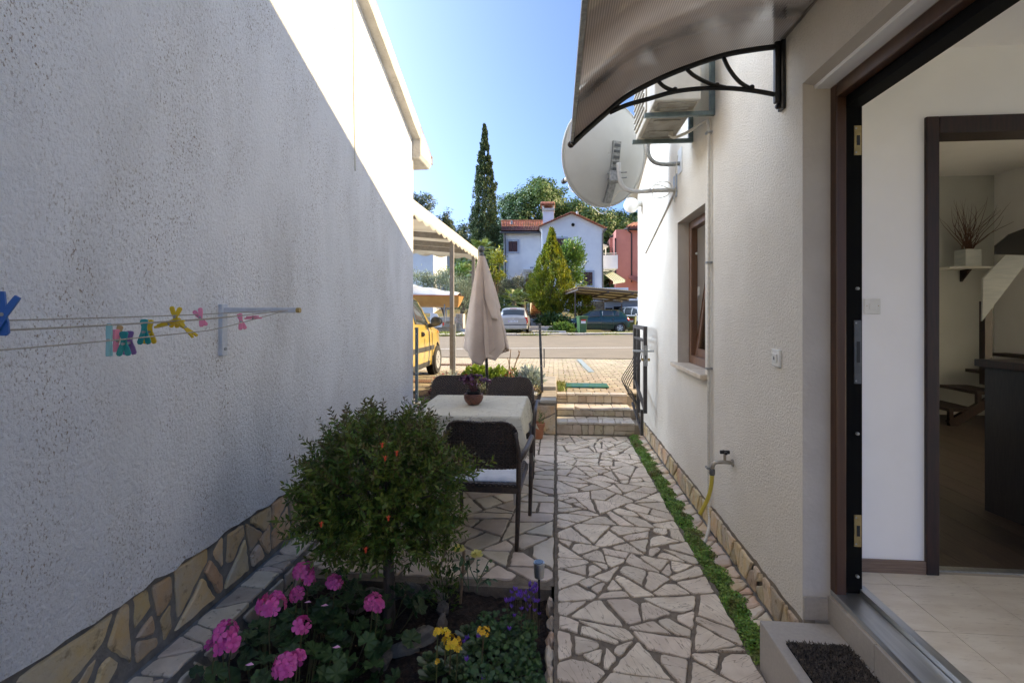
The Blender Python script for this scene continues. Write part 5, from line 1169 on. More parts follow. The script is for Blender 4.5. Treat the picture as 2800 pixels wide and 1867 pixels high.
plant('young_shrub', 'small dark green seedling between the rose and the shrub tree', 'plant', (-.62,2.72,-.05), (.09,.07,.32), 420, .028, 'pom_leaf', .35)
# solar light
sl_ = thing('solar_light', 'small steel solar garden light at the corner of the flower bed', 'garden light', (-.10,2.72,-.05))
c = P(*z7(2070,372), 2.72)
MB().lathe([(.006,-.25),(.006,-.02)], 8, c).build('spike', 'black_plastic', sl_); MB().lathe([(.026,-.022),(.028,0),(.030,.042),(.031,.055),(.030,.060)], 24, c).build('housing', 'aluminium', sl_, smooth=True, ang=40)
MB().lathe([(.024,.0605),(.024,.063)], 20, c).build('solar_panel', 'glass', sl_)
# bellflower
pm('bell_leaf', (.035,.085,.022), (.055,.12,.03), sc=12, rough=.5, isl=.4, hue=.02, trans=.2); pm('bell_violet', (.16,.06,.42), (.22,.09,.52), sc=30, rough=.6, isl=.2, trans=.2)
be = thing('bellflower', 'trailing bellflower with violet blossoms along the right bed edge', 'plant', (-.25,2.2,-.05))
n = 3600; y = rng.uniform(1.40,2.52,n); x = -.30+.25*rng.uniform(-1,1,n)*(.55+.45*np.clip((2.6-y)/.7,0,1))+.04; z = -.04+.13*rng.uniform(0,1,n)*(1-((x+.27)/.30)**2)
fast_mesh('leaves', *cards(np.stack([x,y,z],1), np.stack([rng.normal(0,.5,n),rng.normal(-.3,.5,n),np.ones(n)],1), .026, 6, .35), 'bell_leaf', be, kind='stuff')
Cf = np.concatenate([np.stack([rng.uniform(-.26,-.08,34),rng.uniform(2.42,2.62,34),rng.uniform(.07,.20,34)],1), np.stack([rng.uniform(-.42,-.08,9),rng.uniform(2.0,2.4,9),rng.uniform(.05,.12,9)],1)])
pr_ = []
for p in range(5):
    a = p*1.257; pr_.append(leaf_arrays(Cf, np.tile([math.cos(a)*.6,math.sin(a)*.6,1.0],(len(Cf),1)), .022, .45, .2))
fast_mesh('blossoms', *merge(*pr_), 'bell_violet', be, kind='stuff')
g = MB()
for p in Cf[:34]: g.tube([(p[0],p[1],p[2]),(p[0]*.98,p[1]-.03,0)], .0012, 3)
g.build('stems', 'ger_stem', be, kind='stuff')
# kalanchoe
ka = thing('kalanchoe', 'yellow flowering kalanchoe with fleshy rosettes in front of the stone ring', 'plant', (-.52,1.85,-.05))
pm('kal_leaf', (.05,.085,.03), (.075,.11,.045), sc=18, rough=.35, rnd=.3, hue=.02); pm('kal_yellow', (.72,.42,.015), (.76,.50,.04), sc=30, rough=.6, rnd=.12)
kl = MB().add([(0,0,0),(.4,.32,.12),(.8,.42,.25),(1.05,.22,.36),(1.08,0,.36),(1.05,-.22,.36),(.8,-.42,.25),(.4,-.32,.12)], [(0,1,2,3,4),(0,4,5,6,7)]); klo = None; kf = None
for (px, py, s) in ((1620,760,.05),(1650,870,.055),(1720,830,.045),(1500,860,.05),(1390,930,.05),(1550,960,.055),(1460,980,.05),(1730,760,.04),(1400,1010,.05),(1590,1010,.05)):
    c = PG(*z7(px, py), .03)
    for ring in range(3):
        for k in range(6):
            if klo is None: o = klo = kl.build('leaf', 'kal_leaf', ka, smooth=True)
            else: o = klo.copy(); COL.objects.link(o)
            o.location = (c.x,c.y,c.z+.012*ring); o.rotation_euler = (0,-.35*ring-.1,k*1.047+ring*.5+random.uniform(-.15,.15)); q = s*(1-.25*ring); o.scale = (q,q*.9,q)
for (px, py, rad, nf) in ((1530,800,.040,30),(1500,735,.020,9),(1450,735,.022,9),(1730,730,.026,14),(1445,915,.010,3),(1570,845,.018,8)):
    c = P(*z7(px, py), 1.98); st_ = MB().tube([c-Vector((0,0,.005)), c-Vector((.01,-.02,.14))], .003, 5).build('flower_stem', 'ger_stem', ka)
    for k in range(nf):
        d3 = Vector(unit(rng.normal(size=(1,3)))[0]); d3.z = abs(d3.z)*.7; d3.y -= .3; d3.normalize()
        if kf is None: o = kf = fl_mesh().build('floret', 'kal_yellow', st_)
        else: o = kf.copy(); COL.objects.link(o); o.parent = st_
        o.location = c+d3*rad*random.uniform(.6,1); o.rotation_euler = d3.to_track_quat('Z','Y').to_euler(); s = random.uniform(.007,.010); o.scale = (s,s,s)
plant('seedling', 'bright green clover like seedling near the stone ring', 'plant', (-.78,1.95,-.05), (.06,.06,.09), 60, .03, 'mid_leaf', .8)
# sedum strip along the right house
n = 34000; y = rng.uniform(2.35,6.45,n); wob = .012*np.sin(y*7)+.012*np.sin(y*17+1); x = .900+wob+(.158+.012*np.sin(y*11))*rng.beta(1.5,1.5,n); t_ = np.clip((x-.980)/.095,-1,1)
h = (.055*(1-t_**2)+.012*np.sin(y*23)+.010*np.sin(y*41+x*60))*rng.uniform(.35,1,n)
pm('sedum_green', (.13,.27,.035), (.20,.31,.06), sc=5, rough=.55, isl=.4, hue=.03, c3=(.17,.13,.045), sc3=4.5, lo3=.52, hi3=.66, trans=.2)
so_ = fast_mesh('sedum_strip', *cards(np.stack([x,y,-.02+h],1), np.stack([rng.normal(0,.6,n),rng.normal(-.2,.6,n),np.ones(n)],1), .013, 5, .4), 'sedum_green', kind='stuff')
tag(so_, 'low green sedum growing along the foot of the right house', 'ground cover')
# ================================================================== ACROSS THE FORECOURT
def text_mesh(s, size, M4, name, mat, parent, ext=.0):
    cu = bpy.data.curves.new(name, 'FONT'); cu.body = s; cu.size = size; cu.align_x = 'CENTER'; cu.align_y = 'CENTER'; cu.extrude = ext
    ob = bpy.data.objects.new(name, cu); COL.objects.link(ob); bpy.context.view_layer.update()
    me = bpy.data.meshes.new_from_object(ob.evaluated_get(bpy.context.evaluated_depsgraph_get())); bpy.data.objects.remove(ob)
    me.transform(M4); me.materials.append(M[mat]); o = bpy.data.objects.new(name, me); COL.objects.link(o); adopt(o, parent); o['kind'] = 'stuff'; return o
# white awning carport on the left
pm('awning', (.80,.78,.73), (.72,.69,.63), sc=2, rough=.8, trans=.35); pm('carport_steel', (.27,.25,.235), (.22,.205,.19), sc=20, rough=.55, metal=.2)
cp = thing('awning_carport', 'white fabric carport awning on grey steel posts over the yellow car', 'carport', (-3, 9, .4))
cx0, cx1, cy0, cy1, cz = -5.2, -1.83, 5.9, 11.5, 2.93
def roofc(u, v): x = cx0+(cx1-cx0)*u; y = cy0+(cy1-cy0)*v; return (x, y, cz+.10+.03*math.sin(v*22)*math.sin(math.pi*u)*.3+.30*(1-u)-.0)
g = MB(); g.grid(roofc, 12, 40); g.build('roof_cloth', 'awning', cp, smooth=True, solid=.004)
def valance(axis):
    g = MB(); v = []; f = []; n = 120
    for i in range(n+1):
        t = i/n
        if axis == 'y': x, y, L = cx1+.005, cy0+(cy1-cy0)*t, cy1-cy0; zt = cz+.10
        else: x, y, L = cx0+(cx1-cx0)*t, cy1+.005, cx1-cx0; zt = cz+.10+.30*(1-t)
        sc = abs(math.sin(math.pi*t*L/.38)); v += [(x, y, zt), (x+.004*math.sin(t*90), y, zt-.15), (x, y, zt-.19-.05*sc)]
    for i in range(n): f += [(3*i, 3*i+3, 3*i+4, 3*i+1), (3*i+1, 3*i+4, 3*i+5, 3*i+2)]
    g.add(v, f).build('valance', 'awning', cp, smooth=True, solid=.003)
valance('y'); valance('x')
for y in (6.0, 8.9, 11.25):
    o = MB().box((-1.925,y-.035,.36),(-1.855,y+.035,cz+.03)).build('post', 'carport_steel', cp)
for y in (6.9, 8.9, 10.2, 11.2): MB().bar((cx0,y,cz+.31),(cx1-.03,y,cz+.015),.06,.10).build('crossbeam', 'carport_steel', cp)
for x in (-3.3, -1.89): MB().bar((x,cy0,cz+.04+.09*(cx1-x)*.99),(x,cy1,cz+.04+.09*(cx1-x)*.99),.05,.07).build('purlin', 'carport_steel', cp)
# ------------------------------------------------------------------ cars
pm('car_yellow', (.47,.335,.085), (.44,.31,.08), sc=3, rough=.28, coat=.7); pm('car_silver', (.42,.42,.41), (.38,.38,.375), sc=3, rough=.3, metal=.35, coat=.6); pm('car_green', (.008,.040,.040), (.010,.046,.045), sc=3, rough=.22, coat=.9); pm('car_van', (.50,.51,.51), rough=.3, metal=.3, coat=.6)
pm('tyre', (.022,.021,.020), (.035,.033,.03), sc=30, rough=.85); pm('rim', (.62,.63,.64), (.52,.53,.54), sc=20, rough=.35, metal=.5); pm('trim', (.045,.045,.046), rough=.6); pm('tail_red', (.55,.02,.015), rough=.2, coat=.8); pm('lamp_clear', (.62,.64,.66), rough=.12, coat=.6); pm('indicator', (.75,.28,.03), rough=.2); pm('plate_white', (.62,.64,.68), rough=.5)
def car(label, loc, head, L, W, H, st, paint, wheels, wr, wins, parts, spokes=5):
    """stations st: (x from the rear, sill, belt, top, half width at belt, half width at top)"""
    th = thing('parked_car', label, 'car', loc, 'parked cars'); n = 64
    A = np.array(st, float); xs_ = np.linspace(A[0,0], A[-1,0], n); I = [np.interp(xs_, A[:,0], A[:,k]) for k in range(1,6)]
    k_ = np.array([.15,.2,.3,.2,.15])
    def smo(a): b = np.concatenate([[a[0]]*2, a, [a[-1]]*2]); return np.convolve(b, k_, 'valid')
    I = [smo(a) for a in I]
    def sec(x):
        zb, zm, zt, wb, wt = [float(np.interp(x, xs_, a)) for a in I]; h = zm-zb
        return [(wb*.80,zb),(wb*.95,zb+.04),(wb*.99,zb+.30*h),(wb,zb+.58*h),(wb*.985,zm-.06*h),(wb*.945,zm),(wt+(wb*.945-wt)*.5,zm+(zt-zm)*.52),(wt,zt-.10*(zt-zm)),(wt*.86,zt-.015*(zt-zm)),(wt*.5,zt+.012),(0,zt+.02)]
    def sf(x, t, s=1, off=0):
        S2 = sec(x); i = min(9, max(0, int(t))); q = t-i; a, b = S2[i], S2[i+1]; w_, z_ = a[0]+(b[0]-a[0])*q, a[1]+(b[1]-a[1])*q
        dx, dz = b[0]-a[0], b[1]-a[1]; l = math.hypot(dx, dz)+1e-6; w_ += dz/l*off; z_ += -dx/l*off
        return Vector((x-L/2, s*w_, z_))
    ch_, sh_ = math.cos(head), math.sin(head); X = Matrix(((ch_,-sh_,0,loc[0]),(sh_,ch_,0,loc[1]),(0,0,1,loc[2]),(0,0,0,1)))
    tx = lambda p: X @ Vector(p)
    v = []; f = []; m = 21
    for x in xs_:
        half = [Vector((x-L/2, a, b)) for a, b in sec(x)]
        v += [tx(p) for p in half]+[tx((p.x,-p.y,p.z)) for p in half[-2::-1]]
    for i in range(n-1):
        for k in range(m-1): f.append((i*m+k, i*m+k+1, (i+1)*m+k+1, (i+1)*m+k))
    f += [tuple(range(m-1,-1,-1)), tuple(range((n-1)*m, n*m))]
    body = MB().add(v, f).build('body', paint, th, smooth=True, ang=38)
    def patch(name, x0b, x1b, x0t, x1t, t0, t1, s, mat, off=.006, par=None, nu=10, nv=6):
        g = MB(); vv = []
        for j in range(nv+1):
            q = j/nv; xa, xb = x0b+(x0t-x0b)*q, x1b+(x1t-x1b)*q
            for i in range(nu+1): vv.append(tx(sf(xa+(xb-xa)*i/nu, t0+(t1-t0)*q, s, off)))
        ff = [(j*(nu+1)+i, j*(nu+1)+i+1, (j+1)*(nu+1)+i+1, (j+1)*(nu+1)+i) for j in range(nv) for i in range(nu)]
        return g.add(vv, ff).build(name, mat, par or th, smooth=True, solid=.006)
    def across(name, x0, x1, mat, t0=8.0, off=.006):
        g = MB(); vv = []; nu, nv = 12, 8
        for j in range(nv+1):
            x = x0+(x1-x0)*j/nv
            for i in range(nu+1):
                q = i/nu*2-1; s = 1 if q >= 0 else -1; t = 10-(10-t0)*abs(q); vv.append(tx(sf(x, min(t,9.999), s, off)))
        return g.add(vv, [(j*(nu+1)+i, j*(nu+1)+i+1, (j+1)*(nu+1)+i+1, (j+1)*(nu+1)+i) for j in range(nv) for i in range(nu)]).build(name, mat, th, smooth=True, solid=.006)
    for w_ in wins: 
        for s in (-1, 1): patch('side_window', *w_, 5.25, 6.95, s, 'glass')
    for (x, r) in [(q, wr) for q in wheels]:
        for s in (-1, 1):
            wy = s*(W/2-.075); c = tx((x-L/2, wy, r)); ax = (X.to_3x3() @ Vector((0, s, 0)))
            ar = MB().lathe([(r*1.17,-.06),(r*1.20,.062),(r*1.08,.066),(r*.2,.050)], 28, tx((x-L/2, wy, r*1.04)), ax).build('wheel_arch', 'black_rubber', th)
            wh = MB().lathe([(r*.5,-.09),(r*.93,-.09),(r,-.07),(r,.07),(r*.93,.095),(r*.66,.098),(r*.62,.085)], 30, c, ax).build('wheel', 'tyre', th, smooth=True, ang=40)
            MB().lathe([(r*.64,.080),(r*.62,.094),(r*.56,.096),(r*.54,.075),(r*.2,.07)], 26, c, ax).build('rim', 'rim', wh, smooth=True, ang=40)
            e1 = (X.to_3x3() @ Vector((1,0,0))); e2 = Vector((0,0,1))
            g = MB()
            for k in range(spokes):
                a = 2*math.pi*k/spokes+.3; d = e1*math.cos(a)+e2*math.sin(a); g.bar(c+ax*.088, c+ax*.088+d*r*.57, .075*r/.28, .012, up=ax)
            g.lathe([(r*.17,.085),(r*.15,.098)], 14, c, ax); g.build('spokes', 'rim', wh, kind='stuff')
    parts(th, body, patch, across, tx, X)
    return th
def seam(th, body, X, pts, r=.006, mat='trim', name='door_seam'): return MB().tube([X @ Vector(p) for p in pts], r, 4).build(name, mat, body)
# yellow hatchback: nose to the street
st = [(0,.30,.72,.74,.60,.50),(.03,.22,.80,.82,.68,.55),(.10,.20,.88,1.00,.72,.58),(.30,.18,.90,1.40,.735,.57),(.6,.17,.91,1.46,.745,.575),(1.5,.17,.90,1.49,.75,.58),(2.05,.17,.88,1.44,.75,.57),(2.35,.17,.88,1.28,.75,.58),(2.85,.17,.87,.93,.74,.60),(3.2,.18,.80,.84,.71,.60),(3.42,.22,.68,.72,.64,.55),(3.5,.30,.58,.60,.52,.45)]
def yparts(th, body, patch, across, tx, X):
    across('windscreen', 2.12, 2.76, 'glass', 7.6); across('rear_window', .11, .31, 'glass', 7.6)
    for s in (-1, 1):
        patch('side_trim', .55, 2.55, .55, 2.55, 2.55, 2.95, s, 'trim', .012); patch('sill', .85, 2.35, .85, 2.35, .9, 1.5, s, 'trim', .006)
        patch('front_lamp', 3.02, 3.36, 3.05, 3.30, 4.2, 5.6, s, 'lamp_clear', .008); patch('indicator', 2.92, 3.0, 2.92, 3.0, 3.9, 4.3, s, 'indicator', .01)
        patch('rear_lamp', .01, .12, .05, .14, 3.6, 5.2, s, 'tail_red', .008)
        y = s*.755
        for x in (.82, 1.42, 2.42): 
            g = [(x-1.75, s*(.75 if k < 5 else .71), .22+.7*k/5) for k in range(6)]; seam(th, body, X, g)
        MB().sphere(X @ Vector((2.27-1.75, s*.87, 1.01)), .105, 14, 10, (1,.62,.80)).build('mirror', 'trim', th, smooth=True)
        MB().lathe([(.088,0),(.085,.004)], 18, X @ Vector((2.165-1.75, s*.872, 1.01)), X.to_3x3() @ Vector((-1,0,0))).build('mirror_glass', 'glass', th)
        MB().bar(X @ Vector((2.30-1.75, s*.72, .93)), X @ Vector((2.28-1.75, s*.84, .95)), .08, .07).build('mirror_foot', 'trim', th)
        MB().sphere(X @ Vector((1.72-1.75, s*.752, .80)), .055, 12, 8, (1,.3,.8)).build('door_handle', 'trim', th, smooth=True)
yc = Vector((-3.03, 8.33, fz(9)+.0))
car('yellow hatchback parked under the white carport awning', yc, math.pi/2, 3.5, 1.5, 1.48, st, 'car_yellow', (.62,2.82), .272, [(.52,1.36,.55,1.36),(1.48,2.38,1.48,1.98)], yparts, 8)
# silver estate, seen from behind
st2 = [(0,.30,.78,.80,.66,.58),(.04,.26,.86,.88,.76,.64),(.10,.24,.92,1.0,.80,.64),(.34,.22,.93,1.38,.815,.62),(.7,.20,.93,1.43,.82,.61),(2.0,.20,.92,1.45,.825,.61),(2.6,.20,.90,1.38,.825,.60),(3.3,.20,.89,.95,.82,.66),(3.95,.22,.78,.82,.77,.64),(4.15,.26,.62,.66,.70,.6),(4.22,.32,.54,.56,.60,.5)]
def sparts(th, body, patch, across, tx, X):
    across('rear_window', .115, .32, 'glass', 7.4); across('windscreen', 2.65, 3.22, 'glass', 7.6)
    o = MB().box((-2.14,-.26,.63),(-2.105,.26,.745), X).build('number_plate', 'plate_white', th)
    R4 = X @ Matrix.Translation((-2.1425,0,.687)) @ Matrix(((0,0,-1,0),(-1,0,0,0),(0,1,0,0),(0,0,0,1)))
    text_mesh('PU 205-VA', .095, R4, 'plate_text', 'black_plastic', o)
    MB().box((-2.143,.215,.635),(-2.1395,.255,.74), X).build('plate_band', 'fl_lilac', o)
    MB().box((-2.135,-.80,.475),(-2.09,.80,.52), X).build('bumper_strip', 'trim', th)
    MB().box((-2.16,-.74,.30),(-2.07,.74,.475), X).build('bumper', 'car_silver', th)
    for s in (-1, 1):
        MB().prism([(-.10,0),(.06,.0),(.09,.14),(.06,.36),(-.08,.36)], X @ Vector((-2.06,s*.72,.55)), X.to_3x3() @ Vector((0,s,0)), (0,0,1), X.to_3x3() @ Vector((-1,0,0)), .04, .006).build('rear_lamp', 'tail_red', th)
        MB().box((-2.108,s*.70-.03,.62),(-2.1,s*.70+.05,.68), X).build('reverse_lamp', 'lamp_clear', th)
    MB().box((-1.90,-.19,1.36),(-1.87,.19,1.385), X).build('brake_light', 'tail_red', th)
    MB().tube([X @ Vector((-1.6,0,1.46)), X @ Vector((-1.66,0,1.60))], .006, 5).build('aerial', 'trim', th)
    for s in (-1, 1): MB().sphere(X @ Vector((-.9,s*.35,1.02)), .13, 10, 8, (.6,1,1)).build('headrest', 'trim', th, smooth=True)
    MB().sphere(X @ Vector((-2.135,0,.80)), .04, 10, 6, (.3,1,1)).build('badge', 'rim', th, smooth=True)
    MB().bar(X @ Vector((-2.03,.02,.95)), X @ Vector((-2.02,-.42,.96)), .02, .02).build('wiper', 'trim', th)
sp_ = P(1401,913,27.0); hd = math.atan2(sp_.y, sp_.x)*0+math.pi/2+.02
car('silver estate car seen from behind on the far verge', (sp_.x, sp_.y+2.1, sp_.z), hd, 4.22, 1.65, 1.45, st2, 'car_silver', (.75,3.3), .295, [(.35,.95,.45,.95),(1.05,1.85,1.05,1.85),(1.95,2.95,1.95,2.55)], sparts)
# dark green hatchback, side on
st3 = [(0,.34,.80,.82,.66,.56),(.05,.28,.90,.93,.76,.62),(.12,.26,.98,1.02,.79,.62),(.45,.22,.98,1.33,.815,.60),(.65,.20,.97,1.41,.82,.60),(1.6,.20,.95,1.45,.825,.61),(2.2,.20,.93,1.40,.825,.60),(3.0,.20,.91,.96,.82,.66),(3.65,.22,.80,.84,.76,.62),(3.88,.26,.64,.68,.68,.58),(3.96,.32,.54,.56,.58,.5)]
def gparts(th, body, patch, across, tx, X):
    across('windscreen', 2.25, 2.92, 'glass', 7.6); across('rear_window', .13, .44, 'glass', 7.6)
    for s in (-1, 1):
        patch('rear_lamp', .03, .17, .05, .16, 3.4, 5.3, s, 'tail_red', .010); patch('front_lamp', 3.45, 3.82, 3.5, 3.78, 4.0, 5.3, s, 'lamp_clear', .008)
        for x in (1.02, 1.75, 2.65): seam(th, body, X, [(x-1.98, s*(.826 if k < 5 else .79), .24+.72*k/5) for k in range(6)], .005)
        seam(th, body, X, [(x-1.98, s*.828, .52) for x in (.9,1.6,2.3,2.9)], .010, 'car_green', 'rub_strip')
        MB().sphere(X @ Vector((2.62-1.98, s*.90, .99)), .09, 12, 8, (1,.6,.7)).build('mirror', 'car_green', th, smooth=True)
        for x in (1.05, 1.88): MB().sphere(X @ Vector((x-1.98, s*.826, .84)), .06, 10, 6, (1,.3,.35)).build('door_handle', 'trim', th, smooth=True)
gp_ = P(1629,909,31.2)
car('dark green hatchback parked side on behind the green bin', (gp_.x, gp_.y, gp_.z), math.pi+.06, 3.96, 1.65, 1.45, st3, 'car_green', (.62,3.08), .30, [(.66,.93,.66,.80),(1.0,1.68,1.0,1.68),(1.80,2.72,1.80,2.32)], gparts)
# silver people carrier at the right
st4 = [(0,.34,.82,.84,.70,.6),(.06,.28,1.0,1.05,.80,.66),(.35,.22,1.02,1.55,.86,.66),(.8,.20,1.02,1.68,.87,.66),(2.4,.20,1.0,1.70,.87,.66),(3.0,.20,1.0,1.58,.87,.66),(3.75,.20,.98,1.08,.85,.70),(4.2,.24,.84,.90,.80,.66),(4.4,.32,.62,.66,.68,.56)]
def vparts(th, body, patch, across, tx, X):
    across('windscreen', 3.02, 3.68, 'glass', 7.6)
    for s in (-1, 1):
        patch('front_lamp', 3.95, 4.28, 4.0, 4.22, 4.0, 5.4, s, 'lamp_clear', .008); MB().sphere(X @ Vector((3.3-2.2, s*.98, 1.08)), .12, 12, 8, (.7,.8,.9)).build('mirror', 'car_van', th, smooth=True)
vp = P(1742,897,37); car('silver people carrier half hidden behind the right house corner', (vp.x+.2, vp.y+.6, vp.z-.1), -math.pi*.36, 4.4, 1.75, 1.7, st4, 'car_van', (.85,3.5), .31, [(.6,1.4,.6,1.4),(1.5,2.4,1.5,2.4),(2.5,3.4,2.5,3.0)], vparts)
# wheelie bins
pm('bin_green', (.075,.16,.065), (.065,.14,.058), sc=8, rough=.5); pm('bin_olive', (.17,.19,.07), (.15,.17,.06), sc=8, rough=.5); pm('label_white', (.75,.75,.75), rough=.6)
def wbin(p, rz, label, mat):
    th = thing('wheelie_bin', label, 'bin', p, 'wheelie bins by the road'); X = Matrix.Translation(p) @ Matrix.Rotation(rz,4,'Z')
    g = MB(); a, b = .235, .29
    v = [(-a*.8,-b*.75,.06),(a*.8,-b*.75,.06),(a*.8,b*.7,.06),(-a*.8,b*.7,.06),(-a,-b,.96),(a,-b,.96),(a,b,.96),(-a,b,.96)]
    bevel(g.add([X @ Vector(q) for q in v], [(3,2,1,0),(4,5,6,7),(0,1,5,4),(1,2,6,5),(2,3,7,6),(3,0,4,7)]).build('body', mat, th), .02)
    bevel(MB().box((-a-.03,-b-.05,.965),(a+.03,b+.03,1.03), X).build('lid', mat, th), .02)
    MB().tube([X @ Vector((-a,b+.06,.96)), X @ Vector((a,b+.06,.96))], .018, 8).build('handle', mat, th)
    for s in (-1, 1): MB().lathe([(.10,-.03),(.10,.03),(.05,.035)], 18, X @ Vector((s*.26,b*.75,.10)), X.to_3x3() @ Vector((s,0,0))).build('wheel', 'tyre', th)
    o = MB().box((-.13,-b*.97-.012,.63),(.13,-b*.97+.02,.77), X).build('label', 'label_white', th); MB().box((-.13,-b*.985-.014,.77),(.13,-b*.98+.02,.85), X).build('label_band', 'tail_red', th)
bp_ = PG(1591,915,.30); wbin((bp_.x,bp_.y,.30), .25, 'green wheelie bin on the kerb in front of the green car', 'bin_green')
bp_ = PG(1729,905,.26); wbin((bp_.x,bp_.y,.24), -.35, 'olive green wheelie bin beside the silver people carrier', 'bin_olive')
# ------------------------------------------------------------------ corrugated carport across the road
ct = thing('sheet_carport', 'lean-to carport with corrugated sheet roof on slim steel posts across the road', 'carport', (3, 32, .25))
N_, F_, FR_, NR_ = P(1581,783,30.2), P(1518,806,34), P(1700,822,36), P(1790,800,30.2)
pm('sheet', (.62,.57,.44), (.52,.46,.34), sc=4, rough=.7, trans=.35); pm('rust_steel', (.13,.09,.07), (.09,.075,.065), sc=10, rough=.7)
def shf(u, v):
    a = N_+(NR_-N_)*u; b = F_+(FR_-F_)*u; p = a+(b-a)*v; return (p.x, p.y, p.z+.025*math.sin(u*2*math.pi*38))
g = MB(); g.grid(shf, 305, 5); g.build('roof_sheet', 'sheet', ct, smooth=True, solid=.006)
for v in (.02, .25, .5, .75, .98):
    a = N_+(F_-N_)*v; b = NR_+(FR_-NR_)*v; MB().bar(a-Vector((0,0,.09)), b-Vector((0,0,.09)), .05, .09).build('purlin', 'rust_steel', ct)
for u in (0, .4, .72):
    a = N_+(NR_-N_)*u; b = F_+(FR_-F_)*u; MB().bar(a-Vector((0,0,.19)), b-Vector((0,0,.19)), .06, .10).build('rafter', 'rust_steel', ct)
for (q, zb) in ((N_+(F_-N_)*.12,.2),(F_,.3),(N_+(NR_-N_)*.82,.2),(N_+(NR_-N_)*.40+(F_-N_)*.9,.2),(F_+(FR_-F_)*.72,.2),(F_+(FR_-F_)*1.0,.2)):
    MB().box((q.x-.035,q.y-.035,zb-.1),(q.x+.035,q.y+.035,q.z-.24)).build('post', 'rust_steel', ct)
a = N_+(NR_-N_)*.38+(F_-N_)*.9; MB().bar(Vector((a.x,a.y,1.0)), a+Vector((.8,0,-.2)), .03, .03).build('brace', 'rust_steel', ct)
# ------------------------------------------------------------------ white house across the road
pm('far_plaster', (.74,.76,.79), (.68,.70,.74), sc=1.5, rough=.9, bump=.2, bsc=12, c4=(.55,.56,.58), sc4=9, lo4=.66, hi4=.78); pm('window_surround', (.36,.40,.48), rough=.8); pm('shutter', (.075,.030,.030), (.06,.024,.024), sc=10, rough=.6)
pm('gap_shade', (.09,.03,.02), rough=.9)  # dark roof base: shade between the tiles put into its colour
wh_ = thing('gabled_house', 'white gabled house across the road with tall chimney and brown shutters', 'house', P(1510,870,40))
z5 = lambda x, y: (1350+x/5.88, 550+y/5.88)
def H(x, y, d): return P(*z5(x, y), d)
fr_ax = Vector((math.cos(YAW), math.sin(YAW), 0)); dp_ax = Vector((-math.sin(YAW), math.cos(YAW), 0)); ZB = .8
DM, DW = 40.0, 41.6
def block(pts2, d, depth, name, mat, par):
    """facade outline given in zoomed pixels, pushed back by depth"""
    q = [H(x, y, d) for x, y in pts2]; O = q[0]; pol = [((p-O).dot(fr_ax), p.z-O.z) for p in q]
    return MB().prism(pol, O, fr_ax, (0,0,1), dp_ax, depth).build(name, mat, par)
main = block([(780,1900),(780,478),(735,410),(1255,200),(1790,440),(1745,470),(1745,1900)], DM, 7, 'gable_wall', 'far_plaster', wh_)
wing = block([(160,1900),(160,500),(800,500),(800,1900)], DW, 4.5, 'wing_wall', 'far_plaster', wh_)
# wing roof of barrel tiles sloping to the front
e0, e1, r0, r1 = H(120,492,DW-.35), H(770,492,DW-.35), H(120,338,DW+2.4), H(790,338,DW+2.4)
wr_ = MB().add([e0,e1,r1,r0,e0-Vector((0,0,.12)),e1-Vector((0,0,.12)),r1-Vector((0,0,.12)),r0-Vector((0,0,.12))], [(0,1,2,3),(7,6,5,4),(0,4,5,1),(1,5,6,2),(2,6,7,3),(3,7,4,0)]).build('wing_roof', 'gap_shade', wh_)
nt_ = 17; tile = None
for i in range(nt_):
    for j in range(7):
        a = e0+(e1-e0)*((i+.5)/nt_); b = r0+(r1-r0)*((i+.5)/nt_); p = a+(b-a)*(j/7); q = a+(b-a)*((j+1.12)/7); v = []; up_ = Vector((0,0,1))
        for (c, rr, lift) in ((p,.125,.05),(q,.105,.02)):
            for k in range(7): an = math.pi*k/6; v.append(c+fr_ax*math.cos(an)*rr+up_*(math.sin(an)*rr*.8+lift-.02))
        MB().add(v, [(k,k+1,8+k,7+k) for k in range(6)]).build('tile', 'roof_tile', wr_, smooth=True)
MB().tube([r0+Vector((0,0,.05)), r1+Vector((0,0,.05))], .13, 8).build('ridge', 'roof_tile', wr_)
MB().tube([e0-Vector((.1,.1,.1)), e1-Vector((0,.1,.1))], .08, 8).build('gutter', 'grey_metal', wh_)
MB().tube([H(180,500,DW-.2), H(185,700,DW-.15), H(190,1900,DW-.15)], .06, 8).build('downpipe', 'grey_metal', wh_)
# main roof: thin tiled slopes
for (pa, pb) in (((715,418),(1258,186)), ((1255,186),(1812,448))):
    a, b = H(*pa,DM-.3), H(*pb,DM-.3); MB().add([a,b,b+dp_ax*7.6,a+dp_ax*7.6]+[q+Vector((0,0,.07)) for q in (a,b,b+dp_ax*7.6,a+dp_ax*7.6)], [(3,2,1,0),(4,5,6,7),(0,1,5,4),(1,2,6,5),(2,3,7,6),(3,0,4,7)]).build('main_roof', 'roof_tile', wh_)
    m_ = 16
    rf_ = wr_
    for k in range(m_):
        c = a+(b-a)*((k+.5)/m_); MB().sphere(c+Vector((0,0,.06)), .12, 8, 5, (1,1,.4)).build('verge_tile', 'roof_tile', rf_, smooth=True)
MB().tube([H(1805,450,DM-.35), H(1805,450,DM-.35)+dp_ax*7], .09, 8).build('gutter', 'grey_metal', wh_)
MB().tube([H(1800,460,DM-.3), H(1750,520,DM-.1), H(1750,900,DM-.06), H(1752,1400,DM-.06)], .055, 8).build('downpipe', 'grey_metal', wh_)
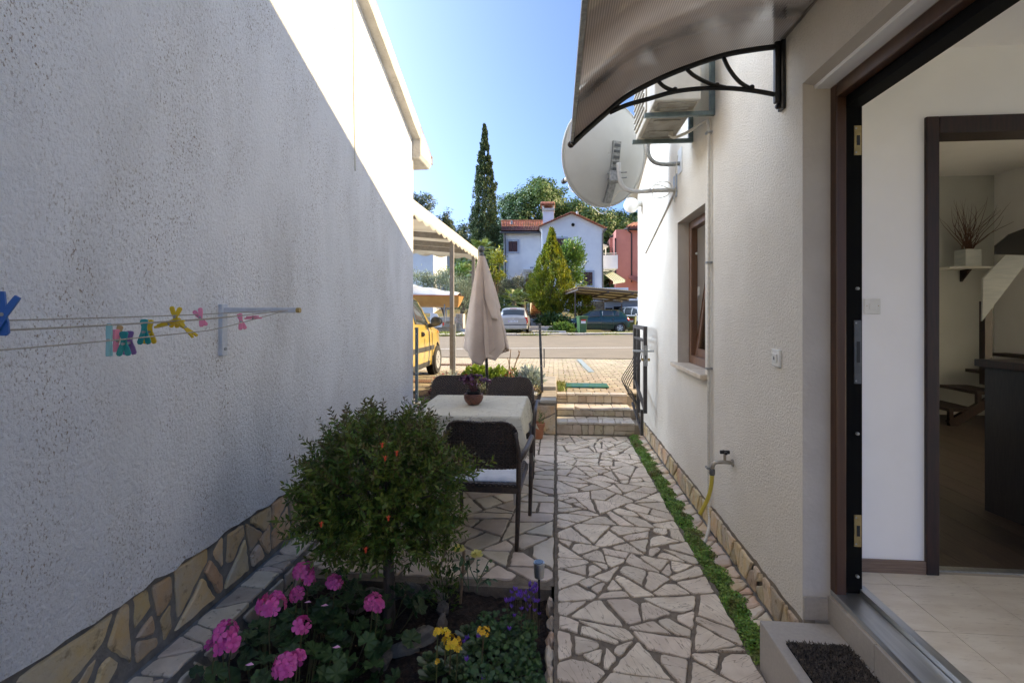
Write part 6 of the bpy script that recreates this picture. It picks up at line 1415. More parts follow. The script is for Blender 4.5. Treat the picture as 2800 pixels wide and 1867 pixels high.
def hwin(x0, y0, x1, y1, d, label=None, slat=True):
    a, b = H(x0, y1, d), H(x1, y0, d); w_, h_ = (b-a).dot(fr_ax), b.z-a.z; fw = .15
    X = Matrix(((fr_ax.x,dp_ax.x,0,a.x),(fr_ax.y,dp_ax.y,0,a.y),(0,0,1,a.z),(0,0,0,1)))
    su = MB(); su.box((0,-.05,0),(fw,.02,h_),X); su.box((w_-fw,-.05,0),(w_,.02,h_),X); su.box((fw,-.05,h_-fw),(w_-fw,.02,h_),X); su.box((fw,-.05,0),(w_-fw,.02,fw),X)
    o = su.build('window', 'window_surround', wh_)
    for s in range(2):
        xa = fw+.01+(w_-2*fw)/2*s; MB().box((xa,-.03,fw),(xa+(w_-2*fw)/2-.015,.01,h_-fw),X).build('shutter', 'shutter', o)
        nsl = int((h_-2*fw)/.16)
        for k in range(nsl): MB().box((xa+.05,-.042,fw+.05+.16*k),(xa+(w_-2*fw)/2-.06,-.0305,fw+.13+.16*k),X).build('slat', 'shutter', o)
hwin(207,620,410,842,DW-.03); hwin(945,575,1190,850,DM-.03); hwin(1418,1112,1618,1385,DM-.03)
p = H(1273,382,DM-.02); MB().lathe([(.17,0),(.17,.04),(.13,.045)], 20, p, -dp_ax).build('vent', 'concrete_trim', wh_); MB().lathe([(.13,.046),(.12,.05)], 20, p, -dp_ax).build('vent_hole', 'black_rubber', wh_)
# entrance
a, b = H(515,1420,DW-.06), H(660,1180,DW-.06); X = Matrix(((fr_ax.x,dp_ax.x,0,a.x),(fr_ax.y,dp_ax.y,0,a.y),(0,0,1,a.z),(0,0,0,1))); w_ = (b-a).dot(fr_ax); h_ = b.z-a.z
dr_ = MB().box((0,-.02,0),(w_,.05,h_),X).build('door', 'shutter', wh_); MB().box((.05,-.03,h_-.33),(w_-.05,-.0205,h_-.05),X).build('door_light', 'trowelled', dr_)
for (y0, y1, e_) in ((1090,1110,.35),(1112,1140,.22)):
    c = H(478,y0,DW-.06); c2 = H(700,y1,DW-.06); MB().box((c.x,c.y-e_,c2.z),(c2.x,c2.y+.1,c.z)).build('door_hood', 'far_plaster', wh_)
pm('sign_blue', (.02,.045,.16), rough=.5)
c = H(608,1072,DW-.04); X = Matrix(((fr_ax.x,0,-dp_ax.x,c.x),(fr_ax.y,0,-dp_ax.y,c.y),(0,1,0,c.z),(0,0,0,1)))
o = MB().box((-.10,-.075,0),(.10,.075,.02),X).build('number_plate', 'sign_blue', wh_); text_mesh('8', .17, X @ Matrix.Translation((0,0,.024)), 'number', 'label_white', o)
c = H(436,1280,DW-.04); X = Matrix(((fr_ax.x,0,-dp_ax.x,c.x),(fr_ax.y,0,-dp_ax.y,c.y),(0,1,0,c.z),(0,0,0,1)))
o = MB().box((-.27,-.13,0),(.27,.13,.02),X).build('sign_board', 'sign_blue', wh_)
MB().prism([(-.25,-.11),(-.02,-.11),(-.21,.11),(-.25,.11)], X @ Vector((0,0,.021)), X.to_3x3() @ Vector((1,0,0)), X.to_3x3() @ Vector((0,1,0)), X.to_3x3() @ Vector((0,0,1)), .003).build('sign_wedge', 'label_white', o)
MB().prism([(.0,-.08),(.24,-.08),(.24,.03),(.0,.03)], X @ Vector((0,0,.021)), X.to_3x3() @ Vector((1,0,0)), X.to_3x3() @ Vector((0,1,0)), X.to_3x3() @ Vector((0,0,1)), .003).build('sign_panel', 'label_white', o)
# chimney
DC = 41.5; ch0, ch1 = H(790,360,DC), H(965,130,DC)
chm = MB().box((ch0.x,ch0.y,ch0.z-1.2),(ch1.x,ch0.y+1.1,ch1.z)).build('chimney', 'far_plaster', wh_)
c0, c1 = H(775,150,DC-.1), H(978,118,DC-.1); MB().box((c0.x,c0.y-.05,c0.z),(c1.x,c0.y+1.35,c1.z)).build('chimney_band', 'concrete_trim', chm)
c0, c1 = H(775,70,DC-.1), H(978,50,DC-.1); MB().box((c0.x,c0.y-.05,c0.z),(c1.x,c0.y+1.35,c1.z)).build('chimney_band', 'concrete_trim', chm)
for (xa, xb) in ((790,812),(948,965)): a, b = H(xa,118,DC), H(xb,70,DC); MB().box((a.x,a.y,a.z),(b.x,a.y+1.1,b.z)).build('chimney_pier', 'far_plaster', chm)
for k in range(7): a, b = H(818+19*k,118,DC), H(830+19*k,70,DC); MB().box((a.x,a.y+.02,a.z),(b.x,a.y+.6,b.z)).build('chimney_brick', 'roof_tile', chm)
for k in range(9):
    a = H(765+25*k,50,DC-.25); MB().tube([a+Vector((0,0,-.02)), a+Vector((0,.85,.30)), a+Vector((0,1.6,0))], .105, 7).build('cap_tile', 'roof_tile', chm, smooth=True)
MB().tube([H(290,372,DW+.8), H(290,318,DW+.8)], .09, 8).build('flue', 'zinc', wh_); MB().tube([H(1345,235,DM+2), H(1340,165,DM+2)], .09, 8).build('flue', 'zinc', wh_)
# balcony and awning on the right flank
a, b = H(1757,1085,DM+1.5), H(1993,868,DM+1.5); MB().box((a.x-.3,a.y,a.z),(b.x,a.y+3.0,b.z)).build('balcony', 'far_plaster', wh_)
MB().tube([H(1757,842,DM+1.5), H(1980,838,DM+1.5)], .03, 6).build('balcony_rail', 'white_plastic', wh_); MB().tube([H(1800,868,DM+1.5), H(1800,700,DM+1.5)], .05, 6).build('balcony_post', 'white_plastic', wh_)
a, b = H(1757,720,DM+1.4), H(1845,690,DM+1.4); MB().add([a, H(1845,735,DM+1.4), H(1840,715,DM+1.4), H(1757,685,DM+1.4)]+[q+dp_ax*3 for q in (a, H(1845,735,DM+1.4), H(1840,715,DM+1.4), H(1757,685,DM+1.4))], [(0,1,2,3),(7,6,5,4),(3,2,6,7),(0,4,5,1),(1,5,6,2)]).build('balcony_roof', 'concrete_trim', wh_)
pm('stripe_green', (.16,.24,.15), rough=.8, trans=.2); pm('stripe_white', (.68,.68,.60), rough=.8, trans=.2)
A0, A1, B0, B1 = H(1762,1165,DM+2.6), H(1885,1112,DM+4.0), H(1925,1290,DM+.6), H(2115,1262,DM+2.5)
for k in range(12):
    u0, u1 = k/12, (k+1)/12; q = [A0+(A1-A0)*u0, A0+(A1-A0)*u1, B0+(B1-B0)*u1, B0+(B1-B0)*u0]
    MB().add(q+[q[3]-Vector((0,0,.24)), q[2]-Vector((0,0,.20))], [(0,1,2,3),(3,2,5,4)]).build('awning_stripe', 'stripe_green' if k % 2 else 'stripe_white', wh_, solid=.01)
# lower floor: rubble clad base and grey garage front
a, b = H(1440,1880,DM-.12), H(1760,1610,DM-.12)
cl_ = MB().box((a.x,a.y,a.z-.6),(b.x,a.y+.1,b.z+.0)).build('stone_cladding', 'mortar_grey', wh_)
st = crazy([(a.x,a.z-.5),(b.x,a.z-.5),(b.x,b.z),(a.x,b.z)], .02, .07, .012, ortho=.9)
pm('clad_stone', (.30,.23,.16), (.22,.18,.14), sc=4, rough=.9, rnd=.35, hue=.02)
lay(st, cl_, 'clad_stone', (0,a.y,0), (1,0,0), (0,0,1), (0,-1,0), .03, .01)
gr_ = thing('garage_block', 'low grey garage front beyond the corrugated carport', 'garage', P(1700,890,39)); pm('grey_paint', (.25,.27,.30), (.22,.24,.27), sc=3, rough=.8)
q0, q1 = P(1655,896,39), P(1790,822,39)
MB().box((q0.x,q0.y,.1),(q1.x,q0.y+5,q1.z)).build('wall', 'grey_paint', gr_); MB().box((q0.x-.1,q0.y-.5,q1.z),(q1.x,q0.y+5.2,q1.z+.35)).build('roof_edge', 'far_plaster', gr_)
q2 = P(1640,802,38.6); MB().box((q2.x,q0.y-.3,q1.z+.35),(q2.x+2.2,q0.y+4,q1.z+1.0)).build('parapet', 'far_plaster', gr_)
for (u0, v0, u1, v1, mt_) in ((1656,852,1674,842,'black_rubber'),(1678,880,1700,838,'black_rubber'),(1704,880,1722,838,'trowelled'),(1730,880,1750,840,'trowelled')):
    a, b = P(u0,v0,38.95), P(u1,v1,38.95); MB().box((a.x,q0.y-.03,a.z),(b.x,q0.y+.02,b.z)).build('panel', mt_, gr_)
# ------------------------------------------------------------------ pink house
pm('pink_plaster', (.56,.22,.17), (.52,.20,.155), sc=1.5, rough=.9); pm('far_glass', (.10,.16,.25), rough=.08, spec=.8)
pk = thing('pink_house', 'salmon pink house with dark gutters at the right edge of the street', 'house', P(1710,860,50))
DP = 50; a, b = H(1965,1700,DP), H(2500,440,DP); MB().box((a.x,a.y,0),(b.x+6,a.y+9,H(2150,455,DP).z)).build('front_wall', 'pink_plaster', pk)
a2 = H(1868,600,DP+3); MB().box((a2.x,a.y+3,0),(a.x-.01,a.y+9,a2.z)).build('side_wall', 'pink_plaster', pk)
q = [H(1860,590,DP+3), H(2150,440,DP-.6), H(2150,415,DP-.6), H(1860,565,DP+3)]; MB().add(q+[v_+Vector((.25,0,0)) for v_ in q], [(3,2,1,0),(4,5,6,7),(0,1,5,4),(1,2,6,5),(2,3,7,6),(3,0,4,7)]).build('barge_board', 'dark_wood', pk)
q = [H(2150,440,DP-.6), H(2700,440,DP-.6), H(2700,360,DP+4), H(2260,380,DP+4)]; prf = MB().add(q+[v_+Vector((0,0,.15)) for v_ in q], [(3,2,1,0),(4,5,6,7),(0,1,5,4),(1,2,6,5),(2,3,7,6),(3,0,4,7)]).build('roof', 'roof_tile', pk)
for k in range(10):
    p0_ = q[0]+(q[1]-q[0])*(k/10); p1_ = q[3]+(q[2]-q[3])*(k/10); MB().tube([p0_+Vector((0,0,.18)), p1_+Vector((0,0,.18))], .13, 6).build('tile_row', 'roof_tile', prf)
MB().tube([H(2150,455,DP-.7), H(2700,455,DP-.7)], .1, 8).build('gutter', 'dark_wood', pk)
for x in (1957, 2215): MB().tube([H(x-60 if x > 2000 else x,470 if x > 2000 else 600,DP-.5), H(x,520 if x > 2000 else 640,DP-.15), H(x,1300,DP-.15)], .07, 8).build('downpipe', 'dark_wood', pk)
for (x0, y0, x1, y1) in ((2262,540,2360,668),(2262,962,2360,1088)):
    a, b = H(x0,y1,DP-.05), H(x1,y0,DP-.05); w_ = MB().box((a.x,a.y-.03,a.z),(b.x,a.y+.04,b.z)).build('window', 'dark_wood', pk); MB().box((a.x+.14,a.y-.045,a.z+.14),(b.x-.14,a.y-.0305,b.z-.14)).build('pane', 'far_glass', w_)
a, b = H(1905,840,DP+2.9), H(1940,745,DP+2.9); MB().box((a.x,a.y,a.z),(b.x,a.y+.3,b.z)).build('window', 'dark_wood', pk)
q = [H(2165,1250,DP-1.6), H(2360,1340,DP-1.6), H(2360,1240,DP-.1), H(2190,1205,DP-.1)]; MB().add(q+[v_+Vector((0,0,.12)) for v_ in q], [(3,2,1,0),(4,5,6,7),(0,1,5,4),(1,2,6,5),(2,3,7,6),(3,0,4,7)]).build('porch_roof', 'roof_tile', pk)
# white building on the left
wb_ = thing('white_building', 'bright white building behind the olive hedge on the left', 'building', P(1160,860,36)); a, b = P(1080,870,36), P(1187,718,36)
MB().box((a.x-4,a.y,.2),(b.x,a.y+6,b.z+1.2)).build('wall', 'far_plaster', wb_); MB().tube([P(1174,725,35.9), P(1174,860,35.9)], .08, 8).build('downpipe', 'zinc', wb_)
MB().box((a.x-4,a.y-.4,b.z+1.2),(b.x+.4,a.y+6,b.z+1.4)).build('roof_edge', 'concrete_trim', wb_)
# ================================================================== TREES AND PLANTING ACROSS THE ROAD
pm('oak_leaf', (.075,.135,.028), (.12,.18,.04), sc=.6, rough=.55, isl=.35, hue=.02, trans=.25); pm('oak_dark', (.042,.085,.022), (.07,.12,.03), sc=.6, rough=.55, isl=.35, hue=.02, trans=.2)
pm('pine_leaf', (.045,.075,.032), (.07,.10,.045), sc=.8, rough=.6, isl=.3, hue=.02, trans=.15); pm('cyp_leaf', (.038,.072,.024), (.075,.11,.035), sc=1.2, rough=.65, isl=.4, hue=.02, trans=.12)
pm('gold_leaf', (.33,.33,.022), (.10,.15,.016), sc=2.6, rough=.5, isl=.4, hue=.02, trans=.25); pm('laurel_leaf', (.11,.20,.035), (.15,.25,.05), sc=2, rough=.45, isl=.4, hue=.02, trans=.25)
pm('olive_leaf', (.20,.24,.15), (.28,.31,.21), sc=2, rough=.6, isl=.35, hue=.02, trans=.2); pm('palm_leaf', (.13,.19,.045), (.19,.24,.07), sc=3, rough=.45, isl=.3, hue=.02, trans=.25); pm('oleander', (.16,.18,.085), (.26,.21,.13), sc=2.5, rough=.6, isl=.35, hue=.03, trans=.2)
pm('ivy', (.035,.075,.02), (.07,.12,.03), sc=2, rough=.45, isl=.45, hue=.02, trans=.2); pm('grass_blade', (.17,.22,.045), (.25,.25,.075), sc=1.2, rough=.6, isl=.35, hue=.03, trans=.25); pm('far_bark', (.10,.075,.055), (.15,.115,.085), sc=6, rough=.95)
def broadleaf(name, label, base, cc, rad, ncl, per, leaf, mat, group=None, clr=.30, seed=1):
    """tapered trunk with limbs; leaves spread in many clumps through the crown"""
    random.seed(seed); r2 = np.random.default_rng(seed); base = Vector(base); cc = Vector(cc); th = thing(name, label, 'tree', base, group)
    tr = MB(); fork = base+(cc-base)*.55; h = (cc-base).length; tr.tube(catmull([base, base+(fork-base)*.5+Vector((random.uniform(-.2,.2),0,0)), fork], 4), [h*.035*(1-.05*i) for i in range(9)], 8)
    d = unit(r2.normal(size=(ncl,3))); d[:,2] = np.where(d[:,2] < -.35, -d[:,2], d[:,2]); rr = r2.uniform(.55,1.0,ncl)**.7
    bump_ = 1+.16*np.sin(5*d[:,0]+seed)+.13*np.sin(6*d[:,2]+4*d[:,1]+seed*2)
    cl = np.array(cc)+d*(rr*bump_)[:,None]*np.array(rad); Cs = []; Ns = []
    for k in range(ncl):
        m = per; o = r2.normal(size=(m,3)); o = unit(o)*(r2.uniform(.2,1,m)**.5)[:,None]*clr*np.mean(rad)*r2.uniform(.6,1.25)*np.array([1,1,.75]); Cs.append(cl[k]+o); Ns.append(o+np.array([0,0,.3])+d[k]*.4)
        if k % max(1, ncl//12) == 0: tr.tube([fork-(fork-base)*.1*random.random(), (fork+Vector(cl[k]))/2+Vector((0,0,.3)), Vector(cl[k])], [h*.016,h*.010,h*.004], 5)
    tr.build('trunk', 'far_bark', th)
    fast_mesh('crown', *cards(np.concatenate(Cs), np.concatenate(Ns)+r2.normal(0,.25,(ncl*per,3)), leaf, 5, .45), mat, th, kind='stuff'); return th
def GP(u, v, d, z=None):
    p = P(u, v, d); return (p.x, p.y, gz(p.x, p.y)-.05 if z is None else z)
TG = 'broadleaf trees on the slope behind the houses'
for k, (u, vt, d, rx, lab, mt_) in enumerate(((1395,565,58,3.2,'dark broadleaf tree between the cypress and the white house','oak_dark'),(1462,502,60,4.6,'tallest broadleaf tree rising behind the tall chimney','oak_leaf'),(1535,540,62,4.0,'broadleaf tree above the gable of the white house','oak_leaf'),(1605,560,60,4.4,'broadleaf tree behind the right slope of the gable','oak_leaf'),(1672,600,60,4.0,'light green broadleaf tree between the white and the pink house','oak_leaf'),(1718,578,64,3.6,'dark broadleaf tree above the pink house','oak_dark'),(1430,640,55,3.6,'broad low tree filling in behind the wing roof','oak_dark'),(1560,660,56,4.6,'low broad tree hidden mostly by the white house','oak_dark'),(1660,690,55,3.4,'low tree beside the balcony of the white house','oak_dark'))):
    t = P(u, vt, d); rz = 4.6 if k < 6 else 5.0; cc = t-Vector((0,0,rz*.98)); broadleaf('broadleaf_tree', lab, GP(u, vt, d), cc, (rx,rx,rz), 150, 120, .27, mt_, TG, .25, 50+k)
for k, (u, vt, d, rx, lab) in enumerate(((1138,528,70,2.4,'pine showing above the carport next to the left wall'),(1212,588,75,1.8,'small pine showing above the middle of the carport'),(1270,612,66,2.6,'pine left of the tall cypress'),(1238,645,64,2.6,'low pine behind the carport valance'),(1180,620,72,3.0,'pine mostly hidden by the carport awning'))):
    t = P(u, vt, d); broadleaf('pine_tree', lab, GP(u, vt, d), t-Vector((0,0,4.2)), (rx,rx,4.4), 90, 80, .22, 'pine_leaf', 'pines on the far slope', .30, 80+k)
for k, (u, d) in enumerate(((1215,52),(1300,50),(1362,47),(1180,55))):
    t = P(u, 740, d); broadleaf('thicket_tree', ('dark bushy tree behind the palm crown','dark bushy tree at the foot of the cypress','dark bushy tree left of the white house corner','dark bushy tree above the white building')[k], GP(u, 740, d), Vector((t.x,t.y,3.2)), (3.0,2.5,3.6), 80, 70, .34, 'oak_dark', 'dark trees behind the garden', .3, 90+k)
# cypress
def plume_tree(name, label, base, prof, mat, n, leaf, seed, upk=1.0, clump=.28, mat2=None):
    """prof: (height, radius); foliage in upright plumes"""
    r2 = np.random.default_rng(seed); base = Vector(base); th = thing(name, label, 'tree', base); A = np.array(prof); Hh = A[-1,0]
    MB().tube([base, base+Vector((0,0,Hh*.5)), base+Vector((0,0,Hh*.97))], [A[:,1].max()*.13,A[:,1].max()*.08,.02], 8).build('trunk', 'far_bark', th)
    m = n//40; h = Hh*r2.uniform(0,1,m)**1.15; q = r2.uniform(0,2*np.pi,m); R_ = np.interp(h, A[:,0], A[:,1]); rr = R_*r2.uniform(.55,1.08,m)*(1+.12*np.sin(3*q+h*1.3))
    c = np.stack([np.cos(q)*rr, np.sin(q)*rr, h],1); Cs = []; Ds = []
    for k in range(m):
        o = r2.normal(size=(40,3))*np.array([clump,clump,clump*2.1])*max(.25,R_[k]/A[:,1].max())*A[:,1].max()*.35; p = c[k]+o; Cs.append(p); out = np.array([np.cos(q[k]),np.sin(q[k]),0]); Ds.append(out*.5+np.array([0,0,1.3*upk])+r2.normal(0,.35,(40,3)))
    fast_mesh('foliage', *leaf_arrays(np.array(base)+np.concatenate(Cs), np.concatenate(Ds), leaf, .5, .3), mat, th, kind='stuff'); return th
b_ = GP(1325, 870, 42); top = P(1327, 346, 42).z-b_[2]
plume_tree('cypress', 'tall narrow dark cypress rising left of the white house', b_, [(0,.9),(top*.12,1.05),(top*.30,1.08),(top*.5,1.0),(top*.66,.82),(top*.80,.50),(top*.9,.28),(top*.97,.13),(top,.03)], 'cyp_leaf', 46000, .17, 5, 1.0, .26)
b_ = GP(1508, 870, 33.5); top = P(1508, 628, 33.5).z-b_[2]
plume_tree('golden_conifer', 'golden green cone shaped conifer in front of the white house', b_, [(0,.15),(top*.065,.22),(top*.145,.57),(top*.24,1.13),(top*.32,1.55),(top*.44,1.42),(top*.62,1.0),(top*.8,.52),(top*.88,.26),(top*.93,.20),(top*.97,.16),(top,.04)], 'gold_leaf', 44000, .13, 6, 1.0, .17)
def bush(name, label, u, v, d, rad, n, leaf, mat, seed, asp=.45, z0=None, cat='shrub', group=None):
    r2 = np.random.default_rng(seed); p = P(u, v, d); th = thing(name, label, cat, (p.x,p.y,p.z-rad[2]), group); nc = max(12, n//60); dd = unit(r2.normal(size=(nc,3))); dd[:,2] = np.where(dd[:,2] < -.5, -dd[:,2], dd[:,2])
    cl = np.array(p)+dd*(r2.uniform(.4,1,nc)**.6)[:,None]*np.array(rad); Cs = np.concatenate([cl[k]+r2.normal(size=(60,3))*np.mean(rad)*.17 for k in range(nc)]); Ds = np.concatenate([np.tile(dd[k],(60,1)) for k in range(nc)])+r2.normal(0,.5,(nc*60,3))+np.array([0,0,.5])
    fast_mesh('foliage', *leaf_arrays(Cs, Ds, leaf, asp, .3), mat, th, kind='stuff')
    g = MB(); b0 = Vector((p.x,p.y,p.z-rad[2]*1.05))
    for k in range(min(9, nc)): g.tube([b0, (b0+Vector(cl[k]))/2, Vector(cl[k])], [.05,.03,.012], 5)
    g.build('stems', 'far_bark', th, kind='stuff'); return th
bush('laurel_shrub', 'bright green laurel right of the golden conifer', 1563, 740, 34.5, (.75,.7,2.2), 4200, .20, 'laurel_leaf', 11)
bush('laurel_shrub', 'light green shrub below the laurel beside the sheet carport', 1585, 835, 33, (.75,.6,1.1), 2400, .18, 'gold_leaf', 12)
bush('olive_bush', 'pale grey green olive bush behind the boat', 1262, 812, 29.5, (1.0,.8,1.3), 4200, .13, 'olive_leaf', 13, .3)
bush('olive_bush', 'olive bush beside the grey carport post', 1215, 800, 30.5, (1.0,.8,1.4), 3800, .13, 'olive_leaf', 14, .3)
bush('olive_bush', 'small olive bush next to the white building', 1150, 790, 31, (.9,.7,1.0), 2400, .13, 'olive_leaf', 15, .3)
bush('dark_hedge', 'dark green hedge behind the parasol', 1330, 850, 29.8, (1.1,.5,.9), 2600, .13, 'oak_dark', 16)
bush('green_bush', 'fresh green bush above the olive bushes', 1262, 760, 31.5, (1.2,.6,.8), 1800, .14, 'laurel_leaf', 24)
bush('oleander', 'oleander shrub with reddish tips below the wing window', 1388, 800, 34, (.75,.6,.75), 2200, .16, 'oleander', 17, .25)
bush('oleander', 'tall oleander shrub in front of the house sign', 1418, 790, 35, (.55,.5,.85), 1600, .16, 'oleander', 18, .25)
bush('dark_shrub', 'dark shrub in the shade behind the silver car', 1408, 846, 31.5, (.75,.5,.7), 1900, .14, 'oak_dark', 19)
bush('ivy_patch', 'dark ivy spreading over the garden edge below the conifer', 1512, 884, 30.5, (1.05,.8,.38), 3000, .13, 'ivy', 20, .8, cat='ground cover')
bush('ivy_patch', 'lighter ivy clump beside the stone steps', 1537, 900, 28.8, (.65,.45,.28), 1600, .12, 'laurel_leaf', 21, .8, cat='ground cover')
bush('weed_clump', 'green weeds at the foot of the corrugated carport post', 1568, 913, 28.4, (.5,.3,.18), 700, .10, 'laurel_leaf', 22, .4, cat='plant')
bush('yellow_bush', 'yellow green bush between the cypress and the white house', 1356, 745, 38, (.5,.6,1.9), 1500, .18, 'gold_leaf', 23)
# fan palms
def palm(label, c, tz, nf, R_, seed, trunk=True):
    random.seed(seed); c = Vector(c); th = thing('fan_palm', label, 'palm', (c.x,c.y,tz))
    if trunk: MB().tube([(c.x,c.y,tz),(c.x+.05,c.y,(tz+c.z)/2),(c.x,c.y,c.z)], [.17,.15,.14], 10).build('trunk', 'far_bark', th)
    for k in range(nf):
        q = 2*math.pi*k/nf*2.4; el = random.uniform(-.5,1.1); d = Vector((math.cos(q)*math.cos(el),math.sin(q)*math.cos(el),math.sin(el))); tip = c+d*R_*.55; g = MB(); g.tube([c, tip], [.02,.012], 4)
        s = d.cross(Vector((0,0,1))).normalized(); n_ = s.cross(d)
        for j in range(17):
            a = -1.35+2.7*j/16; dr = d*math.cos(a)+s*math.sin(a); e = tip+dr*R_*.55*(1-.12*abs(a))-Vector((0,0,.10*R_))+n_*.04; w_ = (s*math.cos(a)-d*math.sin(a))*.035*R_/1.1; md = tip+dr*R_*.28
            g.add([tip, md+w_, e, md-w_+n_*.02], [(0,1,2,3)])
        g.build('frond', 'palm_leaf', th, kind='stuff')
pc = P(1315, 688, 33); palm('fan palm crown beside the parasol tip', pc, .6, 26, 1.05, 3)
pc = P(1290, 742, 30); palm('lower fan palm hanging below the carport valance', pc, .5, 14, .95, 4)
pc = P(1405, 824, 30.5); palm('low fan palm behind the silver car', pc, .8, 22, 1.0, 5)
pc = P(1430, 820, 31); palm('yellow tinged low fan palm beside the brick stairs', pc, .8, 14, .55, 6)
# ------------------------------------------------------------------ stairs, kerbs and walls on the far side
bs = thing('brick_stairs', 'red brick garden stairs up to the white house', 'stairs', P(1472,868,35)); pm('brick', (.28,.085,.04), (.20,.06,.03), sc=5, rough=.85, rnd=.3, hue=.015); pm('tread_pale', (.42,.30,.20), rough=.85)
a = P(1449,866,34.0); b = P(1512,866,34.0); n_st = 9; rise = (P(1460,819,37.5).z-a.z)/n_st
for i in range(n_st):
    y = a.y+.36*i; z = a.z-.15+rise*i; co = MB().box((a.x,y,z-.4),(b.x,y+.5,z+rise-.03)).build('step', 'tread_pale', bs)
    x = a.x+.02+.1*(i % 2); 
    while x < b.x-.1: MB().box((x,y-.012,z+.012),(min(x+.235,b.x),y+.02,z+rise-.045)).build('brick', 'brick', co); x += .26
q = P(1446,838,34); MB().box((q.x-.12,q.y-.2,.3),(q.x+.05,q.y+3,2.2)).build('side_wall', 'concrete_trim', bs)
MB().box((b.x,a.y,.3),(b.x+.2,a.y+3,1.9)).build('side_wall', 'concrete_trim', bs)
q0 = P(1440,800,38.2); MB().box((q0.x-.3,q0.y,1.5),(q0.x+2.2,q0.y+.1,3.5)).build('dark_gate', 'shutter', bs)
gs = thing('stone_steps', 'broad grey stone steps overgrown with ivy leading from the kerb', 'steps', P(1490,905,28.5))
for (u0, u1, v, d) in ((1452,1548,912,27.8),(1430,1515,899,29.2),(1428,1500,888,30.4),(1430,1478,877,31.8)):
    a, b = P(u0,v,d), P(u1,v,d); bevel(MB().box((a.x,a.y,a.z-.16),(b.x,a.y+1.0,a.z+.14)).build('step', 'concrete_trim', gs), .03)
sw_ = thing('rubble_wall', 'pale rubble garden wall behind the boat trailer', 'wall', P(1200,900,28)); pm('rubble', (.50,.42,.32), (.42,.33,.24), sc=4, rough=.9, rnd=.28, hue=.02, bump=.4, bsc=20)
a, b = P(1060,905,28.3), P(1266,870,28.3); wc = MB().box((a.x,a.y,.2),(b.x,a.y+.35,b.z)).build('wall_core', 'concrete_trim', sw_)
random.seed(77); nrow = int((b.z-.3)/.155)
for r_ in range(nrow):
    x = a.x+random.uniform(0,.15)
    while x < b.x:
        L_ = random.uniform(.2,.46); MB().prism(rough_poly([(x,.3+r_*.155),(min(b.x,x+L_-.02),.3+r_*.155),(min(b.x,x+L_-.02),.3+r_*.155+.135),(x,.3+r_*.155+.135)], .12, .012), (0,a.y+.01,0), (1,0,0), (0,0,1), (0,-1,0), random.uniform(.03,.06), .01).build('stone', 'rubble', wc); x += L_
c1 = P(1248,905,28); c2 = P(1268,858,28); g = MB().box((c1.x,c1.y-.15,.2),(c2.x,c1.y+.5,c2.z)).build('pier', 'concrete_trim', sw_); lay(crazy([(c1.x,.3),(c2.x,.3),(c2.x,c2.z),(c1.x,c2.z)], .02, .05, .012, ortho=.95, chip=.2), g, 'rubble', (0,c1.y-.15,0), (1,0,0), (0,0,1), (0,-1,0), .04, .012); MB().box((a.x,a.y-.05,b.z),(c1.x,a.y+.4,b.z+.07)).build('coping', 'concrete_trim', sw_)
sl2 = thing('concrete_slab', 'pale concrete slab leading over the verge beside the parasol', 'slab', P(1275,915,26.5)); a = P(1250,920,25.6); MB().box((a.x,a.y-.2,.3),(a.x+1.9,a.y+2.4,.475)).build('slab', 'concrete_trim', sl2)
b2 = P(1262,905,28); MB().box((b2.x,b2.y-.4,.3),(b2.x+2.2,b2.y+.3,.62)).build('step', 'concrete_trim', sl2)
# ------------------------------------------------------------------ boat on a trailer
bt_ = thing('covered_boat', 'orange boat hull under a grey cover on a trailer', 'boat', P(1180,900,27)); pm('boat_hull', (.56,.31,.12), (.50,.27,.10), sc=3, rough=.35, coat=.4); pm('boat_wood', (.42,.13,.035), rough=.45); pm('tarp', (.52,.52,.50), (.44,.44,.42), sc=2.5, rough=.8, bump=.6, bsc=6, bd=.05)
bo = P(1254,832,27.0); Lb = 4.6; zk, zg = P(1200,841,27).z, P(1200,809,27).z
def hull(u, v):
    x = bo.x-Lb*u; wd = .75*(1-.0*u)*math.sin(min(1, (1-u)*1.6+.0)*math.pi/2)**.7; q = (v-.5)*math.pi; k = abs(math.sin(q)); yy = math.sin(q)*wd*(.55+.45*k); zz = zk+(zg-zk)*k**1.6+.10*u*u
    rk = .22*(1-k)*(1 if u < .05 else 0); return (x-rk, bo.y+.8+yy, zz)
g = MB(); g.grid(hull, 30, 25); g.f.append(tuple(30*j for j in range(25))); g.build('hull', 'boat_hull', bt_, smooth=True, ang=50)
for s in (-1, 1): MB().tube([Vector(hull(u_/20, 1 if s > 0 else 0))+Vector((0,0,.01)) for u_ in range(21)], .035, 6).build('gunwale', 'boat_wood', bt_)
def tarp(u, v):
    x = bo.x-.08-(Lb-.2)*u; wd = .72*math.sin(min(1, (1-u)*1.6)*math.pi/2)**.7; q = (v-.5)*2; z = zg+.03+(.16+.42*min(1, u*1.6))*(1-abs(q)**1.5)+.10*u*u+.03*math.sin(u*23)*(1-q*q); return (x, bo.y+.8+q*wd, z)
g = MB(); g.grid(tarp, 40, 15); g.build('cover', 'tarp', bt_, smooth=True, solid=.01)
tr_ = thing('boat_trailer', 'grey boat trailer with red rear reflectors on the far verge', 'trailer', P(1215,905,27))
y0 = bo.y+.3
for yy in (y0, y0+1.0): MB().bar((bo.x-4.5,yy,.86),(bo.x-.3,yy,.80),.07,.10).build('rail', 'galv', tr_)
for x in (bo.x-.5, bo.x-2.0, bo.x-3.6): MB().bar((x,y0,.83),(x,y0+1.0,.83),.07,.08).build('crossbar', 'galv', tr_)
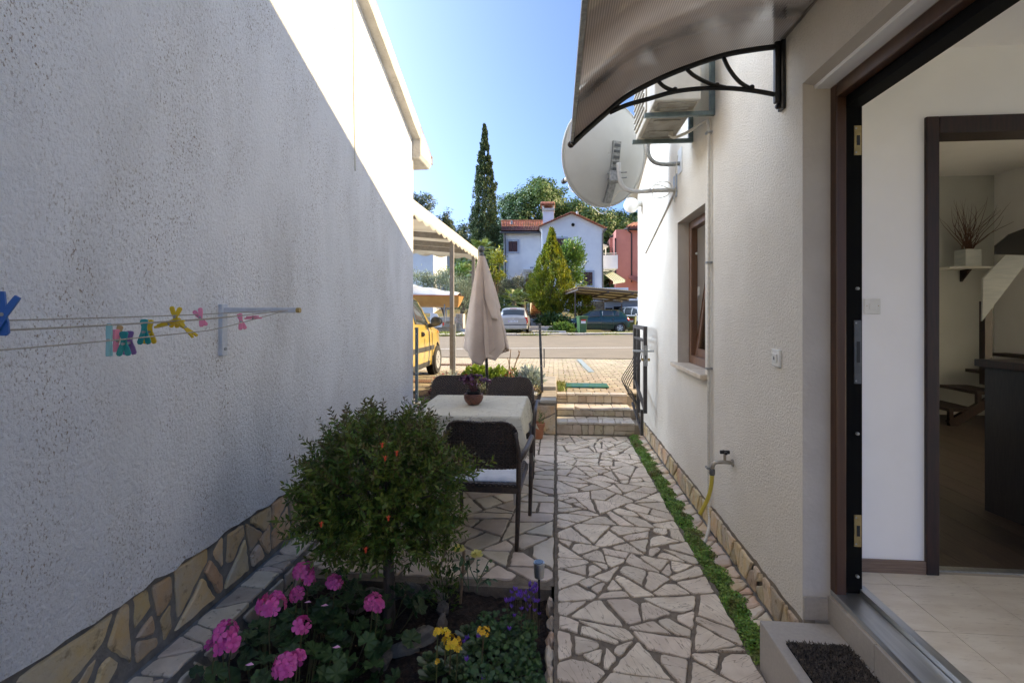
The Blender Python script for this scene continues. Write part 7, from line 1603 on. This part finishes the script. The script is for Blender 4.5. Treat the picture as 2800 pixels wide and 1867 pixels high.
for x in (bo.x-.9, bo.x-2.6):
    for yy in (y0+.25, y0+.75): MB().bar((x,yy,.85),(x,yy,zk+.25),.06,.06).build('support', 'galv', tr_)
bevel(MB().prism([(0,0),(.62,.0),(.66,.12),(.40,.72),(.16,.80),(0,.78)], (bo.x-1.55,y0-.35,.72), (1,0,0), (0,0,1), (0,-1,0), .03).build('light_board', 'plate_white', tr_), .02)
for x, zz in ((bo.x-.86,.82),(bo.x-.32,.80)): MB().box((x,y0-.40,zz),(x+.07,y0-.36,zz+.18)).build('reflector', 'tail_red', tr_)
for s in (-.12, 1.12):
    wl = MB().lathe([(.16,-.07),(.26,-.07),(.28,-.04),(.28,.04),(.26,.07),(.16,.07)], 24, (bo.x-2.2,y0+s,.66), (0,1,0)).build('wheel', 'tyre', tr_)
# ------------------------------------------------------------------ grass on the verge
n = 26000; x = rng.uniform(-7,9,n); e = rng.uniform(.32,5.2,n); k = np.array([kerb_y(a) for a in x]); y = k+e
ok = (np.sin(x*1.7+1)+np.sin(y*2.1)+np.sin(x*.6+y*.9)+rng.uniform(-1.2,1.6,n) > .1) & ~((x > -3.9) & (x < -1.8) & (e < 3)) & ~((x > .1) & (x < 1.6) & (e < 2.2)); x, y = x[ok], y[ok]
z = np.array([gz(a, b) for a, b in zip(x, y)]); n = len(x)
go = fast_mesh('verge_grass', *leaf_arrays(np.stack([x,y,z-.02],1), np.stack([rng.normal(0,.5,n),rng.normal(0,.5,n),np.ones(n)],1), .15, .22, .1, .1), 'grass_blade', kind='stuff'); tag(go, 'patchy sunlit grass on the verge across the road', 'grass')
n = 2600; i_ = rng.uniform(-4,9,n); p_ = np.stack([KA.x+dk.x*i_-nk.x*.02+rng.normal(0,.03,n), KA.y+dk.y*i_-nk.y*.03-np.abs(rng.normal(0,.04,n)), np.full(n,.36)],1); ok = np.sin(i_*3.1)+np.sin(i_*1.3+2) > .1
go = fast_mesh('kerb_weeds', *leaf_arrays(p_[ok], np.stack([rng.normal(0,.6,ok.sum()),rng.normal(-.2,.5,ok.sum()),np.full(ok.sum(),.8)],1), .11, .25), 'grass_blade', kind='stuff'); tag(go, 'tufts of weeds along the foot of the far kerb', 'weeds')
n = 1500; j_ = rng.integers(0, 34, n); x = (rng.integers(-9, 8, n)+.5*(j_ % 2)+.5)*PW+.04+rng.normal(0,.018,n); y = FY0+.03+PD*j_+rng.normal(0,.02,n); ok = (rng.uniform(0,1,n) < .9) & (np.sin(x*5)+np.sin(y*4) > .2)
x, y = x[ok], y[ok]; z = np.array([fz(b) for b in y])
go = fast_mesh('joint_weeds', *leaf_arrays(np.stack([x,y,z-.01],1), np.stack([rng.normal(0,.8,len(x)),rng.normal(0,.8,len(x)),np.ones(len(x))],1), .035, .3), 'grass_blade', kind='stuff'); tag(go, 'small weeds growing in the joints of the forecourt pavers', 'weeds')
n = 260; x = .03+np.abs(rng.normal(0,.05,n)); y = 7.3+rng.uniform(0,.9,n)
go = fast_mesh('edge_weeds', *leaf_arrays(np.stack([x,y,np.full(n,.42)],1), np.stack([rng.normal(0,.6,n),rng.normal(0,.6,n),np.ones(n)],1), .06, .3), 'grass_blade', kind='stuff'); tag(go, 'green weeds beside the planter cap at the top of the steps', 'weeds')
